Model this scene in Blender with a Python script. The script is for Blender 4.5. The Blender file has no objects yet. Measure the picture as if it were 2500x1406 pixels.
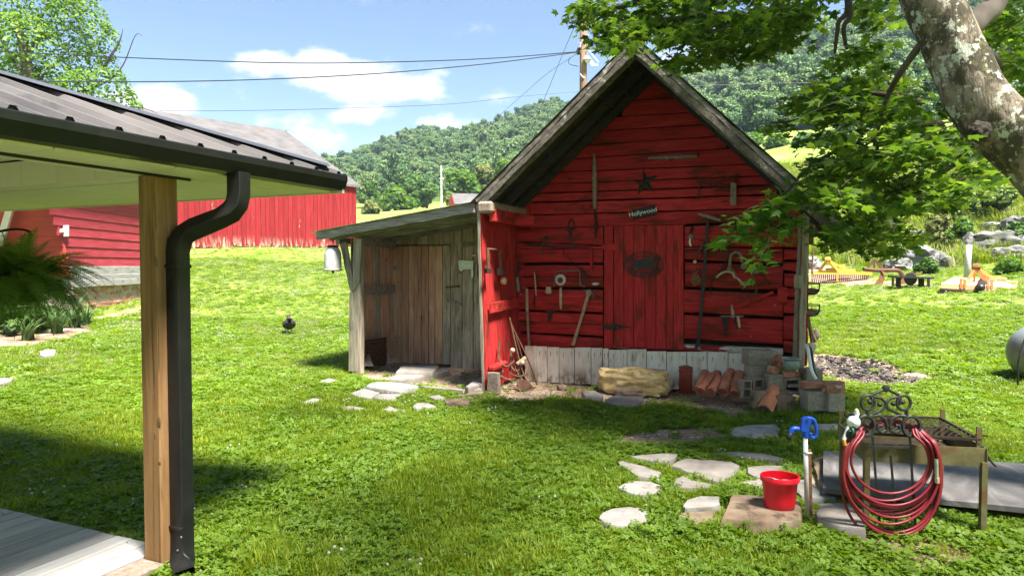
import bpy, math, random
import numpy as np
from mathutils import Vector, Matrix, noise as mnoise
V = Vector
random.seed(7); rng = np.random.default_rng(7)
scene = bpy.context.scene
C = scene.collection

# ------------------------------------------------------------------ camera
CAM_H, FPX, IW, IH = 1.70, 1640.0, 2500.0, 1406.0
YAW = math.radians(23.7); PITCH = math.atan(53/1640.0)
cam_data = bpy.data.cameras.new('camera'); cam = bpy.data.objects.new('camera', cam_data); C.objects.link(cam)
cam_data.sensor_width = 36.0; cam_data.lens = 36.0*FPX/IW
cam_data.clip_start = 0.05; cam_data.clip_end = 6000
cam.location = (0, 0, CAM_H); cam.rotation_euler = (math.pi/2-PITCH, 0, YAW)
scene.camera = cam
DV = V((-math.sin(YAW), math.cos(YAW), 0)); RV = V((math.cos(YAW), math.sin(YAW), 0))   # forward / right on the ground
CF = DV*math.cos(PITCH) - V((0, 0, math.sin(PITCH))); CU = RV.cross(CF)
CAM = V((0, 0, CAM_H))

# ------------------------------------------------------------------ light, sky, exposure
SUN_ELEV, SUN_U, SUN_V = math.radians(65), 0.62, -0.78          # the sun stands behind the viewer, to the right
SUN_H = (RV*SUN_U + DV*SUN_V).normalized()
SUN_DIR = SUN_H*math.cos(SUN_ELEV) + V((0, 0, math.sin(SUN_ELEV)))
sun_data = bpy.data.lights.new('sun', 'SUN'); sun = bpy.data.objects.new('sun', sun_data); C.objects.link(sun)
sun_data.energy = 4.6; sun_data.angle = math.radians(11.0); sun_data.color = (1.0, 0.95, 0.86)
sun.rotation_euler = SUN_DIR.to_track_quat('Z', 'Y').to_euler(); sun.location = (0, 0, 30)
world = bpy.data.worlds.new('World'); scene.world = world; world.use_nodes = True
scene.view_settings.view_transform = 'Standard'; scene.view_settings.look = 'None'
scene.view_settings.gamma = 1.0; scene.view_settings.use_curve_mapping = False
scene.view_settings.exposure = 2.2
scene.render.engine = 'CYCLES'
scene.cycles.use_denoising = True
scene.cycles.max_bounces = 8; scene.cycles.diffuse_bounces = 4; scene.cycles.glossy_bounces = 2
scene.cycles.transparent_max_bounces = 6; scene.cycles.transmission_bounces = 4; scene.cycles.volume_bounces = 0

def sky_nodes():
    nt = world.node_tree; nt.nodes.clear()
    N = nt.nodes.new; L = nt.links.new
    out = N('ShaderNodeOutputWorld'); bg = N('ShaderNodeBackground'); L(bg.outputs[0], out.inputs[0])
    sky = N('ShaderNodeTexSky'); sky.sky_type = 'NISHITA'; sky.sun_disc = False
    sky.sun_elevation = SUN_ELEV; sky.sun_rotation = math.atan2(SUN_H.x, SUN_H.y)
    sky.altitude = 300; sky.air_density = 1.0; sky.dust_density = 0.6; sky.ozone_density = 2.6
    bg.inputs['Strength'].default_value = 0.051
    tc = N('ShaderNodeTexCoord')
    def math_(op, a, b=None, clamp=False):
        m = N('ShaderNodeMath'); m.operation = op; m.use_clamp = clamp
        for i, x in enumerate((a, b)):
            if x is None: continue
            if isinstance(x, (int, float)): m.inputs[i].default_value = x
            else: L(x, m.inputs[i])
        return m.outputs[0]
    def dot(vec):
        m = N('ShaderNodeVectorMath'); m.operation = 'DOT_PRODUCT'
        L(tc.outputs['Generated'], m.inputs[0]); m.inputs[1].default_value = vec
        return m.outputs['Value']
    nz = N('ShaderNodeTexNoise'); nz.inputs['Scale'].default_value = 13; nz.inputs['Detail'].default_value = 7; nz.inputs['Roughness'].default_value = 0.62
    mp = N('ShaderNodeMapping'); mp.inputs['Scale'].default_value = (1, 1, 2.0); L(tc.outputs['Generated'], mp.inputs[0]); L(mp.outputs[0], nz.inputs['Vector'])
    # broken cumulus all round the sky
    n2 = N('ShaderNodeTexNoise'); n2.inputs['Scale'].default_value = 3.4; n2.inputs['Detail'].default_value = 5
    L(mp.outputs[0], n2.inputs['Vector'])
    base = math_('MULTIPLY', math_('SUBTRACT', n2.outputs['Fac'], 0.60), 5.0, True)
    # the cumulus heaps seen over the hill: direction, half width, half height (radians)
    acc = base
    heaps = [(640, 150, 85, 36, .75), (790, 165, 80, 48, 1.0), (880, 200, 140, 50, 1.0), (985, 215, 95, 36, .9), (375, 250, 75, 36, 1.0), (885, 282, 80, 30, .8),
             (1080, 300, 70, 28, .55), (800, 345, 130, 40, .6), (1100, 215, 200, 70, .25), (650, 300, 260, 60, .25), (1250, 60, 300, 40, .12), (560, 235, 300, 50, .2), (270, 55, 60, 14, .3)]
    for (px, py, sx, sy, k) in heaps:
        d = (CF*FPX + RV*(px-IW/2) - CU*(py-IH/2)).normalized()
        tx = RV - d*RV.dot(d); tx.normalize(); ty = d.cross(tx)
        a = math_('DIVIDE', dot(tx), sx/FPX); b = math_('DIVIDE', dot(ty), sy/FPX)
        r2 = math_('ADD', math_('MULTIPLY', a, a), math_('MULTIPLY', b, b))
        front = math_('GREATER_THAN', dot(d), 0.2)
        g = math_('MULTIPLY', math_('MULTIPLY', math_('POWER', 2.718, math_('MULTIPLY', r2, -1.0)), k), front)
        acc = math_('MAXIMUM', acc, g)
    dens = math_('ADD', math_('MULTIPLY', acc, 1.35), math_('MULTIPLY', math_('SUBTRACT', nz.outputs['Fac'], 0.5), 2.1))
    mask = N('ShaderNodeMapRange'); mask.interpolation_type = 'SMOOTHSTEP'
    L(dens, mask.inputs['Value']); mask.inputs['From Min'].default_value = 0.30; mask.inputs['From Max'].default_value = 0.85
    mask.inputs['To Max'].default_value = 0.93
    m2 = math_('MULTIPLY', mask.outputs[0], math_('MINIMUM', math_('MULTIPLY', acc, 6.0), 1.0))
    mix = N('ShaderNodeMix'); mix.data_type = 'RGBA'
    L(m2, mix.inputs['Factor']); L(sky.outputs[0], mix.inputs[6]); mix.inputs[7].default_value = (5.6, 5.7, 5.8, 1)
    L(mix.outputs[2], bg.inputs['Color'])
    return sky, mix
sky_nodes()

# ------------------------------------------------------------------ projecting picture points onto real planes
def ray(px, py):
    return (CF*FPX + RV*(px-IW/2) - CU*(py-IH/2)).normalized()
def onY(px, py, Y):
    r = ray(px, py); return CAM + r*(Y/r.y)
def onX(px, py, X):
    r = ray(px, py); return CAM + r*(X/r.x)
def onZ(px, py, Z=0.0):
    r = ray(px, py); return CAM + r*((Z-CAM_H)/r.z)
def atD(px, py, v):
    r = ray(px, py); return CAM + r*(v/r.dot(DV))
def W(u, v, z=0.0):
    p = RV*u + DV*v; return V((p.x, p.y, z))
def uv(p):
    return p.x*RV.x+p.y*RV.y, p.x*DV.x+p.y*DV.y

# ------------------------------------------------------------------ terrain height
_R = np.array([0, 9, 11, 13, 16, 20, 24, 28, 34, 41, 50, 65, 90, 130, 170, 230, 300, 380, 450, 600, 900, 1600])
_COL = {
 -180: [0]*9+[0, 0, .5, 2, 4, 8, 14, 22, 30, 36, 30, 20, 10],
 -90:  [0]*4+[.1, .2, .4, .6, 1, 1.5, 2, 3, 5, 8, 12, 18, 26, 34, 38, 30, 20, 10],
 -55:  [0, 0, .1, .2, .45, .8, 1.2, 1.7, 2.4, 3.0, 3.8, 5.2, 8, 12, 16, 22, 30, 34, 36, 30, 20, 10],
 -36:  [0, 0, .12, .25, .42, .68, 1.0, 1.5, 2.2, 2.9, 3.6, 5, 8, 12, 16, 22, 28, 32, 34, 30, 20, 10],
 -26:  [0, 0, .08, .16, .3, .6, .95, 1.4, 2.1, 2.7, 3.4, 5, 8, 12, 16, 24, 34, 42, 46, 46, 30, 10],
 -16:  [0, 0, .03, .08, .2, .5, .85, 1.25, 1.9, 2.55, 3.2, 4.9, 8, 12.2, 17, 27, 39, 54, 65, 66, 38, 10],
 -6:   [0, 0, 0, .03, .1, .35, .7, 1.1, 1.8, 2.5, 3.4, 5.3, 8.6, 12.8, 18, 33, 52, 73, 86, 81, 48, 10],
 4:    [0, 0, 0, .03, .1, .3, .6, 1.0, 1.7, 2.6, 3.8, 6, 9.5, 14.5, 22, 41, 64, 87, 98, 93, 58, 10],
 14:   [0, 0, 0, .05, .3, .7, 1.0, 1.5, 2.4, 3.7, 5.5, 8.5, 13, 21, 32, 54, 80, 106, 118, 112, 70, 10],
 23:   [0, 0, .05, .15, .5, .9, 1.15, 1.55, 2.6, 4.1, 6.1, 9.5, 15, 26, 40, 64, 92, 118, 130, 124, 80, 10],
 31:   [0, 0, .08, .2, .55, .95, 1.25, 1.75, 3.2, 5.0, 7.0, 10.5, 16, 28, 43, 68, 96, 122, 132, 124, 80, 10],
 38:   [0, 0, .08, .2, .55, .95, 1.3, 1.9, 3.8, 5.6, 7.5, 11, 17, 29, 44, 68, 96, 120, 130, 124, 80, 10],
 60:   [0, 0, .05, .15, .4, .8, 1.2, 1.8, 3.2, 4.8, 6.8, 10, 16, 26, 40, 60, 84, 104, 112, 100, 60, 10],
 100:  [0]*4+[.1, .3, .5, .8, 1.2, 1.8, 2.6, 4, 6, 10, 16, 26, 36, 44, 48, 40, 20, 10],
 180:  [0]*9+[0, 0, .5, 2, 4, 8, 14, 22, 30, 36, 30, 20, 10]}
_PH = np.array(sorted(_COL)); _TB = np.array([_COL[k] for k in sorted(_COL)], float)
def terrain_np(x, y):
    x = np.asarray(x, float); y = np.asarray(y, float)
    u = x*RV.x+y*RV.y; v = x*DV.x+y*DV.y
    r = np.clip(np.hypot(u, v), 0, 1599); ph = np.degrees(np.arctan2(u, v))
    i = np.clip(np.searchsorted(_PH, ph, side='right')-1, 0, len(_PH)-2)
    t = (ph-_PH[i])/(_PH[i+1]-_PH[i]); t = t*t*(3-2*t)
    j = np.clip(np.searchsorted(_R, r, side='right')-1, 0, len(_R)-2)
    s = (r-_R[j])/(_R[j+1]-_R[j])
    z0 = _TB[i, j]*(1-s)+_TB[i, j+1]*s; z1 = _TB[i+1, j]*(1-s)+_TB[i+1, j+1]*s
    z = z0*(1-t)+z1*t
    w = np.clip((r-8)/40, 0, 1)
    z = z + w*0.10*(np.sin(x*.31+1)*np.cos(y*.27)+.5*np.sin(x*.7+y*.53)) + np.clip((r-150)/300, 0, 1)*1.5*np.sin(ph*.5)*np.sin(r*.02)
    return z
def terrain(x, y): return float(terrain_np(x, y))
def onG(px, py, dz=0.0):
    r = ray(px, py); t = 1.5; step = .25
    while t < 900:
        p = CAM+r*t
        if p.z <= terrain(p.x, p.y)+dz:
            lo, hi = t-step, t
            for _ in range(18):
                m = (lo+hi)/2; q = CAM+r*m
                if q.z <= terrain(q.x, q.y)+dz: hi = m
                else: lo = m
            return CAM+r*hi
        step = max(.1, t*.02); t += step
    return CAM+r*900

# ------------------------------------------------------------------ building helpers
ORG = {}
def props(o, label=None, cat=None, group=None, kind=None):
    if label: o['label'] = label
    if cat: o['category'] = cat
    if group: o['group'] = group
    if kind: o['kind'] = kind
    return o
def thing(name, label, cat, loc, group=None):
    o = bpy.data.objects.new(name, None); C.objects.link(o); o.location = V(loc); o.empty_display_size = .1
    ORG[o.name] = V(loc)
    return props(o, label, cat, group)
class MB:
    def __init__(s): s.v = []; s.f = []
    def add(s, vs, fs):
        k = len(s.v); s.v += [V(p) for p in vs]; s.f += [tuple(i+k for i in f) for f in fs]; return s
    def box(s, c, size, m=None, ch=0.0):
        """box centred at c; m a 3x3 whose columns are the axes; ch = chamfer"""
        m = m or Matrix.Identity(3); x, y, z = [q/2 for q in size]
        if ch <= 0:
            vs = [V((a*x, b*y, d*z)) for a in (-1, 1) for b in (-1, 1) for d in (-1, 1)]
            fs = [(0, 1, 3, 2), (4, 6, 7, 5), (0, 4, 5, 1), (2, 3, 7, 6), (0, 2, 6, 4), (1, 5, 7, 3)]
        else:
            ch = min(ch, x*.9, y*.9, z*.9); vs = []; idx = {}
            for a in (-1, 1):
                for b in (-1, 1):
                    for d in (-1, 1):
                        for k, (p, q, r) in enumerate(((x-ch, y-ch, z), (x-ch, y, z-ch), (x, y-ch, z-ch))):
                            idx[(a, b, d, k)] = len(vs); vs.append(V((a*p, b*q, d*r)))
            fs = []
            S = (-1, 1)
            for d in S: fs.append([idx[(a, b, d, 0)] for a, b in ((-1, -1), (1, -1), (1, 1), (-1, 1))][::d])
            for b in S: fs.append([idx[(a, b, d, 1)] for a, d in ((-1, -1), (1, -1), (1, 1), (-1, 1))][::-b])
            for a in S: fs.append([idx[(a, b, d, 2)] for b, d in ((-1, -1), (1, -1), (1, 1), (-1, 1))][::a])
            for a in S:
                for b in S:
                    fs.append((idx[(a, b, -1, 1)], idx[(a, b, 1, 1)], idx[(a, b, 1, 2)], idx[(a, b, -1, 2)]))
            for a in S:
                for d in S: fs.append((idx[(a, -1, d, 0)], idx[(a, 1, d, 0)], idx[(a, 1, d, 2)], idx[(a, -1, d, 2)]))
            for b in S:
                for d in S: fs.append((idx[(-1, b, d, 0)], idx[(1, b, d, 0)], idx[(1, b, d, 1)], idx[(-1, b, d, 1)]))
            for a in S:
                for b in S:
                    for d in S: fs.append(tuple(idx[(a, b, d, k)] for k in range(3)))
        return s.add([V(c)+m@p for p in vs], fs)
    def bar(s, a, b, w, t, up=None, ch=0.0):
        """rectangular bar from a to b, w across (perpendicular to up), t along up"""
        a, b = V(a), V(b); x = (b-a); L = x.length; x.normalize()
        up = V(up) if up is not None else (V((0, 0, 1)) if abs(x.z) < .95 else V((0, 1, 0)))
        y = up.cross(x).normalized(); z = x.cross(y)
        return s.box((a+b)/2, (L, w, t), Matrix((x, y, z)).transposed(), ch)
    def tube(s, pts, r, seg=8, cap=True, closed=False):
        pts = [V(p) for p in pts]; n = len(pts)
        rs = r if isinstance(r, (list, tuple)) else [r]*n
        k = len(s.v); prev = None
        for i, p in enumerate(pts):
            if closed: t = pts[(i+1) % n]-pts[i-1]
            else: t = pts[min(i+1, n-1)]-pts[max(i-1, 0)]
            t.normalize()
            if prev is None:
                a = t.orthogonal().normalized()
            else:
                a = prev-t*prev.dot(t)
                a = a.normalized() if a.length > 1e-6 else t.orthogonal().normalized()
            prev = a; b = t.cross(a)
            for q in range(seg):
                an = 2*math.pi*q/seg; s.v.append(p+(a*math.cos(an)+b*math.sin(an))*rs[i])
        m = n if closed else n-1
        for i in range(m):
            for q in range(seg):
                i2 = (i+1) % n
                s.f.append((k+i*seg+q, k+i*seg+(q+1) % seg, k+i2*seg+(q+1) % seg, k+i2*seg+q))
        if cap and not closed:
            s.f.append(tuple(k+q for q in range(seg))[::-1]); s.f.append(tuple(k+(n-1)*seg+q for q in range(seg)))
        return s
    def lathe(s, base, axis, prof, seg=20, sx=1.0, sy=1.0, xdir=None):
        """profile [(radius, height)] turned about axis through base; sx, sy stretch the section"""
        ax = V(axis).normalized(); x = V(xdir).normalized() if xdir is not None else ax.orthogonal().normalized(); y = ax.cross(x)
        k = len(s.v)
        for (r, h) in prof:
            for q in range(seg):
                an = 2*math.pi*q/seg; s.v.append(V(base)+ax*h+x*(math.cos(an)*r*sx)+y*(math.sin(an)*r*sy))
        for i in range(len(prof)-1):
            for q in range(seg):
                s.f.append((k+i*seg+q, k+i*seg+(q+1) % seg, k+(i+1)*seg+(q+1) % seg, k+(i+1)*seg+q))
        if prof[0][0] > 1e-5: s.f.append(tuple(k+q for q in range(seg))[::-1])
        if prof[-1][0] > 1e-5: s.f.append(tuple(k+(len(prof)-1)*seg+q for q in range(seg)))
        return s
    def plate(s, pts, n, t):
        """flat polygon pts thickened by t along n"""
        pts = [V(p) for p in pts]; n = V(n).normalized()*t; k = len(pts)
        nn = V((0, 0, 0))
        for i in range(k): nn += pts[i].cross(pts[(i+1) % k])
        if nn.dot(n) < 0: pts = pts[::-1]
        vs = pts+[p+n for p in pts]
        fs = [tuple(range(k))[::-1], tuple(range(k, 2*k))]+[(i, (i+1) % k, k+(i+1) % k, k+i) for i in range(k)]
        return s.add(vs, fs)
    def plank(s, bl, br, tr, tl, n, t, ch=.006, jit=.0, ns=6, warp=0.0, seed=None):
        """board: length bl->br, width bl->tl, thickness t along n, chamfered long edges, wobbly by jit"""
        rd = random.Random(seed if seed is not None else random.random())
        bl, br, tr, tl = V(bl), V(br), V(tr), V(tl); n = V(n).normalized(); k = len(s.v)
        ph = rd.random()*10
        for i in range(ns+1):
            f = i/ns; b = bl.lerp(br, f); q = tl.lerp(tr, f); up = (q-b).normalized()
            b = b+up*rd.uniform(-jit, jit); q = q+up*rd.uniform(-jit, jit); o = n*(warp*math.sin(ph+f*5)+rd.uniform(-jit, jit)*.4)
            s.v += [b, b+n*(t-ch)+o, b+up*ch+n*t+o, q-up*ch+n*t+o, q+n*(t-ch)+o, q]
        for i in range(ns):
            for q in range(6):
                a = k+i*6+q; b = k+i*6+(q+1) % 6
                s.f.append((a, b, b+6, a+6))
        s.f.append(tuple(k+q for q in range(6))[::-1]); s.f.append(tuple(k+ns*6+q for q in range(6)))
        return s
    def mesh(s, name, org):
        me = bpy.data.meshes.new(name); me.from_pydata([tuple(p-org) for p in s.v], [], s.f); return me
    def build(s, name, mat, parent=None, smooth=False, loc=None, fix=True, **kw):
        if parent is not None: org = ORG[parent.name]
        else: org = V(loc) if loc is not None else V((sum(p.x for p in s.v)/len(s.v), sum(p.y for p in s.v)/len(s.v), min(p.z for p in s.v)))
        me = s.mesh(name, org); o = bpy.data.objects.new(name, me); C.objects.link(o)
        if fix:
            import bmesh
            bm = bmesh.new(); bm.from_mesh(me); bmesh.ops.recalc_face_normals(bm, faces=bm.faces); bm.to_mesh(me); bm.free()
        me.materials.append(mat)
        if smooth is True: me.polygons.foreach_set('use_smooth', [True]*len(me.polygons))
        elif smooth:
            me.polygons.foreach_set('use_smooth', [True]*len(me.polygons)); me.set_sharp_from_angle(angle=math.radians(smooth))
        if parent is not None: o.parent = parent; ORG[o.name] = org
        else: o.location = org; ORG[o.name] = org
        return props(o, **kw)
def np_mesh(name, v, f, mat, org=V((0, 0, 0)), parent=None, smooth=False, **kw):
    v = np.asarray(v, np.float32)-np.array(org, np.float32); f = np.asarray(f, np.int32); k = f.shape[1]
    me = bpy.data.meshes.new(name); me.vertices.add(len(v)); me.vertices.foreach_set('co', v.ravel())
    me.loops.add(f.size); me.loops.foreach_set('vertex_index', f.ravel())
    me.polygons.add(len(f)); me.polygons.foreach_set('loop_start', np.arange(0, f.size, k, dtype=np.int32))
    me.update(calc_edges=True); me.validate()
    if smooth: me.polygons.foreach_set('use_smooth', np.ones(len(f), bool))
    me.materials.append(mat)
    o = bpy.data.objects.new(name, me); C.objects.link(o)
    if parent is not None: o.parent = parent
    else: o.location = org
    ORG[o.name] = V(org)
    return props(o, **kw)
def bez(pts, n=8):
    """smooth polyline through pts (Catmull-Rom)"""
    pts = [V(p) for p in pts]; out = []
    for i in range(len(pts)-1):
        p0 = pts[max(i-1, 0)]; p1 = pts[i]; p2 = pts[i+1]; p3 = pts[min(i+2, len(pts)-1)]
        for k in range(n):
            t = k/n
            out.append(.5*((2*p1)+(p2-p0)*t+(2*p0-5*p1+4*p2-p3)*t*t+(3*p1-p0-3*p2+p3)*t**3))
    out.append(pts[-1]); return out

# ------------------------------------------------------------------ materials (procedural)
MATS = {}
def vec3(s): return tuple(s) if isinstance(s, (tuple, list)) else (s, s, s)
def pm(name, cols, scale=4.0, detail=5, rough=.8, bump=.25, bdist=.01, metal=0.0, patches=(), coord='P', var=.12, grain=None, spec=.35, coat=0.0, distort=0.0, spread=.22, hue=0.0):
    m = bpy.data.materials.new(name); m.use_nodes = True; nt = m.node_tree; N = nt.nodes.new; L = nt.links.new
    b = nt.nodes['Principled BSDF']
    if coord == 'P': src = N('ShaderNodeNewGeometry').outputs['Position']
    else: src = N('ShaderNodeTexCoord').outputs['Object']
    def noise(sc, det=5, seed=0.0, rgh=.6, dis=0.0):
        mp = N('ShaderNodeMapping'); mp.inputs['Scale'].default_value = vec3(sc); mp.inputs['Location'].default_value = (seed*3.1, seed*1.7, seed*2.3)
        L(src, mp.inputs[0]); n = N('ShaderNodeTexNoise'); n.inputs['Scale'].default_value = 1.0; n.inputs['Detail'].default_value = det
        n.inputs['Roughness'].default_value = rgh; n.inputs['Distortion'].default_value = dis; L(mp.outputs[0], n.inputs['Vector']); return n.outputs['Fac']
    n1 = noise(scale, detail, 1.0, .6, distort)
    rp = N('ShaderNodeValToRGB'); cr = rp.color_ramp; k = len(cols)
    for i, c in enumerate(cols):
        pos = .5-spread+2*spread*i/max(k-1, 1)
        e = cr.elements[i] if i < 2 else cr.elements.new(pos)
        e.position = pos; e.color = (*c, 1)
    L(n1, rp.inputs[0]); col = rp.outputs[0]; hgt = n1
    def mix(fac, a, bcol, mode='MIX'):
        x = N('ShaderNodeMix'); x.data_type = 'RGBA'; x.blend_type = mode
        if isinstance(fac, float): x.inputs['Factor'].default_value = fac
        else: L(fac, x.inputs['Factor'])
        L(a, x.inputs[6])
        if isinstance(bcol, tuple): x.inputs[7].default_value = (*bcol, 1)
        else: L(bcol, x.inputs[7])
        return x.outputs[2]
    if grain:
        gsc, gcol, glo, ghi = grain
        g = noise(gsc, 4, 5.0, .7)
        r = N('ShaderNodeMapRange'); L(g, r.inputs[0]); r.inputs[1].default_value = glo; r.inputs[2].default_value = ghi
        col = mix(r.outputs[0], col, gcol); hgt = g
    if var > 0:
        oi = N('ShaderNodeObjectInfo'); hs = N('ShaderNodeHueSaturation')
        r = N('ShaderNodeMapRange'); L(oi.outputs['Random'], r.inputs[0]); r.inputs[3].default_value = 1-var; r.inputs[4].default_value = 1+var
        L(r.outputs[0], hs.inputs['Value'])
        if hue > 0:
            ml = N('ShaderNodeMath'); ml.operation = 'MULTIPLY'; L(oi.outputs['Random'], ml.inputs[0]); ml.inputs[1].default_value = 37.7
            fr = N('ShaderNodeMath'); fr.operation = 'FRACT'; L(ml.outputs[0], fr.inputs[0])
            r2 = N('ShaderNodeMapRange'); L(fr.outputs[0], r2.inputs[0]); r2.inputs[3].default_value = .5-hue; r2.inputs[4].default_value = .5+hue; L(r2.outputs[0], hs.inputs['Hue'])
        L(col, hs.inputs['Color']); col = hs.outputs[0]
    for i, pt in enumerate(patches):
        pc, ps, lo, hi = pt[:4]
        fac = noise(ps, 6, 9.0+i*4, .65)
        r = N('ShaderNodeMapRange'); r.interpolation_type = 'SMOOTHSTEP'; L(fac, r.inputs[0]); r.inputs[1].default_value = lo; r.inputs[2].default_value = hi
        f = r.outputs[0]
        if len(pt) > 4:                                   # (axis, from, to): only within this height range
            ax, z0, z1 = pt[4]
            sp = N('ShaderNodeSeparateXYZ'); L(src, sp.inputs[0])
            r3 = N('ShaderNodeMapRange'); r3.interpolation_type = 'SMOOTHSTEP'; L(sp.outputs[ax], r3.inputs[0]); r3.inputs[1].default_value = z0; r3.inputs[2].default_value = z1
            ml = N('ShaderNodeMath'); ml.operation = 'MULTIPLY'; L(f, ml.inputs[0]); L(r3.outputs[0], ml.inputs[1]); f = ml.outputs[0]
        col = mix(f, col, pc)
    L(col, b.inputs['Base Color'])
    b.inputs['Roughness'].default_value = rough; b.inputs['Metallic'].default_value = metal
    b.inputs['Specular IOR Level'].default_value = spec; b.inputs['Coat Weight'].default_value = coat
    if bump > 0:
        bp = N('ShaderNodeBump'); bp.inputs['Strength'].default_value = bump; bp.inputs['Distance'].default_value = bdist
        L(hgt, bp.inputs['Height']); L(bp.outputs[0], b.inputs['Normal'])
    MATS[name] = m; return m
def leafmat(name, cols, trans=.45, rough=.55, var=.25, per='ISLAND'):
    m = bpy.data.materials.new(name); m.use_nodes = True; nt = m.node_tree; nt.nodes.clear(); N = nt.nodes.new; L = nt.links.new
    out = N('ShaderNodeOutputMaterial'); d = N('ShaderNodeBsdfPrincipled'); t = N('ShaderNodeBsdfTranslucent'); mx = N('ShaderNodeMixShader')
    g = N('ShaderNodeNewGeometry'); oi = N('ShaderNodeObjectInfo')
    rp = N('ShaderNodeValToRGB'); k = len(cols)
    for i, c in enumerate(cols):
        e = rp.color_ramp.elements[i] if i < 2 else rp.color_ramp.elements.new(.5)
        e.position = i/(k-1); e.color = (*c, 1)
    if per == 'ISLAND': L(g.outputs['Random Per Island'], rp.inputs[0])
    elif per == 'BOTH':
        a = N('ShaderNodeMath'); a.operation = 'ADD'; L(g.outputs['Random Per Island'], a.inputs[0]); L(oi.outputs['Random'], a.inputs[1])
        nz = N('ShaderNodeTexNoise'); nz.inputs['Scale'].default_value = .35; nz.inputs['Detail'].default_value = 3; L(g.outputs['Position'], nz.inputs['Vector'])
        a2 = N('ShaderNodeMath'); a2.operation = 'MULTIPLY_ADD'; L(nz.outputs['Fac'], a2.inputs[0]); a2.inputs[1].default_value = 2.0; L(a.outputs[0], a2.inputs[2])
        r = N('ShaderNodeMapRange'); L(a2.outputs[0], r.inputs[0]); r.inputs[1].default_value = .9; r.inputs[2].default_value = 3.1; L(r.outputs[0], rp.inputs[0])
    elif per == 'TREE':
        a = N('ShaderNodeMath'); a.operation = 'MULTIPLY_ADD'; L(g.outputs['Random Per Island'], a.inputs[0]); a.inputs[1].default_value = .35
        b = N('ShaderNodeMath'); b.operation = 'MULTIPLY'; L(oi.outputs['Random'], b.inputs[0]); b.inputs[1].default_value = .65; L(b.outputs[0], a.inputs[2]); L(a.outputs[0], rp.inputs[0])
    else: L(oi.outputs['Random'], rp.inputs[0])
    L(rp.outputs[0], d.inputs['Base Color']); d.inputs['Roughness'].default_value = rough; d.inputs['Specular IOR Level'].default_value = .3
    hs = N('ShaderNodeHueSaturation'); hs.inputs['Value'].default_value = 1.5; hs.inputs['Saturation'].default_value = 1.1; hs.inputs['Hue'].default_value = .49; L(rp.outputs[0], hs.inputs['Color'])
    L(hs.outputs[0], t.inputs[0]); mx.inputs[0].default_value = trans
    L(d.outputs[0], mx.inputs[1]); L(t.outputs[0], mx.inputs[2]); L(mx.outputs[0], out.inputs[0])
    MATS[name] = m; return m

RED1, RED2, RED3 = (.33, .019, .020), (.46, .030, .031), (.55, .050, .048)
BARE = (.42, .36, .29)
red_log = pm('red_log', [RED1, RED2, RED3], spec=.12, scale= (2, 8, 26), rough=.72, bump=.5, bdist=.012, grain=((3, 40, 90), (.10, .010, .008), .48, .72), patches=[((.15, .026, .016), (1.4, 4, 6), .50, .64), ((.06, .022, .014), (2.5, 8, 18), .58, .70), (BARE, (9, 20, 22), .69, .74)], var=.12)
red_board = pm('red_board', [RED1, RED2, RED3], spec=.12, scale= (3, 10, 30), rough=.7, bump=.35, bdist=.006, grain=((4, 40, 120), (.12, .010, .008), .50, .76), patches=[((.15, .024, .016), (1.5, 4, 5), .50, .64), ((.07, .022, .014), (2.5, 8, 22), .58, .72), (BARE, (14, 20, 40), .71, .75)], var=.14)
red_vert = pm('red_vert', [RED1, RED2, RED3], spec=.12, scale= (30, 30, 3), rough=.7, bump=.35, bdist=.006, grain=((120, 120, 4), (.12, .010, .008), .50, .76), patches=[((.16, .026, .016), (6, 6, 1.6), .50, .66), ((.07, .022, .014), (20, 20, 3), .60, .72), (BARE, (30, 30, 12), .70, .74)], var=.12)
red_peel = pm('red_peel', [(.42, .36, .29), (.55, .49, .41), (.34, .29, .22)], (2, 8, 26), rough=.85, bump=.5, bdist=.01, patches=[((.25, .02, .02), (1.6, 5, 7), .50, .54)], var=.05)
barn_red = pm('barn_red', [(.36, .018, .022), (.46, .028, .03), (.54, .045, .045)], (9, 9, 1.2), rough=.75, bump=.2, patches=[((.72, .66, .60), (4, 4, 1.1), .65, .72), ((.30, .015, .02), (1, 1, .4), .55, .7)], var=.12)
barn_low = pm('barn_low', [(.62, .50, .36), (.50, .38, .27), (.70, .60, .48)], (9, 9, 1.2), rough=.85, bump=.2, patches=[((.44, .03, .032), (6, 6, 1.3), .44, .56)], var=.15)
clap_red = pm('clap_red', [(.26, .020, .036), (.33, .030, .048), (.38, .048, .062)], (2, 2, 14), rough=.7, bump=.2, patches=[((.72, .68, .66), (5, 5, 9), .71, .74)], var=.10)
clap_orange = pm('clap_orange', [(.34, .035, .022), (.40, .046, .028), (.44, .06, .038)], (2, 2, 10), rough=.7, bump=.15, var=.06)
white_old = pm('white_old', [(.58, .52, .44), (.72, .66, .58), (.80, .76, .69)], (14, 14, 3), rough=.85, bump=.3, bdist=.005, grain=((80, 80, 4), (.34, .31, .27), .55, .8), patches=[((.36, .31, .24), (4, 4, 1.6), .54, .72), ((.20, .14, .08), (7, 7, 3), .42, .62, (2, .34, .05))], var=.10)
sill_grey = pm('sill_grey', [(.20, .195, .185), (.28, .27, .255), (.33, .32, .30)], (3, 3, 16), rough=.85, bump=.2, patches=[((.14, .11, .08), (3, 3, 8), .56, .7)], var=.12)
grey_wood = pm('grey_wood', [(.17, .138, .10), (.30, .25, .19), (.45, .395, .32)], (20, 20, 2.5), rough=.9, bump=.5, bdist=.008, grain=((90, 90, 4), (.07, .06, .05), .52, .75), patches=[((.10, .10, .05), (2.5, 2.5, 1.5), .58, .75)], var=.22)
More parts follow.
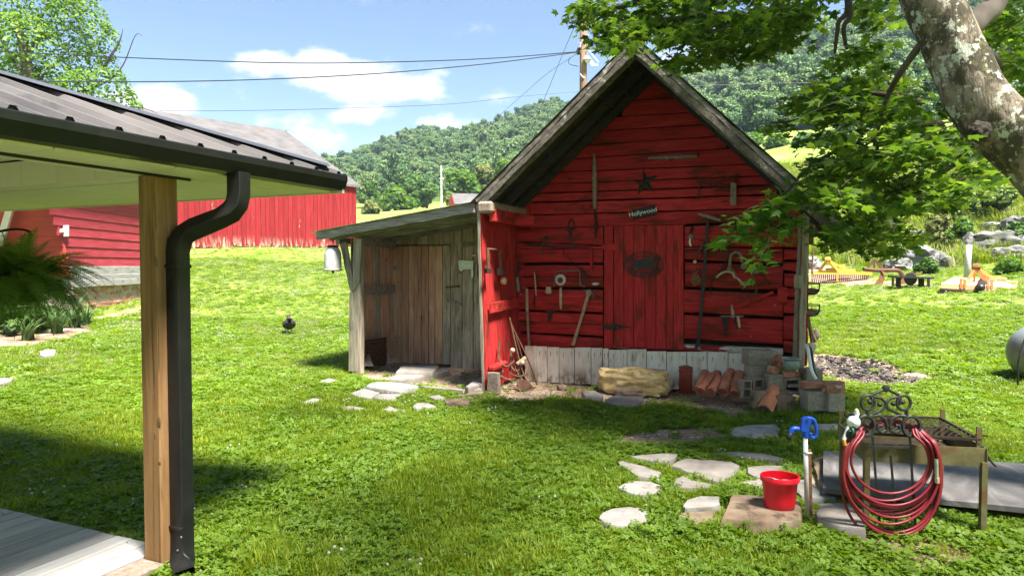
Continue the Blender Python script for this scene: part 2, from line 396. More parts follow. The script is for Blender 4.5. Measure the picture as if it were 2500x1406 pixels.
grey_wood_x = pm('grey_wood_x', [(.12, .11, .10), (.24, .22, .20), (.38, .36, .33)], (2.5, 20, 25), rough=.9, bump=.6, bdist=.01, grain=((4, 60, 110), (.06, .055, .05), .5, .72), var=.18)
rake_wood = pm('rake_wood', [(.07, .056, .046), (.14, .117, .097), (.26, .225, .19)], (9, 12, 9), rough=.9, bump=.7, bdist=.015, grain=((30, 30, 30), (.05, .045, .04), .52, .7), patches=[((.42, .395, .36), (5, 9, 5), .60, .67)], var=.1, distort=1.0)
brown_wood = pm('brown_wood', [(.27, .155, .10), (.44, .265, .175), (.58, .39, .27)], (22, 22, 2), rough=.85, bump=.4, bdist=.006, grain=((70, 70, 3), (.06, .04, .028), .55, .8), patches=[((.05, .032, .022), (9, 9, 7), .66, .72), ((.33, .29, .24), (3, 3, 1.2), .60, .75)], var=.22, hue=.012)
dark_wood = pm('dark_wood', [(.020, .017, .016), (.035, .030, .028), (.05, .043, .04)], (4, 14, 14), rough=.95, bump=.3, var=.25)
post_wood = pm('post_wood', [(.16, .078, .03), (.245, .13, .052), (.34, .195, .09)], (16, 16, 1.1), rough=.75, bump=.35, bdist=.004, grain=((95, 95, 2.2), (.20, .12, .045), .54, .72), patches=[((.075, .042, .02), (24, 24, 1.0), .60, .70), ((.40, .31, .20), (7, 7, .8), .6, .75)], var=0, distort=.6)
knot_wood = pm('knot_wood', [(.11, .065, .028), (.20, .12, .05)], (60, 60, 40), rough=.7, bump=.3, var=0)
deck_wood = pm('deck_wood', [(.24, .23, .225), (.33, .32, .31), (.40, .39, .38)], (9, 1.2, 9), rough=.75, bump=.25, bdist=.004, grain=((70, 2.5, 70), (.17, .16, .155), .52, .75), var=.2)
tool_wood = pm('tool_wood', [(.28, .185, .115), (.44, .32, .21), (.56, .44, .32)], (30, 30, 30), rough=.8, bump=.3, var=.2)
old_wood = pm('old_wood', [(.13, .095, .072), (.21, .16, .125), (.30, .24, .19)], (30, 30, 30), rough=.9, bump=.4, var=.2)
rust = pm('rust', [(.08, .04, .026), (.14, .07, .042), (.21, .11, .065)], 30, rough=.85, bump=.3, bdist=.003, metal=.25, var=.25)
rust_dark = pm('rust_dark', [(.022, .016, .014), (.045, .030, .024), (.08, .05, .035)], 30, rough=.8, bump=.3, bdist=.003, metal=.35, var=.25)
rust_orange = pm('rust_orange', [(.13, .055, .022), (.21, .10, .045), (.27, .15, .08)], 26, rough=.9, bump=.3, bdist=.004, metal=.1, var=.12)
black_iron = pm('black_iron', [(.018, .019, .018), (.032, .033, .031), (.05, .05, .047)], 40, rough=.55, bump=.25, bdist=.002, metal=.3, patches=[((.10, .10, .09), 14, .64, .72)], var=.05)
steel = pm('steel', [(.34, .34, .33), (.48, .48, .47), (.58, .58, .57)], 30, rough=.42, bump=.1, metal=.8, var=.1)
galv = pm('galv', [(.50, .51, .51), (.62, .63, .63), (.70, .70, .70)], 12, rough=.5, bump=.08, metal=.35, patches=[((.36, .33, .29), 6, .62, .74)], var=.05)
roof_grey = pm('roof_grey', [(.11, .098, .095), (.155, .14, .132), (.20, .18, .168)], (.8, 3, 1), rough=.48, bump=.06, metal=.15, patches=[((.085, .075, .072), (2, 5, 2), .56, .75)], var=.0)
roof_blue = pm('roof_blue', [(.06, .066, .085), (.085, .09, .115)], 4, rough=.75, bump=.05, metal=0, spec=.15, var=0)
gutter_mat = pm('gutter_bronze', [(.006, .006, .0065), (.010, .010, .0105), (.014, .014, .0145)], 9, rough=.42, bump=.04, patches=[((.018, .017, .016), 5, .6, .75)], var=0)
vinyl = pm('vinyl', [(.68, .62, .58), (.75, .69, .65)], 3, rough=.55, bump=.02, patches=[((.55, .53, .45), 6, .62, .8)], var=.03)
barn_roof = pm('barn_roof', [(.085, .08, .077), (.12, .113, .108), (.15, .141, .136)], (1.2, 1.2, .5), rough=.55, bump=.05, metal=.1, patches=[((.19, .11, .07), (.5, .5, .3), .58, .78), ((.17, .075, .04), (3, 3, .8), .64, .74)], var=.05)
stone_tan = pm('stone_tan', [(.165, .142, .12), (.23, .205, .18), (.285, .26, .235)], 6, rough=.9, bump=.35, bdist=.01, patches=[((.17, .125, .08), 5, .58, .72), ((.13, .12, .10), 40, .66, .75)], var=.10, hue=.01)
stone_pale = pm('stone_pale', [(.19, .174, .155), (.26, .242, .22), (.315, .297, .275)], 7, rough=.9, bump=.35, bdist=.01, patches=[((.15, .125, .095), 4, .56, .72), ((.11, .10, .085), 45, .66, .75)], var=.08, hue=.01)
stone_brown = pm('stone_brown', [(.12, .08, .05), (.21, .15, .098), (.30, .23, .16)], 6, rough=.92, bump=.5, bdist=.02, patches=[((.085, .06, .038), 7, .54, .66), ((.15, .14, .065), 4, .56, .70)], var=.1, hue=.01)
boulder_mat = pm('boulder_stone', [(.36, .22, .085), (.54, .37, .165), (.66, .49, .26)], 7, rough=.92, bump=.6, bdist=.025, patches=[((.15, .13, .06), 9, .52, .66, (2, .22, .36)), ((.17, .11, .06), 11, .62, .70), ((.56, .52, .38), 15, .66, .72)], var=0)
rock_grey = pm('limestone', [(.09, .088, .082), (.175, .17, .16), (.26, .255, .245)], (1.5, 1.5, 3.5), rough=.92, bump=.8, bdist=.08, patches=[((.04, .04, .038), (2, 2, 6), .54, .64), ((.20, .18, .10), 1.2, .58, .70)], var=.06, distort=.8)
clay = pm('clay', [(.30, .095, .05), (.40, .14, .075), (.48, .19, .11)], 12, rough=.85, bump=.15, bdist=.004, patches=[((.24, .085, .055), 7, .55, .72), ((.5, .36, .27), 30, .7, .76)], var=.14)
clay_bright = pm('clay_bright', [(.44, .14, .06), (.54, .19, .085), (.60, .24, .12)], 10, rough=.85, bump=.1, bdist=.004, var=0)
concrete = pm('concrete_block', [(.19, .16, .12), (.28, .24, .185), (.38, .33, .26)], 30, rough=.95, bump=.4, bdist=.004, patches=[((.22, .20, .14), 5, .56, .72), ((.18, .17, .15), 60, .64, .7)], var=.14)
brick_mat = pm('brick_clay', [(.26, .10, .055), (.38, .17, .10), (.46, .26, .16)], 16, rough=.92, bump=.4, bdist=.004, patches=[((.50, .44, .36), 9, .58, .66)], var=.2, hue=.015)
mortar = pm('mortar', [(.27, .21, .165), (.35, .295, .245), (.40, .355, .305)], 9, rough=.95, bump=.5, bdist=.02, patches=[((.27, .14, .09), 4, .54, .66)], var=0)
red_can_mat = pm('red_can', [(.24, .035, .022), (.32, .055, .032), (.36, .09, .05)], 9, rough=.75, bump=.15, bdist=.003, patches=[((.16, .05, .028), 8, .58, .7)], var=0)
pot_green = pm('pot_enamel', [(.13, .17, .14), (.20, .25, .21), (.28, .33, .30)], 12, rough=.38, bump=.1, patches=[((.08, .07, .05), 9, .64, .72)], var=0)
bucket_red = pm('bucket_plastic', [(.60, .004, .018), (.64, .006, .022)], 3, rough=.34, bump=0, spec=.5, var=0)
blue_paint = pm('blue_paint', [(.006, .06, .42), (.010, .085, .52)], 18, rough=.36, bump=.1, bdist=.002, spec=.5, var=0)
hose_red = pm('hose_rubber', [(.17, .009, .017), (.24, .012, .023)], 25, rough=.42, bump=.08, bdist=.002, spec=.5, var=.05)
white_plastic = pm('white_plastic', [(.70, .70, .70), (.78, .78, .78)], 9, rough=.4, bump=0, var=0)
black_plastic = pm('black_plastic', [(.012, .012, .013), (.022, .022, .024)], 9, rough=.45, bump=0, var=0)
navy_plastic = pm('navy_plastic', [(.012, .014, .05), (.02, .022, .07)], 9, rough=.4, bump=0, var=0)
orange_plastic = pm('orange_plastic', [(.62, .26, .03), (.68, .32, .04)], 9, rough=.5, bump=0, var=0)
green_plastic = pm('green_plastic', [(.02, .16, .09), (.03, .2, .1)], 9, rough=.5, bump=0, var=0)
slab_mat = pm('slab_painted', [(.080, .073, .072), (.135, .125, .122), (.22, .205, .20)], (4, 1.6, 4), rough=.7, bump=.25, bdist=.004, grain=((10, 60, 10), (.09, .09, .095), .55, .75), patches=[((.30, .295, .295), 1.6, .62, .68)], var=0, distort=2.2)
grill_mat = pm('grill_rust', [(.085, .075, .03), (.14, .12, .05), (.19, .16, .075)], 12, rough=.85, bump=.3, bdist=.003, metal=.15, patches=[((.16, .075, .03), 6, .52, .66), ((.04, .032, .022), 10, .62, .72)], var=0)
grate_mat = pm('grate_iron', [(.028, .020, .016), (.055, .036, .026)], 20, rough=.85, bump=.2, metal=.2, var=0)
tank_mat = pm('tank_paint', [(.17, .19, .205), (.21, .235, .25)], 5, rough=.38, bump=.02, metal=.1, patches=[((.34, .37, .38), 9, .58, .76)], var=0)
implement_yellow = pm('implement_yellow', [(.55, .31, .045), (.66, .39, .07)], 8, rough=.6, bump=.1, patches=[((.34, .17, .05), 6, .64, .74)], var=.05)
implement_orange = pm('implement_orange', [(.56, .20, .055), (.66, .26, .085)], 4, rough=.6, bump=.1, patches=[((.56, .34, .24), 2.2, .55, .7), ((.30, .11, .045), 7, .66, .73)], var=.05)
implement_tan = pm('implement_tan', [(.58, .30, .16), (.66, .36, .21)], 4, rough=.65, bump=.05, patches=[((.50, .22, .10), 3, .6, .7)], var=0)
bark = pm('bark', [(.15, .115, .09), (.24, .19, .15), (.33, .27, .22)], (13, 13, 4.5), rough=.95, bump=.8, bdist=.03, grain=((26, 26, 7), (.085, .065, .05), .5, .64), patches=[((.06, .05, .032), (5, 5, 3.5), .46, .56), ((.13, .115, .05), 10, .55, .63), ((.43, .44, .37), 6.5, .575, .605), ((.40, .395, .34), 20, .60, .64)], var=0, distort=1.2)
bark_far = pm('bark_far', [(.07, .055, .045), (.14, .115, .095)], (8, 8, 2), rough=.95, bump=.4, var=.2)
twig = pm('twig', [(.045, .035, .025), (.09, .07, .05)], 20, rough=.9, bump=.1, var=.1)
pole_wood = pm('pole_wood', [(.16, .085, .05), (.25, .15, .095), (.34, .23, .16)], (20, 20, 1), rough=.85, bump=.3, var=0)
pole_white = pm('pole_white', [(.60, .57, .53), (.72, .69, .65)], (9, 9, 2), rough=.8, bump=.1, var=0)
post_lichen = pm('post_lichen', [(.40, .40, .35), (.52, .52, .46)], 8, rough=.9, bump=.3, patches=[((.22, .20, .15), 6, .56, .7)], var=0)
wire_mat = pm('wire', [(.02, .025, .035), (.03, .035, .05)], 9, rough=.5, bump=0, var=0)
feather = pm('feather', [(.008, .008, .009), (.02, .019, .02), (.05, .046, .044)], (60, 60, 60), rough=.6, bump=.5, bdist=.006, var=0)
beige_plastic = pm('beige_plastic', [(.62, .52, .42), (.70, .60, .50)], 9, rough=.6, bump=0, var=0)
charcoal = pm('charcoal', [(.008, .008, .009), (.025, .025, .027), (.085, .085, .09)], 26, rough=.85, bump=.3, var=.3)
sign_black = pm('sign_black', [(.012, .013, .013), (.022, .023, .024)], 30, rough=.6, bump=.15, var=0)
sign_tan = pm('sign_tan', [(.20, .19, .12), (.28, .26, .17)], 18, rough=.8, bump=.2, var=0)
letter_white = pm('letter_white', [(.72, .71, .68), (.80, .79, .76)], 20, rough=.6, bump=0, var=0)
letter_dark = pm('letter_dark', [(.05, .05, .035), (.07, .065, .05)], 20, rough=.8, bump=0, var=0)
dial_white = pm('dial_white', [(.42, .42, .38), (.56, .55, .50)], 40, rough=.6, bump=.1, patches=[((.20, .14, .09), 30, .62, .7)], var=0)
bell_metal = pm('bell_metal', [(.34, .33, .31), (.50, .49, .47), (.58, .57, .55)], (5, 5, 3), rough=.55, bump=.1, metal=.25, patches=[((.20, .16, .12), 6, .60, .74), ((.62, .62, .60), 4, .6, .7)], var=0)
leaf_maple = leafmat('leaf_maple', [(.035, .080, .013), (.065, .135, .018), (.10, .185, .024), (.15, .23, .034)], .55, .45)
leaf_light = leafmat('leaf_light', [(.055, .12, .018), (.10, .20, .025), (.16, .26, .035)], .45)
leaf_back = leafmat('leaf_back', [(.045, .11, .016), (.09, .19, .022), (.17, .29, .035), (.23, .34, .05)], .4)
leaf_fern = leafmat('leaf_fern', [(.07, .13, .022), (.12, .21, .034), (.18, .28, .05)], .4)
leaf_iris = leafmat('leaf_iris', [(.06, .12, .04), (.10, .18, .06), (.14, .22, .085)], .35)
leaf_shrub = leafmat('leaf_shrub', [(.035, .075, .018), (.07, .13, .03), (.11, .18, .045)], .35)
leaf_bank = leafmat('leaf_bank', [(.09, .15, .02), (.17, .25, .03), (.25, .33, .045), (.30, .34, .07)], .35)
leaf_forest = leafmat('leaf_forest', [(.040, .088, .036), (.068, .140, .044), (.105, .195, .052), (.145, .235, .062), (.19, .25, .08)], .15, per='TREE')  # greens shifted towards blue to stand in for distance haze
grass_mat = leafmat('grass_blade', [(.095, .155, .010), (.165, .245, .014), (.23, .31, .020), (.30, .36, .035)], .42, per='BOTH')
grass_dry = leafmat('grass_dry', [(.24, .29, .07), (.34, .36, .13), (.42, .40, .20)], .35, per='BOTH')
grass_pale = leafmat('grass_pale', [(.22, .26, .11), (.30, .325, .17), (.37, .385, .24)], .35, per='BOTH')
clover_mat = leafmat('clover_leaf', [(.078, .145, .012), (.13, .22, .018), (.19, .295, .03)], .4, per='BOTH')
flower_mat = leafmat('clover_flower', [(.36, .38, .30), (.50, .51, .44)], .3)

# ------------------------------------------------------------------ the ground: one sheet out past the hill
def poly_sd(px, py, poly):
    """signed distance (negative inside) of points to a polygon [(x, y)]"""
    d = np.full(px.shape, 1e9); ins = np.zeros(px.shape, bool); n = len(poly)
    for i in range(n):
        ax, ay = poly[i]; bx, by = poly[(i+1) % n]; ex, ey = bx-ax, by-ay
        wx, wy = px-ax, py-ay; t = np.clip((wx*ex+wy*ey)/(ex*ex+ey*ey+1e-9), 0, 1)
        d = np.minimum(d, (wx-ex*t)**2+(wy-ey*t)**2)
        c = ((ay > py) != (by > py)) & (px < (bx-ax)*(py-ay)/((by-ay) if by != ay else 1e-9)+ax); ins ^= c
    d = np.sqrt(d); return np.where(ins, -d, d)
def gpoly(pts): return [(p.x, p.y) for p in (onG(x, y) for x, y in pts)]
SOIL = [  # bare earth, in picture points dropped onto the ground; softness in metres, strength
 (gpoly([(1190, 962), (1245, 915), (1500, 915), (1850, 915), (1965, 950), (1950, 1010), (1790, 1018), (1650, 993), (1480, 990), (1400, 976), (1250, 984)]), .22, 1.0),
 (gpoly([(880, 918), (945, 880), (1185, 890), (1195, 958), (1150, 962), (1000, 940), (890, 930)]), .2, 1.0),
 (gpoly([(1080, 960), (1190, 950), (1240, 975), (1140, 990)]), .25, .6),
 (gpoly([(1500, 1068), (1610, 1046), (1765, 1042), (1775, 1078), (1600, 1092), (1515, 1088)]), .18, 1.0),
 (gpoly([(1985, 1295), (2090, 1285), (2300, 1290), (2460, 1330), (2480, 1420), (2200, 1440), (2050, 1360)]), .5, .62),
 (gpoly([(1960, 1110), (2010, 1100), (2020, 1260), (1975, 1270), (1950, 1200)]), .15, .8),
 (gpoly([(1975, 862), (2050, 868), (2150, 880), (2220, 905), (2295, 925), (2200, 945), (2060, 935), (1975, 905)]), .3, 1.0),
 (gpoly([(-60, 850), (-60, 795), (60, 800), (220, 792), (230, 806), (150, 830), (60, 845)]), .25, 1.0),
 (gpoly([(215, 775), (350, 745), (352, 757), (225, 790)]), .3, .7),
 (gpoly([(1960, 615), (2040, 650), (2160, 685), (2300, 690), (2300, 698), (2100, 700), (1960, 690)]), .8, .75),
 (gpoly([(-40, 935), (40, 905), (90, 905), (30, 940)]), .4, .5),
 (gpoly([(460, 1380), (520, 1375), (560, 1420), (450, 1440)]), .15, .7)]
COAL = [(gpoly([(1985, 866), (2060, 870), (2140, 882), (2200, 905), (2160, 928), (2040, 922), (1985, 900)]), .4, .9), (gpoly([(2100, 905), (2290, 922), (2250, 935), (2060, 938)]), .3, .75)]
def masks(x, y, table):
    out = np.zeros(x.shape)
    for poly, w, k in table:
        bx = [p[0] for p in poly]; by = [p[1] for p in poly]
        sel = (x > min(bx)-2) & (x < max(bx)+2) & (y > min(by)-2) & (y < max(by)+2)
        if sel.any():
            sd = poly_sd(x[sel], y[sel], poly); out[sel] = np.maximum(out[sel], k*np.clip(.5-sd/w, 0, 1))
    return out
def vnoise(x, y, s, seed=0):
    """cheap smooth value noise"""
    x = x*s+seed*17.3; y = y*s+seed*9.1; xi = np.floor(x); yi = np.floor(y); fx = x-xi; fy = y-yi
    fx = fx*fx*(3-2*fx); fy = fy*fy*(3-2*fy)
    def h(a, b):
        q = np.sin(a*127.1+b*311.7+seed)*43758.5453; return q-np.floor(q)
    return (h(xi, yi)*(1-fx)+h(xi+1, yi)*fx)*(1-fy)+(h(xi, yi+1)*(1-fx)+h(xi+1, yi+1)*fx)*fy
def make_ground():
    rr = [0.0, .8]
    while rr[-1] < 1500: rr.append(rr[-1]*1.0135+.004)
    rr = np.array(rr[1:])
    ph = np.concatenate([np.linspace(-180, -48, 34, endpoint=False), np.linspace(-48, 48, 330, endpoint=False), np.linspace(48, 180, 34, endpoint=False)])
    P, R = np.meshgrid(np.radians(ph), rr); n, m = len(rr), len(ph)
    u = R*np.sin(P); v = R*np.cos(P)
    x = (u*RV.x+v*DV.x).ravel(); y = (u*RV.y+v*DV.y).ravel(); z = terrain_np(x, y)
    soil = masks(x, y, SOIL); coal = masks(x, y, COAL)
    r = R.ravel(); near = np.clip(1-r/40, 0, 1)
    z = z+near*(.018*(vnoise(x, y, 2.2, 1)-.5)+.012*(vnoise(x, y, 6, 2)-.5))-.012*soil
    vv = np.stack([x, y, z], 1); vv = np.vstack([vv, [[0, 0, 0]]])
    i = np.arange(n-1)[:, None]*m; j = np.arange(m)[None, :]; j2 = (j+1) % m
    q = np.stack([i+j, i+j2, i+m+j2, i+m+j], -1).reshape(-1, 4)
    q = np.vstack([q, np.array([[k, n*m, (k+1) % m, (k+1) % m] for k in range(0)], int).reshape(-1, 4)]) if False else q
    o = np_mesh('ground', vv, q[:, ::-1], ground_mat(), smooth=True, kind='structure')
    me = o.data
    for nm, arr in (('soil', soil), ('coal', coal)):
        a = me.attributes.new(nm, 'FLOAT', 'POINT'); a.data.foreach_set('value', np.append(arr, 0).astype(np.float32))
    return o
def ground_mat():
    m = bpy.data.materials.new('ground'); m.use_nodes = True; nt = m.node_tree; N = nt.nodes.new; L = nt.links.new; b = nt.nodes['Principled BSDF']
    geo = N('ShaderNodeNewGeometry')
    def noise(s, det=5, rgh=.6):
        mp = N('ShaderNodeMapping'); mp.inputs['Scale'].default_value = vec3(s); L(geo.outputs['Position'], mp.inputs[0])
        n = N('ShaderNodeTexNoise'); n.inputs['Scale'].default_value = 1; n.inputs['Detail'].default_value = det; n.inputs['Roughness'].default_value = rgh; L(mp.outputs[0], n.inputs[0]); return n.outputs['Fac']
    def ramp(f, cols, lo=.3, hi=.7):
        r = N('ShaderNodeValToRGB'); k = len(cols)
        for i, c in enumerate(cols):
            e = r.color_ramp.elements[i] if i < 2 else r.color_ramp.elements.new(.5)
            e.position = lo+(hi-lo)*i/(k-1); e.color = (*c, 1)
        L(f, r.inputs[0]); return r.outputs[0]
    def mix(f, a, c):
        x = N('ShaderNodeMix'); x.data_type = 'RGBA'
        if isinstance(f, float): x.inputs[0].default_value = f
        else: L(f, x.inputs[0])
        L(a, x.inputs[6]); L(c, x.inputs[7]); return x.outputs[2]
    def rng_(f, lo, hi):
        r = N('ShaderNodeMapRange'); r.interpolation_type = 'SMOOTHSTEP'; L(f, r.inputs[0]); r.inputs[1].default_value = lo; r.inputs[2].default_value = hi; return r.outputs[0]
    grass = ramp(noise(1.1, 8, .7), [(.085, .14, .014), (.15, .22, .02), (.22, .29, .035), (.29, .33, .07)], .28, .75)
    fine = ramp(noise((30, 30, 30), 4), [(.045, .075, .012), (.15, .22, .025), (.22, .28, .05)], .35, .65)
    grass = mix(.5, grass, fine)
    dry = ramp(noise(.16, 4), [(.16, .21, .035), (.30, .31, .08)], .4, .6)
    grass = mix(rng_(noise(.5, 5), .56, .72), grass, dry)
    far = ramp(noise(.12, 6), [(.11, .18, .03), (.20, .27, .05), (.33, .35, .12)], .35, .65)
    ln = N('ShaderNodeVectorMath'); ln.operation = 'LENGTH'; L(geo.outputs['Position'], ln.inputs[0])
    grass = mix(rng_(ln.outputs['Value'], 30.0, 70.0), grass, far)
    wood = ramp(noise(.05, 6), [(.03, .06, .016), (.05, .09, .02)], .4, .6)
    grass = mix(rng_(ln.outputs['Value'], 150.0, 175.0), grass, wood)
    thatch = ramp(noise(40, 4), [(.12, .09, .045), (.24, .20, .10), (.34, .30, .17)], .35, .65)
    grass = mix(rng_(noise(2.6, 6, .7), .54, .66), grass, thatch)
    at = N('ShaderNodeAttribute'); at.attribute_name = 'soil'; ac = N('ShaderNodeAttribute'); ac.attribute_name = 'coal'
    earth = ramp(noise(7, 8, .7), [(.15, .088, .056), (.25, .165, .11), (.34, .25, .18)], .32, .68)
    peb = N('ShaderNodeTexVoronoi'); peb.inputs['Scale'].default_value = 55; L(geo.outputs['Position'], peb.inputs['Vector'])
    pebc = N('ShaderNodeSeparateColor'); L(peb.outputs['Color'], pebc.inputs[0])
    pebble = ramp(pebc.outputs[0], [(.21, .14, .10), (.33, .25, .185), (.45, .375, .30)], 0, 1)
    earth = mix(rng_(noise(1.6, 4), .46, .60), earth, pebble)
    sm = N('ShaderNodeMath'); sm.operation = 'ADD'; L(at.outputs['Fac'], sm.inputs[0])
    ns = N('ShaderNodeMath'); ns.operation = 'MULTIPLY_ADD'; L(noise(5, 6, .7), ns.inputs[0]); ns.inputs[1].default_value = 1.4; ns.inputs[2].default_value = -.7; L(ns.outputs[0], sm.inputs[1])
    col = mix(rng_(sm.outputs[0], .38, .58), grass, earth)
    coalc = ramp(noise(16, 6, .75), [(.015, .015, .016), (.05, .046, .044), (.15, .125, .108)], .38, .66)
    s2 = N('ShaderNodeMath'); s2.operation = 'ADD'; L(ac.outputs['Fac'], s2.inputs[0]); L(ns.outputs[0], s2.inputs[1])
    col = mix(rng_(s2.outputs[0], .35, .6), col, coalc)
    L(col, b.inputs['Base Color']); b.inputs['Roughness'].default_value = .95; b.inputs['Specular IOR Level'].default_value = .15
    bp = N('ShaderNodeBump'); bp.inputs['Strength'].default_value = .6; bp.inputs['Distance'].default_value = .03
    L(noise(22, 5, .7), bp.inputs['Height']); L(bp.outputs[0], b.inputs['Normal'])
    return m
ground = make_ground()

# ------------------------------------------------------------------ the red log shed
YW, YF = 9.30, 8.10                      # facade plane, front of the gable overhang
NY = V((0, -1, 0))
def F(px, py, o=0.0): return onY(px, py, YW-o)
def xz(p): return p.x, p.z
shed = thing('log_shed', 'red log shed with steep gable roof, plank door and tools hung on its front', 'shed', (-1.95, 9.3, 0))
def course(name, mat, xl, xr, tl, tr, bl, br, t, ch=.012, jit=.006, ns=14, back=0.0, parent=shed):
    """horizontal board or log on the facade; y of its upper edge at xl/xr and of its lower edge at xl/xr (picture points)"""
    m = MB(); o = -back
    m.plank(F(xl, bl, o), F(xr, br, o), F(xr, tr, o), F(xl, tl, o), NY, t, ch, jit, ns)
    return m.build(name, mat, parent, smooth=50)
# near-black backing sheet stands in for the unlit interior behind the chinks
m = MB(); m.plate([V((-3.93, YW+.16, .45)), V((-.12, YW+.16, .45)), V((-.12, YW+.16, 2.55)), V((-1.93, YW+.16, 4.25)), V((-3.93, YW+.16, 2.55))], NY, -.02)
m.build('dark_backing', dark_wood, shed)
def lin(y0, y1, x): return y0+(y1-y0)*(x-1270)/(1940-1270)
# gable siding: y at x=1270 and x=1940 of successive joints, from the peak down
gj = [(-40, -75), (190, 150), (262, 222), (300, 262), (333, 292), (366, 322), (398, 352), (425, 398), (452, 428), (474, 450), (496, 474), (527, 508), (559, 541)]
def rake_clip(y):  # picture x where the inner rake cuts the facade at height y
    return None
RL, RR_, PK, SL, SR = -4.07, .125, -1.93, .86, .995
PZ = 4.42
def roof_z(x): return PZ-(PK-x)*SL if x < PK else PZ-(x-PK)*SR
def clip_x(z, dz=.12):
    xl = PK-(PZ-dz-z)/SL; xr = PK+(PZ-dz-z)/SR; return xl, xr
for i in range(1, len(gj)-1):
    (a0, a1), (b0, b1) = gj[i], gj[i+1]
    pl, pr = F(1297, lin(a0, a1, 1297)), F(1940, lin(a0, a1, 1940)); ql, qr = F(1297, lin(b0, b1, 1297)), F(1940, lin(b0, b1, 1940))
    def at(p, q, x): return p.z+(q.z-p.z)*(x-p.x)/(q.x-p.x)
    g = .006 if i not in (9, 10) else .012
    tops = []
    xs = np.linspace(-3.78, -.06, 25)
    # the top edge is cut by the roof slope where the siding meets it
    mb = MB(); k = 0; prev = None; ok = []
    for x in xs:
        zt = min(at(pl, pr, x)-g, roof_z(x)-.10); zb = at(ql, qr, x)+g
        ok.append((x, zb, zt))
    runs = [q for q in ok if q[2]-q[1] > .01]
    if len(runs) < 2: continue
    t = .028+.006*random.random(); n0 = len(mb.v)
    for (x, zb, zt) in runs:
        j = random.uniform(-.003, .003); c = .005
        mb.v += [V((x, YW, zb)), V((x, YW-t+c, zb+j)), V((x, YW-t, zb+c+j)), V((x, YW-t, zt-c+j)), V((x, YW-t+c, zt+j)), V((x, YW, zt))]
    for r in range(len(runs)-1):
        for q in range(6): mb.f.append((r*6+q, r*6+(q+1) % 6, r*6+6+(q+1) % 6, r*6+6+q))
    mb.f.append(tuple(range(6))); e = (len(runs)-1)*6; mb.f.append(tuple(range(e, e+6)))
    mb.build('siding_board', red_board, shed)
# peak infill
m = MB(); zt = F(1600, lin(190, 150, 1600)).z; xl, xr = clip_x(zt, .1)
m.plate([V((xl, YW, zt)), V((xr, YW, zt)), V((PK, YW, PZ-.12))], NY, .03); m.build('siding_board', red_board, shed)
# logs left of the door
def logs(rows, xl, xr, mat, t, name='log'):
    for k, ((t0, t1), (b0, b1)) in enumerate(rows):
        course(name, mat, xl, xr, t0-1.4, t1-1.4, b0+1.4, b1+1.4, t+random.uniform(-.012, .012), .010, .004, 12, .09)
logs([((562, 556), (588, 598)), ((592, 604), (607, 607)), ((611, 611), (639, 639)), ((649, 649), (673, 674)), ((677, 678), (699, 699)),
      ((707, 709), (752, 759)), ((760, 768), (780, 789)), ((784, 793), (806, 817)), ((814, 826), (846, 852))], 1266, 1478, red_log, .13)
logs([((556, 545), (600, 603)), ((605, 609), (609, 617)), ((613, 620), (632, 641)), ((641, 652), (697, 706))], 1676, 1912, red_log, .13)
logs([((708, 720), (759, 770)), ((769, 781), (823, 836))], 1674, 1912, red_log, .135)
course('sill_log', red_peel, 1500, 1912, 833, 848, 848, 866, .12, .02, .006, 14, .09)
course('sill_log', red_log, 1270, 1500, 833, 838, 850, 853, .06, .01, .004, 8, .09)
# notched log ends on the right corner
for (x0, x1, y0, y1, y2, y3) in [(1913, 1952, 545, 541, 604, 606), (1915, 1950, 609, 609, 634, 634), (1913, 1950, 640, 640, 660, 664), (1916, 1948, 666, 668, 698, 700),
                                 (1914, 1946, 704, 704, 724, 726), (1914, 1946, 730, 730, 762, 764), (1914, 1945, 770, 770, 826, 828), (1914, 1943, 830, 832, 856, 860)]:
    course('log_end', red_log, x0, x1, y0, y1, y2, y3, .14+random.uniform(-.02, .03), .016, .004, 3, .09)
course('notch_patch', red_board, 1899, 1922, 700, 702, 741, 743, .075, .008, .002, 2, -.03)
# corner on the left, dark beam ends
course('corner_board', red_vert, 1270, 1297, 556, 556, 447, 447, .06, .01, .002, 3, 0)
for (x0, x1, y0, y1) in [(1262, 1282, 600, 700), (1258, 1276, 700, 752)]:
    course('log_end', red_log, x0, x1, y0, y0, y1, y1, .10, .012, .003, 4, .06)
# header over the door and side casings
course('header_board', red_board, 1480, 1676, 541, 540, 551, 549, .05, .006, .002, 6)
def vboard(name, mat, x0, x1, yt, yb, t, o=0.0, ch=.004, jit=.002, parent=shed, plane=None, yt1=None, yb1=None, ns=6):
    P = plane or F; m = MB()
    m.plank(P(x0, yb, o), P(x0, yt, o), P(x1, yt1 or yt, o), P(x1, yb1 or yb, o), NY, t, ch, jit, ns); return m.build(name, mat, parent)
vboard('door_casing', red_vert, 1477, 1499, 552, 848, .045, .0)
vboard('door_casing', red_vert, 1646, 1670, 550, 850, .06, .0, yt1=550, yb1=852)
door = MB(); door.plate([F(1500, 550, .02), F(1646, 550, .02), F(1646, 848, .02), F(1500, 848, .02)], NY, .012); door = door.build('door', red_vert, shed)
xs = [1500, 1524, 1548, 1575, 1602, 1627, 1645]
for i in range(6):
    m = MB(); y0 = random.uniform(551, 555); yb = 848+random.uniform(-2, 2)+i*.6
    m.plank(F(xs[i]+.6, yb, .035), F(xs[i]+.6, y0, .035), F(xs[i+1]-.6, y0, .035), F(xs[i+1]-.6, yb, .035), NY, .022+random.uniform(-.003, .004), .004, .002, 6)
    p = m.build('door_plank', red_vert, door)
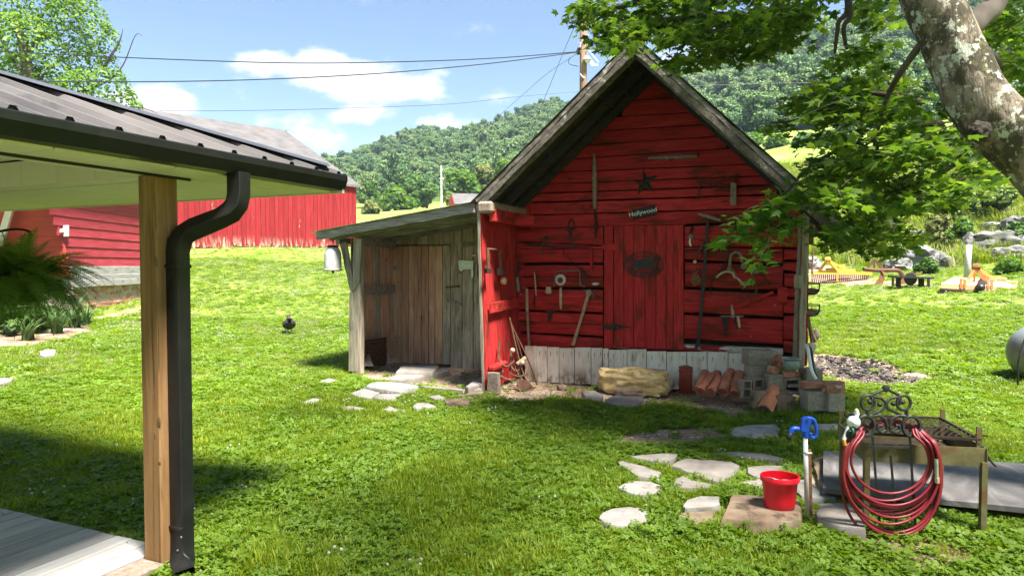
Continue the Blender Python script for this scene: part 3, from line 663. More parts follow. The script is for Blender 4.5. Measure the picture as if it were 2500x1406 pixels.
def hinge(y, mat):
    m = MB(); m.plate([F(1470, y-6, .062), F(1500, y-8, .062), F(1500, y+8, .062), F(1470, y+4, .062)], NY, .008)
    m.plate([F(1499, y-8, .062), F(1520, y-4, .062), F(1542, y, .062), F(1520, y+4, .062), F(1499, y+8, .062)], NY, .008)
    m.tube([F(1500, y-9, .066), F(1500, y+9, .066)], .011, 8); m.build('hinge', mat, door)
hinge(604, red_vert); hinge(798, rust_dark)
m = MB(); m.bar(F(1631, 672, .07), F(1664, 672, .07), .006, .012); m.tube([F(1660, 668, .075), F(1664, 672, .085), F(1666, 674, .075)], .008, 6); m.build('latch', red_vert, door)
m = MB(); m.plate([F(1634, 688, .062), F(1641, 688, .062), F(1641, 708, .062), F(1634, 708, .062)], NY, .01); m.bar(F(1645, 712, .075), F(1659, 727, .075), .008, .025); m.build('turn_button', red_vert, door)
# white skirting boards under the sill
xs = [1282, 1311, 1337, 1366, 1404, 1444, 1472, 1487, 1532, 1579, 1628, 1677, 1727, 1778, 1826]
for i in range(len(xs)-1):
    if i in (6,): pass
    yt = 845+(xs[i]-1300)*.037+random.uniform(-2, 2); yb = 925+(xs[i]-1300)*.055
    o = vboard('skirting_board', white_old, xs[i]+.8, xs[i+1]-.8, yt, yb+6, .024, .10 if i else .13, .003, .0015)
    for (fx, fy) in ((.25, .16), (.8, .14)):
        x = xs[i]+(xs[i+1]-xs[i])*fx; y = yt+(yb-yt)*fy
        m = MB(); p = F(x, y, .128); m.lathe(p, NY, [(.007, 0), (.005, .004)], 6)
        m.plate([F(x-.7, y, .1245), F(x+.7, y, .1245), F(x+.4, y+9+5*random.random(), .1245), F(x-.4, y+9, .1245)], NY, .0015); m.build('rusty_nail', rust_orange, o)
# projecting wing wall on the left (its inner face turns to the viewer)
XW = -3.97
def wing(y0, y1, z0, z1, name='wing_board', mat=red_vert, t=.03, x=XW, lean=.0):
    m = MB(); m.plank(V((x, y0, z0)), V((x-lean, y0, z1)), V((x-lean, y1, z1)), V((x, y1, z0)), V((1, 0, 0)), t, .004, .002, 5); return m.build(name, mat, shed)
wing(8.12, 8.42, .03, 2.52, lean=.07); wing(8.43, 8.70, .04, 2.50, lean=.07); wing(8.71, 9.0, .05, 2.5, lean=.06); wing(9.01, 9.29, .05, 2.5, lean=.05)
m = MB(); m.plank(V((-3.99, 8.085, .0)), V((-4.06, 8.085, 2.52)), V((-4.02, 8.085, 2.52)), V((-3.945, 8.085, .0)), NY, .012, .003, .006, 12); m.build('wing_edge', grey_wood, shed)
m = MB(); m.plank(V((-3.935, 8.2, 1.06)), V((-3.935, 9.15, 1.10)), V((-3.935, 9.15, 1.24)), V((-3.935, 8.2, 1.20)), V((1, 0, 0)), .03, .005, .003, 5); m.build('wing_rail', red_board, shed)
m = MB(); m.plank(V((-3.90, 8.14, .0)), V((-3.90, 8.14, .28)), V((-3.74, 8.14, .28)), V((-3.74, 8.14, .0)), NY, .09, .008, .008, 3); m.build('base_block', old_wood, shed)
m = MB(); m.bar(V((-3.87, 8.12, .325)), V((-3.90, 8.62, .335)), .11, .08, ch=.025); m.build('base_beam', red_log, shed)
# right corner post and trim board
m = MB(); m.plank(onY(1945, 962, 9.02), onY(1963, 470, 9.02), onY(1979, 470, 9.02), onY(1962, 962, 9.02), NY, .09, .012, .006, 16); m.build('corner_post', grey_wood, shed, smooth=40)
m = MB(); m.plank(onY(1934, 870, 9.06), onY(1950, 540, 9.06), onY(1958, 540, 9.06), onY(1948, 870, 9.06), NY, .05, .01, .005, 12); m.build('corner_trim', grey_wood, shed)
m = MB(); m.box(onY(1949, 688, 8.97), (.10, .08, .17), None, .01); m.build('spacer_block', grey_wood, shed)
# side walls
m = MB(); m.plate([V((-3.99, 9.31, .1)), V((-3.99, 14.2, .1)), V((-3.99, 14.2, 2.55)), V((-3.99, 9.31, 2.55))], V((1, 0, 0)), .06); m.build('side_wall', red_board, shed)
for i in range(9):
    z0 = .42+i*.235; m = MB(); m.plank(V((-.1, 9.33, z0)), V((-.1, 14.2, z0)), V((-.1, 14.2, z0+.22)), V((-.1, 9.33, z0+.22)), V((1, 0, 0)), .12, .02, .006, 10); m.build('log', red_log, shed)
m = MB(); m.plate([V((-3.99, 14.2, .1)), V((-.05, 14.2, .1)), V((-.05, 14.2, 2.5)), V((PK, 14.2, 4.25)), V((-3.99, 14.2, 2.5))], V((0, 1, 0)), .05); m.build('rear_wall', red_board, shed)
# ---- roof: sheathing boards seen from below, tin sheet on top, weathered rakes
YB = 14.5
def slope_pt(side, s, y, dz=0.0):
    """s metres (horizontal) from the ridge"""
    x = PK-s if side < 0 else PK+s; k = SL if side < 0 else SR; return V((x, y, PZ-s*k+dz))
for side, ln in ((-1, 2.14), (1, 2.44)):
    k = SL if side < 0 else SR; n = V((side*k, 0, 1)).normalized(); nb = 11
    for i in range(nb):
        s0 = ln*i/nb+.006; s1 = ln*(i+1)/nb-.006; m = MB()
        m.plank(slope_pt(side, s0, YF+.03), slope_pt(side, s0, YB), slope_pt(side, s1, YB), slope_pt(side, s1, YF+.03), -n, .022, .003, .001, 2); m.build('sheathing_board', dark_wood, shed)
    # tin sheet with corrugations
    mb = MB(); ys = np.linspace(YF-.05, YB, 160); v = []
    for q, yy in enumerate(ys):
        h = .010*(1+math.cos(q*math.pi*.5)); mb.v += [slope_pt(side, -.02, yy)+n*(.012+h), slope_pt(side, ln+.06, yy)+n*(.012+h)]
    for q in range(len(ys)-1): mb.f.append((2*q, 2*q+1, 2*q+3, 2*q+2))
    mb.build('roof_sheet', roof_grey, shed, fix=False)
    # rake: fascia board, weathered strip above it
    m = MB(); m.plank(slope_pt(side, -.0, YF-.0)-n*.125, slope_pt(side, ln, YF-.0)-n*.125, slope_pt(side, ln, YF-.0)-n*.045, slope_pt(side, 0, YF-.0)-n*.045, NY, .035, .008, .008, 26); m.build('rake_board', rake_wood, shed, smooth=35)
    m = MB(); m.plank(slope_pt(side, -.0, YF+.01)-n*.045, slope_pt(side, ln, YF+.01)-n*.045, slope_pt(side, ln, YF+.01)+n*.012, slope_pt(side, 0, YF+.01)+n*.012, NY, .05, .006, .010, 30); m.build('rake_strip', rake_wood if side < 0 else grey_wood_x, shed, smooth=35)
    # barge rafter behind the rake and a second one near the wall
    for yy in (YF+.06, YF+.62, YW-.10):
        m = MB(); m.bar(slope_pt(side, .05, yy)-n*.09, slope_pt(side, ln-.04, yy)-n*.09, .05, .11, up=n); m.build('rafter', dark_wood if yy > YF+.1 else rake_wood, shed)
m = MB(); m.tube([V((PK, YF-.06, PZ+.03)), V((PK, YB, PZ+.03))], .05, 8); m.build('ridge_cap', roof_grey, shed)
# plate log carrying the left eave, its cut end showing; tie beam into the wall
m = MB(); p = onY(1184, 506, 8.06); m.box(V((p.x, 8.66, p.z)), (.22, 1.25, .155), None, .03); m.build('plate_log', old_wood, shed)
m = MB(); m.box(V((-3.86, 8.72, 2.38)), (.10, 1.16, .17), None, .01); m.build('tie_beam', red_board, shed)
m = MB(); m.box(V((-3.7, 8.9, 2.35)), (.3, .12, .14), None, .01); m.build('bracket_block', red_board, shed)
m = MB(); p = onY(1985, 520, 9.1); m.box(V((.14, 11.6, 2.42)), (.16, 5.6, .14), None, .02); m.build('plate_log', old_wood, shed)

# ------------------------------------------------------------------ the grey lean-to on its left side
lean = thing('lean_to', 'weathered grey plank lean-to with brown plank door against the red shed', 'shed', (-5.4, 9.2, 0))
YL = 9.90
def G(px, py, o=0.0): return onY(px, py, YL-o)
# plank door
m = MB(); m.plate([G(955, 604, .0), G(1101, 604, .0), G(1101, 888, .0), G(955, 884, .0)], NY, .01); ldoor = m.build('door', brown_wood, lean)
xs = [959, 981, 999, 1012, 1031, 1048, 1063, 1082, 1101]
for i in range(8):
    m = MB(); yt = 602-(xs[i]-959)*.015+random.uniform(-1, 1); yb = 884+(xs[i]-959)*.035+random.uniform(-1, 1)
    m.plank(G(xs[i]+.5, yb, .012), G(xs[i]+.5, yt, .012), G(xs[i+1]-.5, yt, .012), G(xs[i+1]-.5, yb+.5, .012), NY, .024, .004, .002, 7); m.build('door_plank', brown_wood if i < 7 else grey_wood, ldoor)
for y in (653, 823):
    m = MB(); m.plate([G(955, y-8, .04), G(962, y-8, .04), G(962, y+9, .04), G(955, y+9, .04)], NY, .006)
    m.plate([G(962, y-5, .04), G(981, y-2, .04), G(981, y+3, .04), G(962, y+5, .04)], NY, .006); m.build('hinge', steel, ldoor)
m = MB(); m.bar(G(1088, 702, .05), G(1122, 698, .05), .008, .03); m.tube([G(1116, 697, .06), G(1121, 699, .07), G(1117, 702, .06)], .007, 6); m.build('hasp', rust, ldoor)
m = MB(); m.bar(G(1090, 732, .06), G(1125, 743, .06), .02, .045); m.build('turn_button', grey_wood, ldoor)
# wall planks beside and above the door
for (x0, x1, yt, yb, mt) in [(942, 957, 560, 885, grey_wood), (1102, 1130, 545, 899, grey_wood), (1131, 1157, 540, 903, grey_wood), (1158, 1192, 535, 905, grey_wood)]:
    vboard('wall_plank', mt, x0, x1-.8, yt, yb, .03, .0, .004, .003, lean, G, ns=9)
xs = [942, 968, 995, 1020, 1046, 1075, 1102]
for i in range(6): vboard('wall_plank', grey_wood, xs[i]+.5, xs[i+1]-.5, 556-(xs[i]-940)*.1, 598, .02, -.01, .003, .002, lean, G)
# left side wall, seen from inside
XL = -6.62
for i in range(6):
    y0 = 8.72+i*.2; m = MB(); m.plank(V((XL, y0+.004, .06+.02*i)), V((XL, y0+.004, 2.15)), V((XL, y0+.194, 2.15)), V((XL, y0+.194, .06)), V((1, 0, 0)), .025, .004, .003, 6); m.build('side_plank', brown_wood if i % 3 else grey_wood, lean)
for z in (1.30, 2.08):
    m = MB(); m.bar(V((XL+.055, 8.75, z)), V((XL+.055, 9.88, z)), .05, .13); m.build('side_rail', grey_wood_x, lean)
# front post: two timbers, a brace and a short lower facing board
m = MB(); m.plank(onY(868, 918, 8.62), onY(873, 585, 8.62), onY(888, 585, 8.62), onY(889, 914, 8.62), NY, .10, .008, .005, 9); m.build('post', grey_wood, lean, smooth=40)
m = MB(); m.plank(onY(855, 905, 8.56), onY(857, 712, 8.56), onY(884, 710, 8.56), onY(876, 905, 8.56), NY, .045, .006, .004, 7); m.build('post_facing', grey_wood, lean)
m = MB(); m.plank(onY(858, 710, 8.57), onY(833, 596, 8.57), onY(848, 592, 8.57), onY(869, 708, 8.57), NY, .04, .005, .003, 6); m.build('brace', grey_wood, lean)
m = MB(); m.plank(onY(864, 712, 8.55), onY(867, 583, 8.55), onY(886, 583, 8.55), onY(882, 690, 8.55), NY, .05, .006, .006, 6); m.build('post_head', grey_wood, lean)
m = MB(); m.bar(onY(824, 590, 8.66), V((-6.6, 9.9, 2.16)), .09, .10); m.build('side_plate', grey_wood_x, lean)
# roof of the lean-to
A, B = onY(776, 586, 8.30), onY(1160, 519, 8.30); A2, B2 = onY(773, 566, 8.30), onY(1163, 494, 8.30)
m = MB(); m.plank(A, B, onY(1160, 496, 8.30), onY(775, 568, 8.30), NY, .04, .006, .007, 26); m.build('fascia_board', grey_wood_x, lean, smooth=40)
rx = V((B2.x-A2.x, 0, B2.z-A2.z)); nrm = V((-rx.z, 0, rx.x)).normalized()
for i in range(12):
    f0, f1 = i/12+.002, (i+1)/12-.002; p0, p1 = A2.lerp(B2, f0)-nrm*.035, A2.lerp(B2, f1)-nrm*.035; m = MB()
    m.plank(V((p0.x, 8.32, p0.z)), V((p0.x, 12.5, p0.z)), V((p1.x, 12.5, p1.z)), V((p1.x, 8.32, p1.z)), -nrm, .02, .003, .001, 2); m.build('sheathing_board', grey_wood_x if i % 2 else dark_wood, lean)
m = MB(); ys = np.linspace(8.22, 12.6, 90)
for q, yy in enumerate(ys):
    h = .009*(1+math.cos(q*math.pi*.5)); m.v += [V((A2.x-.06, yy, A2.z-.012))+nrm*(h-.01), V((B2.x+.02, yy, B2.z))+nrm*(h-.01)]
for q in range(len(ys)-1): m.f.append((2*q, 2*q+1, 2*q+3, 2*q+2))
m.build('roof_sheet', galv, lean, fix=False)
for yy in (8.5, 9.2, 9.8):
    m = MB(); a = A2.lerp(B2, .03)-nrm*.10; b = A2.lerp(B2, .97)-nrm*.10; m.bar(V((a.x, yy, a.z)), V((b.x, yy, b.z)), .05, .09, up=nrm); m.build('rafter', grey_wood_x, lean)
m = MB(); m.plate([V((-6.62, 12.4, .1)), V((-4.0, 12.4, .1)), V((-4.0, 12.4, 2.5)), V((-6.62, 12.4, 2.2))], V((0, 1, 0)), .04); m.build('rear_wall', grey_wood, lean)
m = MB(); m.plate([V((-6.64, 9.9, .1)), V((-6.64, 12.4, .1)), V((-6.64, 12.4, 2.2)), V((-6.64, 9.9, 2.2))], V((-1, 0, 0)), .03); m.build('side_wall', grey_wood, lean)

# ------------------------------------------------------------------ the porch on the left: hipped metal roof, gutter, post, deck
PX, PYE, ZG = -2.85, 3.72, 2.20           # gutter line, far eave, soffit height
porch = thing('porch', 'porch with grey ribbed metal roof, dark gutter and one square timber post', 'porch', (-3.32, 2.66, 0))
RS = .335
# gutter: K-style trough
prof = [(-.115, .0), (-.115, .10), (-.108, .10), (-.108, .008), (-.03, .008), (-.004, .06), (-.004, .094), (.006, .10), (.012, .094), (.010, .06), (-.022, .0)]
m = MB(); ys = [PYE-.02, -2.5]
for yy in ys:
    for (a, b) in prof: m.v.append(V((PX+a+.0, yy, ZG+b+.01)))
k = len(prof)
for i in range(k): m.f.append((i, (i+1) % k, k+(i+1) % k, k+i))
m.f.append(tuple(range(k)))
m.build('gutter', gutter_mat, porch)
m = MB(); m.plate([V((PX+a, PYE-.012, ZG+b+.01)) for (a, b) in ((-.115, 0), (-.022, 0), (.01, .06), (.01, .10), (-.115, .10))], V((0, 1, 0)), .008); m.build('gutter_end_cap', gutter_mat, porch)
# ribbed roof sheet on the gutter side, trimmed at the hip
ZR = ZG+.112
def roofp(x, y, dz=0.0): return V((x, y, ZR+(PX-.03-x)*RS+dz))
rib = [(0, 0), (.016, .027), (.040, .027), (.056, 0), (.092, 0), (.098, .008), (.108, .008), (.114, 0), (.148, 0), (.154, .008), (.164, .008), (.170, 0)]
m = MB(); cols = []
y = -1.912-.028
while y < PYE:
    for (a, h) in rib:
        if y+a < PYE-.01: cols.append((y+a, h))
    y += .222
for (yy, h) in cols:
    xe = PX-.03-max(PYE-yy, .01); m.v += [roofp(PX+.0, yy, h), roofp(xe, yy, h)]
for i in range(len(cols)-1): m.f.append((2*i, 2*i+1, 2*i+3, 2*i+2))
m.build('roof_panel', roof_grey, porch, fix=False)
m = MB(); y = -1.912-.028
while y < PYE:
    m.plate([roofp(PX-.012, y+.004, -.002), roofp(PX-.012, y+.052, -.002), roofp(PX-.012, y+.038, .018), roofp(PX-.012, y+.018, .018)], V((-1, 0, 0)), .01); y += .222
m.build('rib_end_dark', gutter_mat, porch)  # near-black plates stand in for the shade inside the open rib ends
for k in range(4):
    s = .25+.42*k; y = -1.912+.09
    while y < PYE-s-.1:
        m = MB(); m.lathe(roofp(PX-.03-s, y, .003), V((RS, 0, 1)), [(.008, 0), (.008, .004), (.004, .006)], 6); m.build('roof_screw', gutter_mat, porch) if y > 1.2 else None
        y += .222
# far slope
m = MB(); m.v = [V((PX, PYE, ZR)), V((PX-6, PYE, ZR)), V((PX-6, PYE-3.5, ZR+3.5*RS)), V((PX-3.5, PYE-3.5, ZR+3.5*RS))]; m.f = [(0, 1, 2, 3)]; m.build('roof_panel', roof_blue, porch, fix=False)
# hip cap: folded strip standing on the ribs
c0 = roofp(PX-.10, PYE-.07, .032); d = V((-1, -1, RS)); c1 = c0+d*4.5; sd = V((1, -1, 0)).normalized()
m = MB()
for (p) in (c0, c1):
    m.v += [p+sd*.135+V((0, 0, -.02)), p+sd*.13+V((0, 0, -.012)), p+V((0, 0, .022)), p-sd*.13+V((0, 0, -.03)), p-sd*.14+V((0, 0, -.045))]
m.f = [(i, i+1, i+6, i+5) for i in range(4)]; m.build('hip_cap', roof_blue, porch, fix=False)
m = MB(); m.bar(c0-V((0, 0, .03)), c1-V((0, 0, .03)), .14, .012, up=V((RS*.7, RS*.7, 1))); m.build('hip_board', gutter_mat, porch)
# soffit panels, fascia returns, beams, ceiling
y = -2.4
while y < PYE-.32:
    m = MB(); m.plank(V((PX-.118, y, ZG)), V((-3.255, y, ZG)), V((-3.255, y+.298, ZG)), V((PX-.118, y+.298, ZG)), V((0, 0, 1)), .01, .002, 0, 1); m.build('soffit_panel', vinyl, porch); y += .305
x = -3.26
while x > -8.5:
    m = MB(); m.plank(V((x, 2.80, ZG+.001)), V((x, PYE-.03, ZG+.001)), V((x-.298, PYE-.03, ZG+.001)), V((x-.298, 2.80, ZG+.001)), V((0, 0, 1)), .01, .002, 0, 1); m.build('soffit_panel', vinyl, porch); x -= .305
m = MB(); m.plank(V((-3.255, 2.80, ZG-.004)), V((-2.98, PYE-.03, ZG-.004)), V((-2.98, PYE-.01, ZG-.004)), V((-3.255, 2.83, ZG-.004)), V((0, 0, 1)), .005, .001, 0, 1); m.build('soffit_trim', vinyl, porch)
m = MB(); m.bar(V((-2.87, PYE-.012, ZG+.03)), V((-8.5, PYE-.012, ZG+.03)), .022, .075); m.build('fascia', vinyl, porch)
m = MB(); m.bar(V((-2.87, PYE+.012, ZG+.075)), V((-8.5, PYE+.012, ZG+.075)), .02, .10); m.build('fascia_flashing', gutter_mat, porch)
m = MB(); m.bar(V((-3.33, -2.4, ZG+.075)), V((-3.33, 2.79, ZG+.075)), .16, .15); m.build('beam', vinyl, porch)
m = MB(); m.bar(V((-3.415, 2.70, ZG+.077)), V((-8.5, 2.70, ZG+.077)), .16, .15); m.build('beam', vinyl, porch)
m = MB(); m.bar(V((-3.245, -2.4, ZG-.006)), V((-3.245, 2.80, ZG-.006)), .018, .016); m.build('soffit_trim', gutter_mat, porch)
x = -3.42
while x > -8.4:
    m = MB(); m.plank(V((x, -2.4, ZG+.16)), V((x, 2.61, ZG+.16)), V((x-.30, 2.61, ZG+.16)), V((x-.30, -2.4, ZG+.16)), V((0, 0, 1)), .01, .002, 0, 1); m.build('ceiling_panel', vinyl, porch); x -= .305
x = -3.45
while x > -8.4:
    m = MB(); m.plank(V((x, 2.622, ZG-.001)), V((x, 2.622, ZG+.15)), V((x-.34, 2.622, ZG+.15)), V((x-.34, 2.622, ZG-.001)), NY, .006, .002, 0, 1); m.build('beam_panel', vinyl, porch); x -= .345
# square post with knots and checks
m = MB(); pc = V((-3.325, 2.655, 0)); m.box(pc+V((0, 0, 1.115)), (.14, .14, 2.17), None, .006); post = m.build('post', post_wood, porch)
for (px, py, rx, rz) in [(392, 640, .013, .032), (389, 1030, .017, .034), (379, 1062, .007, .026), (394, 1130, .010, .012)]:
    q = onY(px, py, 2.585) if px < 405 else None
    m = MB(); m.lathe(V((min(q.x, -3.262), 2.5855, q.z)), NY, [(1, 0), (.75, .002), (.0, .003)], 10, rx, rz, xdir=V((1, 0, 0))); m.build('knot', knot_wood, post)
for (px, y0, y1, w) in [(374, 960, 1380, .004), (388, 1180, 1395, .007), (386, 700, 900, .003), (378, 470, 560, .003)]:
    a, b = onY(px, y0, 2.5845), onY(px+3, y1, 2.5845); m = MB(); m.plate([a+V((-w*.3, 0, 0)), a+V((w*.3, 0, 0)), b+V((w, 0, 0)), b+V((-w, 0, 0))], NY, .0012); m.build('check_crack', knot_wood, post)
# downspout: rectangular tube with elbows and corrugated bends
path = [V((-2.895, 2.82, ZG+.02)), V((-2.895, 2.82, 2.10)), V((-2.905, 2.815, 2.045)), V((-2.935, 2.80, 2.0)), V((-2.99, 2.775, 1.965)), V((-3.13, 2.715, 1.905)), V((-3.175, 2.695, 1.875)), V((-3.20, 2.685, 1.83)), V((-3.208, 2.68, 1.775)), V((-3.208, 2.68, .16)), V((-3.203, 2.675, .10)), V((-3.185, 2.66, .055)), V((-3.15, 2.63, .03)), V((-3.06, 2.57, .02))]
m = MB(); sec = [(-.05, -.036), (-.05, .036), (-.044, .042), (.044, .042), (.05, .036), (.05, -.036), (.044, -.042), (-.044, -.042)]
fine = []
for i in range(len(path)-1):
    fine.append(path[i])
fine.append(path[-1])
for i, p in enumerate(fine):
    t = (fine[min(i+1, len(fine)-1)]-fine[max(i-1, 0)]).normalized()
    side = V((.42, -.9, 0)).normalized() if True else None
    hx = V((1, 0, 0)); ax = hx-t*hx.dot(t)
    if ax.length < .3: ax = V((0, 0, 1))-t*t.z
    ax.normalize(); ay = t.cross(ax)
    w = 1.0+.05*(i % 2 if i not in (0, 1, 8, 9) else 0)
    for (a, b) in sec: m.v.append(p+ax*a*w+ay*b*w)
for i in range(len(fine)-1):
    for q in range(8): m.f.append((i*8+q, i*8+(q+1) % 8, i*8+8+(q+1) % 8, i*8+8+q))
dsp = m.build('downspout', gutter_mat, porch, smooth=35)
for z in (.24, 1.70):
    m = MB(); m.box(V((-3.215, 2.68, z)), (.115, .098, .02), None, .003); m.build('strap', gutter_mat, dsp)
for (dx, dz) in ((.0, .12), (.03, .2)):
    m = MB(); m.lathe(V((-3.19+dx, 2.634, dz)), NY, [(.006, 0), (.006, .003), (.003, .005)], 8); m.build('rivet', steel, dsp)
# unseen house wall and roof behind the viewer, added to darken the shed gable
m = MB()
for i in range(13): m.plank(V((-9, -2.62, i*.25)), V((6.5, -2.62, i*.25)), V((6.5, -2.65, i*.25+.25)), V((-9, -2.65, i*.25+.25)), V((0, 1, 0)), .02, .004, 0, 1)
m.build('unseen_house_wall', vinyl, porch)
m = MB(); m.plate([V((-9.4, -2.3, 3.2)), V((6.9, -2.3, 3.2)), V((6.9, -6.6, 6.4)), V((-9.4, -6.6, 6.4))], V((0, .6, .8)), .06); m.build('unseen_house_roof', roof_grey, porch)
# deck
deck = thing('porch_deck', 'grey painted porch deck boards at the foot of the timber post', 'deck', (-4.5, 1.5, 0))
x = -3.42; i = 0
while x > -7.2:
    m = MB(); m.plank(V((x, -1.5, .035)), V((x, 2.735+random.uniform(-.006, .006), .035)), V((x-.132, 2.735, .035)), V((x-.132, -1.5, .035)), V((0, 0, 1)), .026, .004, .0015, 8); m.build('deck_board', deck_wood, deck); x -= .143
m = MB(); m.bar(V((-3.36, 2.70, .015)), V((-7.2, 2.70, .015)), .04, .05); m.build('rim_joist', grey_wood_x, deck)
m = MB(); m.bar(V((-3.44, 2.64, .018)), V((-3.40, -1.5, .018)), .035, .06); m.build('rim_joist', grey_wood_x, deck)
m = MB(); m.plank(V((-3.405, 2.575, .03)), V((-3.405, 1.2, .03)), V((-3.23, 1.2, .03)), V((-3.23, 2.575, .03)), V((0, 0, 1)), .03, .004, .001, 4); m.build('edge_board', old_wood, deck)
m = MB(); m.box(V((-3.325, 2.655, .02)), (.19, .19, .045), None, .006); m.build('post_base', old_wood, deck)

# ------------------------------------------------------------------ things hung on the shed front
def hung(name, label, cat, parts, P=F, o=.06, n=NY, group=None):
    """parts: [(part name, material, shapes)]; shapes in picture points dropped onto the wall:
       ('t', pts, r) rod, ('c', pts, r) smooth rod, ('p', pts, thick) plate, ('d', (x, y), r, thick) disc, ('r', (x, y), r, tube) ring, ('l', p0, p1, [radii]) turned handle"""
    def shapes(mb, sh):
        for s in sh:
            oo = s[-1] if isinstance(s[-1], dict) else {}; off = o+oo.get('o', 0)
            if s[0] == 't': mb.tube([P(x, y, off) for x, y in s[1]], s[2]*1.3, 7)
            elif s[0] == 'c': mb.tube(bez([P(x, y, off) for x, y in s[1]], 6), s[2]*1.3, 7)
            elif s[0] == 'p': mb.plate([P(x, y, off) for x, y in s[1]], n, s[2])
            elif s[0] == 'd': mb.lathe(P(*s[1], off), n, [(s[2]*.92, 0), (s[2], s[3]*.3), (s[2], s[3]*.7), (s[2]*.9, s[3])], 20)
            elif s[0] == 'r':
                c = P(*s[1], off); x = V((1, 0, 0)); z = V((0, 0, 1)); x = x-n*x.dot(n); x.normalize()
                mb.tube([c+x*math.cos(a)*s[2]+z*math.sin(a)*s[2] for a in np.linspace(0, 2*math.pi, 22)[:-1]], s[3], 6, closed=True)
            elif s[0] == 'l':
                a, b = P(*s[1], off), P(*s[2], off); k = len(s[3]); mb.tube([a.lerp(b, i/(k-1)) for i in range(k)], [q*1.25 for q in s[3]], 8)
            elif s[0] == 'ch':                        # chain of links along points
                pts = bez([P(x, y, off) for x, y in s[1]], 10); L = 0; nxt = 0; flip = 0
                for i in range(1, len(pts)):
                    L += (pts[i]-pts[i-1]).length
                    if L >= nxt:
                        t = (pts[i]-pts[i-1]).normalized(); w = (n if flip else t.cross(n)).normalized(); flip = 1-flip; h = s[2]
                        mb.tube([pts[i]+t*math.cos(a)*h*1.5+w*math.sin(a)*h for a in np.linspace(0, 2*math.pi, 9)[:-1]], h*.36, 5, closed=True); nxt += h*2.2
    if len(parts) == 1:
        mb = MB(); shapes(mb, parts[0][2]); return mb.build(name, parts[0][1], None, smooth=40, label=label, cat=cat, group=group)
    mbs = []
    for (nm, mt, sh) in parts:
        mb = MB(); shapes(mb, sh); mbs.append((nm, mt, mb))
    allv = [p for q in mbs for p in q[2].v]
    c = V((sum(p.x for p in allv)/len(allv), sum(p.y for p in allv)/len(allv), min(p.z for p in allv)))
    root = thing(name, label, cat, c, group)
    for nm, mt, mb in mbs: mb.build(nm, mt, root, smooth=40)
    return root
def lettering(text, size, mat, name, parent, c, right, up, n, depth=.003, spacing=1.0):
    cu = bpy.data.curves.new(name, 'FONT'); cu.body = text; cu.size = size; cu.extrude = depth; cu.align_x = 'CENTER'; cu.align_y = 'CENTER'; cu.space_character = spacing; cu.resolution_u = 3
    ob = bpy.data.objects.new(name, cu); C.objects.link(ob)
    me = bpy.data.meshes.new_from_object(ob.evaluated_get(bpy.context.evaluated_depsgraph_get())); bpy.data.objects.remove(ob)
    M = Matrix((right.normalized(), up.normalized(), V(n).normalized())).transposed().to_4x4(); M.translation = V(c)-ORG[parent.name]
    me.transform(M); me.materials.append(mat)
    o = bpy.data.objects.new(name, me); C.objects.link(o); o.parent = parent; ORG[o.name] = ORG[parent.name]; return o
# star
c = F(1572, 445, .05); m = MB(); pts = []
ang = [96, 24, -46, -116, 168]; R = [.195, .205, .2, .2, .185]
ring = []
for i in range(5):
    a = math.radians(ang[i]); a2 = math.radians((ang[i]+(ang[(i+1) % 5] if i < 4 else ang[0]-360))/2 if i != 3 else (-116+168-360)/2)
    ring += [c+V((math.cos(a)*R[i], 0, math.sin(a)*R[i])), c+V((math.cos(a2)*.075, 0, math.sin(a2)*.075))]
vs = ring+[c+V((0, -.055, 0)), c+V((0, .012, 0))]; fs = []
for i in range(10): fs += [(i, (i+1) % 10, 10), ((i+1) % 10, i, 11)]
m.add(vs, fs); m.build('barn_star', black_iron, None, label='dark iron five-pointed barn star on the red gable', cat='star')
# Hollywood sign
sg = thing('name_sign', 'small black sign with white lettering reading Hollywood above the shed door', 'sign', F(1572, 528, .03))
m = MB(); ax = (F(1601, 512)-F(1543, 524)).normalized(); up = V((-ax.z, 0, ax.x)); cc = F(1572, 518.5, .05)
m.box(cc, ((F(1601, 512)-F(1543, 524)).length, .03, .135), Matrix((ax, V((0, 1, 0)), up)).transposed(), .008); m.build('board', sign_black, sg)
lettering('Hollywood', .088, letter_white, 'lettering', sg, cc+V((-.012, -.017, .0)), ax, up, NY, .002)
# oval pig sign on the door
og = thing('oval_sign', 'oval dark metal sign with a pig silhouette and lettering on the shed door', 'sign', F(1571, 680, .07))
c = F(1571.5, 646, .075); rx_, rz_ = .272, .185
def oval(k, n=40): return [c+V((math.cos(a)*rx_*k, 0, math.sin(a)*rz_*k)) for a in np.linspace(0, 2*math.pi, n+1)[:-1]]
m = MB()
for k0, k1 in ((1.0, .935), (.66, .60)):
    a, b = oval(k0), oval(k1 if k0 == 1.0 else k1); n = len(a); fr = [p+V((0, -.006, 0)) for p in a]; fb = [p+V((0, -.006, 0)) for p in b]; q = len(m.v); m.v += a+b+fr+fb
    for i in range(n):
        j = (i+1) % n; m.f += [(q+2*n+i, q+2*n+j, q+3*n+j, q+3*n+i), (q+i, q+j, q+2*n+j, q+2*n+i), (q+n+i, q+n+j, q+3*n+j, q+3*n+i), (q+i, q+j, q+n+j, q+n+i)]
m.build('frame', black_iron, og)
pig = [(1541, 648), (1545, 641), (1550, 640), (1552, 637), (1560, 634), (1572, 632), (1585, 631), (1594, 632), (1597, 637), (1596, 645), (1594, 650), (1592, 656), (1588, 657), (1585, 661), (1582, 656), (1576, 654), (1566, 655), (1564, 661), (1560, 662), (1557, 661), (1556, 655), (1551, 652), (1545, 651)]
m = MB(); m.plate([F(x, y, .076) for x, y in pig], NY, .006); m.build('pig_silhouette', black_iron, og)
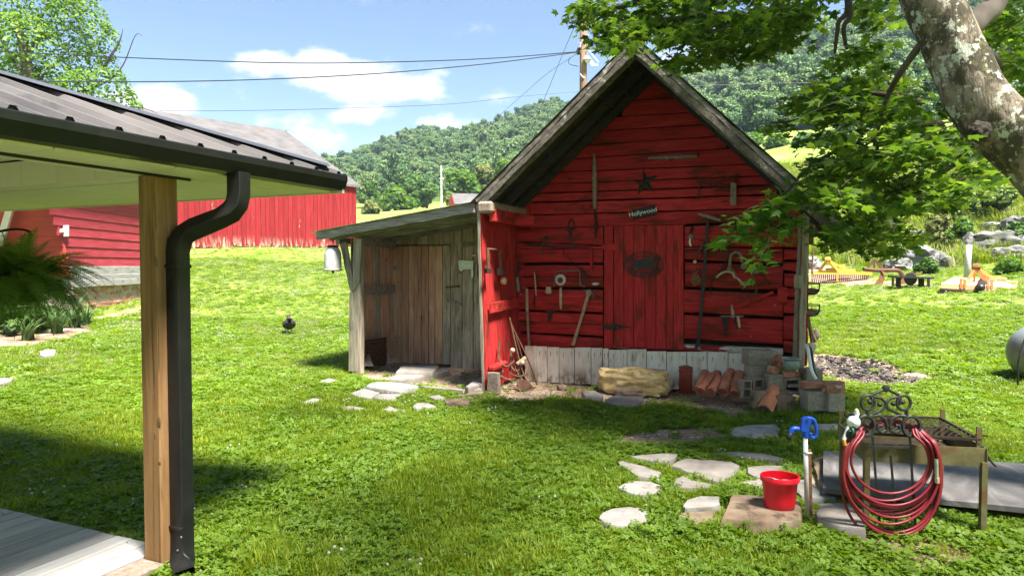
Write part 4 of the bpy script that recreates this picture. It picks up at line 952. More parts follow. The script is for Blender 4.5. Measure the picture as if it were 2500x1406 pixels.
def arc_text(txt, r0, a0, a1, flip):
    for i, ch in enumerate(txt):
        if ch == ' ': continue
        a = math.radians(a0+(a1-a0)*i/(len(txt)-1)); p = c+V((math.cos(a)*rx_*r0, -.005, math.sin(a)*rz_*r0))
        t = V((-math.sin(a)*rx_, 0, math.cos(a)*rz_)).normalized(); t = t if flip else -t
        lettering(ch, .10, black_iron, 'letter', og, p, t, V((-t.z, 0, t.x)), NY, .003)
arc_text('BAY STORY', .81, 158, 22, False); arc_text('KING & PRIDE', .81, 205, 335, True)
# gable tools
hung('neck_yoke', 'upright weathered wooden bar with rusty chain left of the star', 'yoke', [('bar', old_wood, [('l', (1451, 375), (1452, 510), [.014, .022, .026, .03, .026, .024, .018])]), ('chain', rust_dark, [('ch', [(1452, 508), (1453, 540), (1454, 580)], .016), ('ch', [(1455, 525), (1457, 550), (1453, 572)], .016)])])
hung('single_tree', 'weathered wooden singletree with iron hooks above the star', 'singletree', [('bar', old_wood, [('l', (1583, 386), (1702, 382), [.014, .02, .024, .022, .016])]), ('hook', rust_dark, [('r', (1639, 389), .018, .005), ('c', [(1700, 384), (1706, 378), (1703, 371)], .006), ('c', [(1585, 386), (1581, 380), (1584, 375)], .006)])])
hung('trace_chain', 'rusty trace chain with rings and a wooden block on the gable', 'chain', [('chain', rust, [('ch', [(1712, 440), (1745, 445), (1780, 434), (1803, 424)], .015), ('ch', [(1712, 446), (1755, 456), (1785, 450), (1795, 440)], .015), ('r', (1708, 442), .035, .007), ('ch', [(1707, 452), (1707, 470)], .013), ('r', (1707, 480), .032, .007)]), ('block', old_wood, [('p', [(1785, 447), (1798, 449), (1798, 503), (1783, 501)], .05)]), ('hook', rust_dark, [('c', [(1795, 447), (1797, 435), (1803, 425)], .007)])])
# left group
hung('hame_hook', 'black iron clevis and hook hanging from the upper left boards', 'hook', [('clevis', rust_dark, [('c', [(1386, 555), (1390, 540), (1396, 536), (1401, 543), (1402, 556)], .007), ('t', [(1385, 556), (1403, 556)], .009)]), ('strap', rust_dark, [('p', [(1388, 556), (1395, 556), (1397, 582), (1390, 580)], .012)]), ('chain', rust, [('ch', [(1394, 581), (1398, 595), (1397, 612)], .012)])])
hung('harness_tongs', 'rusty forked iron tongs hanging on the left logs', 'tongs', [('head', rust_dark, [('d', (1333, 580), .03, .03)]), ('leg', rust, [('c', [(1331, 586), (1323, 600), (1320, 612), (1322, 625)], .009)]), ('leg', rust, [('c', [(1335, 586), (1343, 598), (1346, 612), (1345, 625)], .009)])])
hung('crosscut_blade', 'long thin dark blade lying along a log joint left of the door', 'blade', [('blade', rust_dark, [('p', [(1262, 590), (1300, 594), (1350, 599), (1400, 601), (1440, 602), (1440, 605), (1400, 605), (1340, 604), (1290, 600)], .008)])])
hung('padlock_box', 'small red painted box hanging mid left', 'box', [('body', red_board, [('p', [(1364, 611), (1376, 611), (1376, 624), (1362, 625)], .05)]), ('wire', rust_dark, [('t', [(1376, 612), (1396, 640), (1420, 660)], .004), ('l', (1418, 655), (1436, 678), [.012, .016, .010])])])
hung('drawknife', 'red wooden bracket with an iron spike beside the door', 'bracket', [('arm', red_vert, [('p', [(1440, 601), (1446, 601), (1448, 650), (1444, 655), (1441, 640)], .035)]), ('spike', rust_dark, [('t', [(1446, 640), (1448, 664)], .005)])])
hung('bar_tongs', 'rusty ring-headed tongs with long handles', 'tongs', [('ring', rust, [('r', (1304, 657), .026, .006)]), ('handle', tool_wood, [('l', (1305, 664), (1309, 722), [.011, .009, .010, .009])]), ('handle', rust_dark, [('c', [(1306, 665), (1312, 675), (1315, 702)], .006), ('ch', [(1308, 716), (1304, 740), (1306, 752)], .016)])])
hung('hand_brace', 'rusty crank brace drill hanging on the middle logs', 'brace', [('crank', old_wood, [('t', [(1352, 697), (1355, 694), (1357, 663), (1415, 660), (1417, 697), (1428, 699)], .010)])])
hung('dial_scale', 'round white spring scale dial with chain and wooden handle', 'scale', [('dial', dial_white, [('d', (1369, 683), .082, .022)]), ('hub', rust, [('d', (1369, 684), .042, .036)]), ('chain', rust, [('ch', [(1369, 664), (1369, 690), (1370, 705)], .016)]), ('handle', tool_wood, [('l', (1369, 702), (1369, 755), [.014, .018, .016, .018, .008])])])
hung('cow_bell', 'small brass cowbell hanging under a log joint', 'bell', [('body', tool_wood, [('l', (1339, 700), (1339, 717), [.03, .034, .037, .042, .03])]), ('loop', rust_dark, [('r', (1342, 699), .016, .005)])])
hung('whetstone', 'small pale green file head nailed beside the door', 'file', [('head', dial_white, [('p', [(1445, 693), (1450, 690), (1458, 690), (1464, 693), (1458, 696), (1449, 696)], .012)])])
hung('grub_hoe', 'wooden handled adze with iron head leaning left of the door', 'adze', [('handle', tool_wood, [('l', (1437, 718), (1399, 842), [.022, .021, .019, .017, .017, .019, .022])]), ('head', rust, [('p', [(1424, 706), (1432, 707), (1446, 711), (1457, 722), (1452, 728), (1442, 720), (1434, 719), (1432, 713)], .045)]), ('socket', old_wood, [('d', (1439, 714), .045, .05)])], o=.09)
hung('mortising_axe', 'iron bar with wide T-shaped head hooked in a log gap', 'tool', [('head', rust_dark, [('p', [(1331, 756), (1360, 758), (1349, 763), (1345, 783), (1340, 785), (1338, 764)], .03)])])
hung('long_hammer', 'long handled hammer standing against the left logs', 'hammer', [('handle', tool_wood, [('l', (1286, 705), (1287, 760), [.017, .017, .019])]), ('shaft', old_wood, [('l', (1287, 758), (1294, 895), [.017, .016, .017, .018])]), ('head', rust, [('p', [(1272, 702), (1286, 700), (1287, 706), (1272, 704)], .03)])], o=.10)
hung('sickle_saw', 'pale grey blade hanging in the corner of the left wall', 'blade', [('blade', steel, [('p', [(1260, 677), (1266, 677), (1270, 712), (1263, 713)], .008)]), ('tang', rust_dark, [('p', [(1266, 640), (1271, 636), (1267, 675), (1263, 675)], .012)])], o=.10)
hung('corner_box', 'small red painted box in the left corner', 'box', [('body', red_vert, [('p', [(1240, 700), (1262, 698), (1262, 738), (1240, 741)], .04)])], o=.14)
# right group
hung('dinner_bell', 'little iron bell with a pale rope beside the door casing', 'bell', [('body', steel, [('l', (1687, 571), (1686, 582), [.008, .022, .03, .038])]), ('bracket', rust_dark, [('c', [(1686, 570), (1688, 558), (1691, 555), (1692, 565)], .009)]), ('rope', letter_white, [('c', [(1685, 583), (1684, 592), (1687, 601)], .010)])])
hung('hand_sickle', 'thin curved sickle blade behind the long rod', 'sickle', [('blade', rust, [('p', [(1722, 588), (1713, 597), (1706, 610), (1703, 628), (1706, 628), (1709, 612), (1716, 599)], .006)]), ('tip', rust_dark, [('t', [(1692, 582), (1722, 589)], .004)])])
hung('gate_hook', 'small iron spike in the wall under the leaves', 'hook', [('spike', rust_dark, [('t', [(1780, 590), (1779, 609)], .007), ('d', (1780, 590), .012, .02)])])
hung('porcelain_knob', 'small white knob on the logs above the pulley', 'knob', [('knob', dial_white, [('d', (1697, 639), .022, .03)])])
pul = hung('hay_pulley', 'openwork wooden hay pulley hanging from an iron hook', 'pulley', [('hook', rust_orange, [('c', [(1696, 660), (1696, 654), (1701, 651), (1707, 654), (1705, 660), (1701, 666), (1700, 672)], .008)]), ('wheel', rust_orange, [('r', (1699, 684), .058, .009), ('r', (1698, 688), .022, .007), ('p', [(1695, 667), (1703, 667), (1711, 680), (1709, 690), (1698, 699), (1689, 690), (1687, 680)], .006, {'o': -.012})] + [('t', [(1698, 688), (1698+9.5*math.sin(a), 685-13*math.cos(a))], .006) for a in (-1.1, -.6, -.1, .4, .9)]), ('tip', rust_orange, [('t', [(1690, 690), (1697, 698), (1706, 690)], .008)])])
hung('crowbar', 'long iron rod hanging from a weathered stick down to the skirting', 'rod', [('rod', black_iron, [('t', [(1729, 534), (1724, 600), (1717, 700), (1706, 820), (1704, 838), (1699, 850)], .017)]), ('stick', old_wood, [('l', (1705, 522), (1759, 538), [.012, .019, .018, .012])])], o=.10)
hung('horse_collar', 'arched leather and iron horse hames draped on the logs', 'harness', [('arch', old_wood, [('c', [(1783, 660), (1782, 640), (1786, 622), (1797, 616), (1808, 622), (1812, 640)], .015)]), ('strap', rust_dark, [('t', [(1781, 628), (1757, 662), (1738, 684)], .007), ('ch', [(1737, 685), (1735, 705), (1736, 716)], .014)]), ('strap', rust, [('c', [(1812, 640), (1822, 655), (1838, 675), (1843, 690)], .012), ('ch', [(1844, 690), (1847, 705), (1846, 714)], .014)]), ('bundle', old_wood, [('d', (1818, 650), .045, .05)]), ('bundle', old_wood, [('d', (1781, 656), .03, .04)]), ('hame', tool_wood, [('c', [(1748, 678), (1762, 667), (1778, 663), (1790, 668), (1793, 677), (1801, 680), (1809, 688), (1817, 696)], .012)]), ('hame', rust_orange, [('c', [(1786, 658), (1794, 667), (1796, 672)], .012)])], o=.07)
hung('mallet', 'small wooden mallet with iron pin at the right end of the logs', 'mallet', [('head', old_wood, [('l', (1839, 666), (1860, 656), [.022, .028, .03, .026])]), ('pin', rust_dark, [('c', [(1853, 662), (1862, 672), (1872, 685), (1880, 694)], .007)])])
hung('brace_arm', 'slanting red painted wooden arm with iron knuckle', 'arm', [('arm', red_board, [('p', [(1791, 747), (1888, 709), (1890, 716), (1793, 755)], .05)]), ('knuckle', tool_wood, [('l', (1787, 744), (1790, 776), [.012, .017, .017, .012])])], o=.05)
hung('plow_wedge', 'grey iron wedge and chisel hung below the slanting arm', 'wedge', [('wedge', rust_dark, [('p', [(1762, 774), (1781, 774), (1770, 823)], .03)]), ('bar', old_wood, [('t', [(1760, 772), (1815, 772)], .008)]), ('chisel', tool_wood, [('l', (1801, 772), (1806, 800), [.012, .016, .013, .011])]), ('pin', rust_dark, [('t', [(1793, 775), (1798, 805)], .007)])])
# on the inner face of the wing wall
def WGP(px, py, o=0.0): return onX(px, py, XW+.03+o)
NX = V((1, 0, 0))
hung('lantern_bracket', 'rusty iron frame hung on the red wing wall', 'bracket', [('frame', rust, [('t', [(1190, 608), (1215, 610)], .012), ('t', [(1190, 606), (1192, 655)], .018), ('t', [(1220, 612), (1222, 655)], .016)]), ('foot', rust_dark, [('p', [(1182, 655), (1194, 656), (1194, 668), (1183, 667)], .04), ('p', [(1213, 655), (1226, 656), (1226, 672), (1213, 671)], .04)])], P=WGP, n=NX, o=.03)
hung('wall_knot', 'round tan wooden block on the red wing wall', 'block', [('block', tool_wood, [('d', (1225, 686), .05, .06)])], P=WGP, n=NX, o=.0)
# heap of old tools leaning in the corner
hp = thing('tool_heap', 'heap of rusty cultivator tools leaning in the left corner', 'tools', onZ(1280, 945, .0))
def AT(v): return lambda px, py, o=0.0: atD(px, py, v)
tools = [[(1244, 775), (1275, 905), (1305, 955)], [(1246, 785), (1260, 860), (1272, 930)], [(1252, 800), (1290, 880), (1312, 940)], [(1240, 830), (1258, 900), (1290, 945)], [(1249, 790), (1268, 850), (1282, 900)]]
for i, t in enumerate(tools):
    m = MB(); m.tube(bez([atD(x, y, 9.35+.03*i) for x, y in t], 5), .012, 6); m.build('handle', old_wood if i % 2 else rust, hp)
for i, (x, y, w, h) in enumerate([(1240, 865, 20, 30), (1262, 880, 14, 26), (1290, 935, 22, 18), (1270, 905, 22, 14), (1250, 915, 22, 12)]):
    m = MB(); m.tube(bez([atD(x-w, y-h, 9.3), atD(x-w*1.1, y+h*.4, 9.25), atD(x-w*.1, y+h, 9.22), atD(x+w*.8, y+h*.5, 9.25)], 6), .014, 6); m.build('tine', rust, hp)
m = MB(); m.plate([atD(1266, 925, 9.2), atD(1290, 930, 9.15), atD(1302, 945, 9.1), atD(1280, 955, 9.1), atD(1262, 945, 9.15)], V((-.3, -.8, .4)), .02); m.build('shovel_blade', rust, hp)
for (x, y) in ((1252, 855), (1276, 885)):
    m = MB(); m.lathe(atD(x, y, 9.22), NY, [(.0, -.02), (.03, -.01), (.036, 0.01), (.025, .03), (0, .04)], 10); m.build('knob', tool_wood, hp)
m = MB(); m.bar(atD(1262, 888, 9.2), atD(1283, 872, 9.25), .04, .03); m.build('cross_block', tool_wood, hp)
m = MB(); m.tube([F(1244, 768, .2), F(1245, 778, .2)], .016, 6); m.build('ferrule', steel, hp)
# lean-to things
def GL(px, py, o=0.0): return G(px, py, o)
ms = thing('street_sign', 'small tan board reading ST. MARY above the lean-to wall planks', 'sign', G(1147, 602, .04))
m = MB(); m.plate([G(1126, 591, .045), G(1167, 588, .045), G(1167, 601, .045), G(1127, 605, .045)], NY, .014); m.build('board', sign_tan, ms)
ax = (G(1167, 588)-G(1126, 591)).normalized(); lettering('ST. MARY', .074, letter_dark, 'lettering', ms, G(1149, 596.5, .06), ax, V((-ax.z, 0, ax.x)), NY, .002)
m = MB(); m.tube([G(1157, 603, .07), G(1164, 594, .07), G(1167, 600, .07)], .006, 5); m.build('wire_loop', steel, ms)
hung('cleaver', 'grey steel cleaver blade hung on the lean-to wall', 'blade', [('blade', steel, [('p', [(1119, 637), (1131, 635), (1151, 638), (1151, 657), (1131, 658), (1126, 664), (1121, 656)], .008)]), ('hook', rust_dark, [('c', [(1122, 660), (1123, 667), (1126, 665)], .004)])], P=GL, o=.05)
hung('mill_handle', 'bright steel grinder bracket mounted on the lean-to corner', 'bracket', [('bar', galv, [('p', [(1151, 640), (1156, 640), (1157, 678), (1152, 678)], .02), ('p', [(1149, 637), (1158, 637), (1157, 642), (1150, 642)], .02)]), ('frame', steel, [('t', [(1161, 648), (1166, 648)], .008), ('t', [(1163, 648), (1163, 680)], .012), ('t', [(1159, 680), (1167, 680)], .01)]), ('peg', letter_white, [('t', [(1153, 624), (1162, 623)], .008)])], P=GL, o=.06)
# milk can bell hanging from the lean-to eave
P8 = lambda px, py: onY(px, py, 8.40)
bell = thing('milker_bell', 'white and grey metal bucket bell hanging from the lean-to eave', 'bell', P8(813, 668))
top, bot = P8(813, 601), P8(813, 660); h = top.z-bot.z
m = MB(); m.lathe(bot, V((0, 0, 1)), [(.138, 0), (.142, .012), (.130, .02), (.131, h*.62), (.122, h*.76), (.098, h*.88), (.078, h*.94), (.078, h), (.0, h)], 24); m.build('body', bell_metal, bell, smooth=40)
m = MB(); m.lathe(bot+V((0, 0, h*.93)), V((0, 0, 1)), [(.082, 0), (.084, .01), (.084, .03), (.08, .04)], 20); m.build('collar', rust_dark, bell); m = MB(); m.lathe(bot+V((0, 0, -.006)), V((0, 0, 1)), [(.144, 0), (.146, .006), (.144, .014)], 24); m.build('band', rust_dark, bell)
m = MB(); m.tube([bot, bot-V((0, 0, .05))], .016, 8); m.build('clapper', rust_dark, bell)
m = MB(); m.tube([top, P8(813, 583)], .006, 6); m.tube([P8(813, 590)+V((.018*math.cos(a), 0, .018*math.sin(a))) for a in np.linspace(0, 6.28, 10)[:-1]], .005, 5, closed=True); m.build('chain', rust, bell)
# rusty ribbed sheet standing in the lean-to
m = MB(); q = [onX(892, 830, XL+.12), onX(944, 822, XL+.2), onX(944, 890, XL+.16), onX(894, 898, XL+.1)]
for i in range(25):
    f = i/24; o = V((.012*math.cos(i*math.pi), 0, 0)); m.v += [q[0].lerp(q[3], f)+o, q[1].lerp(q[2], f)+o]
for i in range(24): m.f.append((2*i, 2*i+1, 2*i+3, 2*i+2))
m.build('ribbed_sheet', rust, None, fix=False, label='rusty ribbed metal sheet standing inside the lean-to', cat='metal sheet')
m = MB(); m.plank(onY(885, 893, 8.9), onY(893, 850, 9.1), onY(897, 850, 9.1), onY(912, 893, 8.9), NY, .03, .004, .003, 4); m.build('leaning_board', old_wood, None, label='short dark board leaning by the lean-to post', cat='board')
# things on the right wall of the shed
for k, (y0, y1, nm) in enumerate([(692, 718, 'upper'), (744, 769, 'lower')]):
    t = thing('wire_basket', f'half-round wire hay basket on the right shed wall, {nm} of the two', 'basket', onY(1985, y1, 9.75), 'wire baskets on the shed side')
    a, b = onY(1966, y0, 9.75), onY(2001, y0+2, 9.75); w = b.x-a.x; c0 = V((a.x, 9.75, a.z)); hh = (onY(1985, y0, 9.75).z-onY(1985, y1, 9.75).z)
    m = MB(); prof = [(0, 0), (w*.35, 0), (w*.7, 0), (w, 0)]
    for yy in np.linspace(9.55, 9.95, 6):
        m.tube(bez([V((c0.x+w, yy, c0.z)), V((c0.x+w*.95, yy, c0.z-hh*.6)), V((c0.x+w*.7, yy, c0.z-hh*.95)), V((c0.x+w*.2, yy, c0.z-hh)), V((c0.x, yy, c0.z-hh*.9))], 4), .005, 5)
    m.tube([V((c0.x, 9.55, c0.z)), V((c0.x+w, 9.55, c0.z)), V((c0.x+w, 9.95, c0.z)), V((c0.x, 9.95, c0.z))], .007, 5, closed=True)
    m.tube([V((c0.x+w*.45, 9.55, c0.z)), V((c0.x+w*.45, 9.55, c0.z-hh*.5))], .004, 5); m.build('wire_frame', rust_dark, t)
    m = MB(); prof = [V((c0.x, 0, c0.z-hh*.92)), V((c0.x+w*.7, 0, c0.z-hh*.92)), V((c0.x+w*.93, 0, c0.z-hh*.55)), V((c0.x+w*.5, 0, c0.z-hh*.45)), V((c0.x, 0, c0.z-hh*.5))]
    m.plate([p+V((0, 9.57, 0)) for p in prof], V((0, 1, 0)), .36); m.build('liner', old_wood, t)
for k, (pts, mt, lab) in enumerate([([(1966, 770), (1992, 835)], brown_wood, 'dark brown pole leaning on the right shed wall'), ([(1968, 740), (1983, 838)], old_wood, 'grey plank leaning on the right shed wall')]):
    m = MB(); m.tube([onY(*pts[0], 9.6), onY(*pts[1], 9.6)], .022, 7); m.build('leaning_pole', mt, None, label=lab, cat='pole')
m = MB(); m.lathe(onY(1990, 818, 9.75), V((.3, 0, 1)), [(.01, -.09), (.05, -.06), (.06, 0), (.05, .05), (.02, .08)], 12); m.build('enamel_jug', concrete, None, smooth=True, label='grey jug hanging beside the leaning poles', cat='jug')
pl = thing('hanging_plow', 'dark rusty plow piece hanging under the right eave', 'plow', onY(2010, 600, 9.4))
m = MB(); m.plate([onY(1978, 470, 9.4), onY(2004, 480, 9.4), onY(2036, 530, 9.4), onY(2034, 580, 9.4), onY(2012, 560, 9.4), onY(1990, 520, 9.4), onY(1978, 520, 9.4)], NY, .05); m.build('moldboard', rust_dark, pl)
m = MB(); m.plate([onY(1990, 556, 9.38), onY(1996, 553, 9.38), onY(2026, 593, 9.38), onY(2018, 599, 9.38)], NY, .05); m.build('share', rust, pl)
m = MB(); m.tube([onY(2029, 575, 9.4), onY(2029, 609, 9.4), onY(2036, 609, 9.4), onY(2036, 560, 9.4), onY(2034, 556, 9.4)], .012, 6); m.build('clevis', rust_dark, pl)
m = MB(); m.plate([onY(1972, 556, 9.4), onY(1987, 556, 9.4), onY(1986, 600, 9.4), onY(1972, 596, 9.4)], NY, .05); m.build('hanging_block', old_wood, pl)

# ------------------------------------------------------------------ stones, tiles, blocks along the shed front
def displace(vs, c, amp, sc, seed=0.0):
    out = []
    for p in vs:
        d = (p-c); n = mnoise.noise(p*sc+V((seed, seed*2, 3.1)))+.5*mnoise.noise(p*sc*2.3+V((seed, 1, seed)))
        out.append(p+d.normalized()*n*amp)
    return out
def slab_stone(name, pts, z, th, mat, label, cat='stone', group=None, P=None, dome=.006):
    """flagstone: outline (picture points) dropped onto height z, thickness th, softened rim, uneven top"""
    P = P or (lambda x, y: onZ(x, y, z))
    ring = [P(x, y) for x, y in pts]; sub = []
    for i in range(len(ring)):
        a, b = ring[i], ring[(i+1) % len(ring)]; L = (b-a).length; n = max(1, int(L/.08))
        for k in range(n): sub.append(a.lerp(b, k/n))
    c = sum(sub, V((0, 0, 0)))/len(sub); rd = random.Random(int(c.x*1000)+int(c.y*77)); m = MB(); n = len(sub)
    sub = [p+V((rd.uniform(-.008, .008), rd.uniform(-.008, .008), 0)) for p in sub]
    lv = [(1.01, -th), (1.02, -th*.45), (1.0, -.012), (.975, 0), (.7, dome*.7), (.35, dome)]
    for (k, dz) in lv:
        for p in sub:
            q = c+(p-c)*k; q.z = c.z+(p.z-c.z)*k+dz+(.004*mnoise.noise(q*9) if dz > -.01 else 0); m.v.append(q)
    m.v.append(c+V((0, 0, dome)))
    for r in range(len(lv)-1):
        for i in range(n): m.f.append((r*n+i, r*n+(i+1) % n, (r+1)*n+(i+1) % n, (r+1)*n+i))
    e = (len(lv)-1)*n
    for i in range(n): m.f.append((e+i, e+(i+1) % n, len(m.v)-1))
    return m.build(name, mat, None, smooth=45, label=label, cat=cat, group=group)
def z8(pts): return [(1440+x/4.032, 1020+y/4.032) for x, y in pts]
def z7(pts): return [(700+x/4.63, 860+y/4.63) for x, y in pts]
FS = 'stepping stones in the lawn'
for pts, mt, z, th, lab in [
 (z8([(80, 975), (110, 930), (230, 890), (400, 870), (500, 885), (570, 910), (580, 990), (560, 1030), (420, 1060), (280, 1065), (130, 1025)]), stone_pale, .035, .07, 'oval pale stepping stone nearest the viewer, lower left of the group'),
 (z8([(270, 680), (330, 640), (450, 618), (600, 625), (700, 665), (680, 710), (600, 760), (450, 755), (330, 720)]), stone_pale, .035, .07, 'rounded pale stepping stone behind the oval one'),
 (z8([(270, 430), (330, 420), (520, 470), (700, 530), (700, 580), (650, 600), (480, 575), (350, 500)]), stone_tan, .03, .07, 'long tan stepping stone slanting down at the left of the group'),
 (z8([(400, 375), (560, 355), (750, 345), (870, 350), (840, 395), (740, 440), (600, 425), (480, 400)]), stone_tan, .03, .07, 'tan triangular stepping stone at the back left of the group'),
 (z8([(800, 470), (880, 415), (960, 400), (1200, 410), (1400, 430), (1480, 465), (1420, 560), (1290, 640), (1130, 590), (940, 520)]), stone_tan, .03, .07, 'largest flat tan stepping stone in the middle of the group'),
 (z8([(1210, 350), (1450, 325), (1700, 345), (1920, 400), (1900, 415), (1700, 400), (1400, 375)]), stone_tan, .03, .07, 'thin long stepping stone behind the largest one'),
 (z8([(1550, 480), (1700, 465), (1940, 470), (1920, 560), (1880, 600), (1650, 590), (1550, 545)]), stone_tan, .03, .07, 'tan stepping stone just behind the red bucket'),
 (z8([(840, 600), (920, 570), (1010, 610), (1210, 650), (1200, 680), (1080, 690), (930, 690), (830, 670)]), stone_tan, .03, .07, 'small tan stepping stone in front of the largest one'),
 (z8([(1460, 640), (1600, 600), (1700, 600), (1800, 700), (1640, 700)]), stone_tan, .03, .07, 'narrow stepping stone half hidden by the red bucket'),
 (z8([(910, 860), (960, 800), (1080, 765), (1270, 770), (1275, 850), (1180, 880), (940, 890)]), stone_pale, .04, .08, 'white stepping stone left of the bucket slab'),
 (z8([(820, 960), (900, 930), (1220, 910), (1220, 990), (1030, 1050), (930, 1000)]), stone_brown, .03, .07, 'brown stepping stone against the front of the bucket slab'),
 (z8([(2000, 600), (2100, 600), (2250, 690), (2420, 780), (2300, 800), (2080, 770), (2010, 690)]), stone_pale, .04, .08, 'pale stepping stone behind the hydrant pipe'),
 ([(1990, 1252), (2004, 1228), (2070, 1227), (2110, 1245), (2112, 1290), (2060, 1287), (1995, 1266)], stone_tan, .07, .11, 'thick tan slab between the hydrant and the hose stand'),
 (z8([(1370, 100), (1600, 65), (1840, 60), (1870, 130), (1850, 190), (1600, 195), (1400, 160)]), stone_pale, .03, .06, 'pale stepping stone at the back beside the gravel patch'),
 (z8([(2000, 60), (2250, 60), (2560, 50), (2570, 105), (2200, 120)]), stone_pale, .03, .06, 'pale stepping stone behind the blue hydrant head'),
 (z7([(355, 330), (480, 290), (580, 320), (530, 345), (400, 350)]), stone_pale, .03, .06, 'small pale stone left of the lean-to post'),
 (z7([(180, 560), (300, 515), (400, 520), (330, 570), (300, 600), (230, 590)]), stone_pale, .03, .06, 'pale stone farthest left on the way to the lean-to'),
 (z7([(710, 460), (880, 410), (1050, 450), (950, 525), (800, 500)]), stone_pale, .04, .07, 'diamond shaped pale flagstone before the lean-to'),
 (z7([(890, 380), (960, 335), (1060, 330), (1230, 340), (1390, 355), (1490, 375), (1280, 450), (1050, 410)]), stone_pale, .07, .10, 'large pale flagstone in front of the lean-to door'),
 (z7([(980, 510), (1080, 465), (1320, 470), (1200, 530), (1090, 540)]), stone_pale, .04, .07, 'pale flagstone touching the diamond shaped one'),
 (z7([(590, 620), (730, 600), (880, 630), (790, 655), (650, 655)]), stone_tan, .03, .06, 'flat tan stone in the grass below the lean-to post'),
 (z7([(1090, 640), (1150, 600), (1220, 630), (1340, 655), (1160, 675)]), stone_pale, .04, .07, 'white jagged stone in the grass before the lean-to'),
 (z7([(1415, 615), (1470, 570), (1600, 568), (1690, 610), (1600, 625), (1440, 635)]), stone_pale, .04, .07, 'oval pale stone in the grass before the wing wall'),
 (z7([(1590, 495), (1720, 480), (1800, 520), (1700, 540)]), stone_pale, .04, .07, 'small pale stone beside the orange brown one'),
 (z7([(1780, 530), (2000, 510), (2080, 545), (2060, 575), (1800, 570)]), stone_brown, .07, .09, 'orange brown stone at the foot of the wing wall'),
 (z7([(1500, 375), (1990, 410), (2000, 432), (1600, 396)]), stone_tan, .05, .08, 'long thin edging stone running to the wing wall'),
 ([(97, 858), (112, 852), (136, 853), (134, 864), (110, 871), (98, 866)], stone_pale, None, .08, 'pale stone alone in the left lawn'),
 ([(-30, 930), (0, 922), (32, 923), (28, 930), (0, 937)], stone_tan, None, .08, 'tan stone at the left edge of the lawn')]:
    if z is None: slab_stone('stepping_stone', pts, 0, th, mt, lab, 'stone', FS, P=lambda x, y: onG(x, y, .05))
    else: slab_stone('stepping_stone', pts, z, th, mt, lab, 'stone', FS)
slab_stone('bucket_slab', z8([(1285, 985), (1340, 870), (1410, 755), (1650, 760), (1800, 790), (2040, 800), (2075, 830), (2095, 1005), (1950, 1020), (1650, 1025), (1500, 1010)]), .085, .15, stone_brown, 'thick brown stone slab carrying the red bucket', dome=.01)
slab_stone('threshold_stone', z7([(1240, 215), (1300, 150), (1560, 130), (1720, 150), (1690, 195), (1640, 225)]), .13, .16, stone_tan, 'upper step stone at the lean-to door')
slab_stone('threshold_stone', z7([(1155, 290), (1220, 255), (1640, 240), (1720, 180), (1800, 175), (1840, 215), (1640, 245), (1340, 312)]), .08, .10, stone_tan, 'lower step stone at the lean-to door')
slab_stone('leaning_stone', z7([(2020, 385), (2150, 300), (2240, 280), (2240, 350), (2060, 400)]), .10, .08, stone_tan, 'tan stone leaning on the wing wall edge')
slab_stone('flat_stone', z7([(2090, 415), (2240, 375), (2250, 410), (2100, 428)]), .05, .06, stone_tan, 'small flat stone under the leaning one')
slab_stone('flat_stone', z7([(2010, 475), (2100, 440), (2230, 445), (2180, 485)]), .03, .05, stone_brown, 'ochre stone beside the wing wall foot')
slab_stone('flat_stone', [(1475, 975), (1500, 966), (1570, 967), (1573, 975), (1545, 990), (1480, 982)], .05, .07, stone_tan, 'flat pinkish stone in the grass before the long boulder')
slab_stone('flat_stone', [(1420, 955), (1448, 953), (1472, 962), (1470, 970), (1430, 968)], .05, .07, stone_tan, 'pale rough stone left of the flat pinkish one')
def boulder(name, c, size, mat, label, rot=0.0, seed=1.0, amp=.12, box=.5, sub=4, cat='rock', group=None, flat=True):
    import bmesh
    bm = bmesh.new(); bmesh.ops.create_icosphere(bm, subdivisions=sub, radius=1.0)
    M = Matrix.Rotation(rot, 3, 'Z'); vs = []
    for v in bm.verts:
        p = v.co.copy(); mx = max(abs(p.x), abs(p.y), abs(p.z)); p = p.lerp(p/mx, box)
        n = mnoise.noise(p*1.6+V((seed, 0, seed)))+.6*mnoise.noise(p*3.7+V((0, seed, 1)))+.35*mnoise.noise(p*8+V((seed, 3, 1)))
        p = p*(1+amp*n); v.co = M@V((p.x*size[0], p.y*size[1], p.z*size[2]))
    me = bpy.data.meshes.new(name); bm.to_mesh(me); bm.free(); me.materials.append(mat)
    me.polygons.foreach_set('use_smooth', [True]*len(me.polygons))
    if flat: me.set_sharp_from_angle(angle=math.radians(38))
    o = bpy.data.objects.new(name, me); C.objects.link(o); o.location = V(c); return props(o, label, cat, group)
p = onZ(1560, 952, 0); boulder('long_boulder', V((p.x, 8.78, .17)), (.47, .16, .18), boulder_mat, 'long mossy ochre boulder lying against the white skirting', 0.02, 3.0, .15, .52, 5)
p = onZ(1535, 966, 0); boulder('small_rock', V((p.x, p.y, .05)), (.20, .09, .065), stone_brown, 'small brown rock in front of the long boulder', .1, 5.0, .12, .4)
for (x, y, s, lab) in [(1372, 950, .10, 'small orange stone on the dirt before the skirting'), (1440, 938, .07, 'dark little stone left of the long boulder'), (1345, 930, .05, 'pebble beside the tool heap')]:
    p = onZ(x, y, 0); boulder('small_rock', V((p.x, p.y, .02)), (s, s*.7, s*.5), stone_brown, lab, x*.1, x*.01, .15, .3, 3)
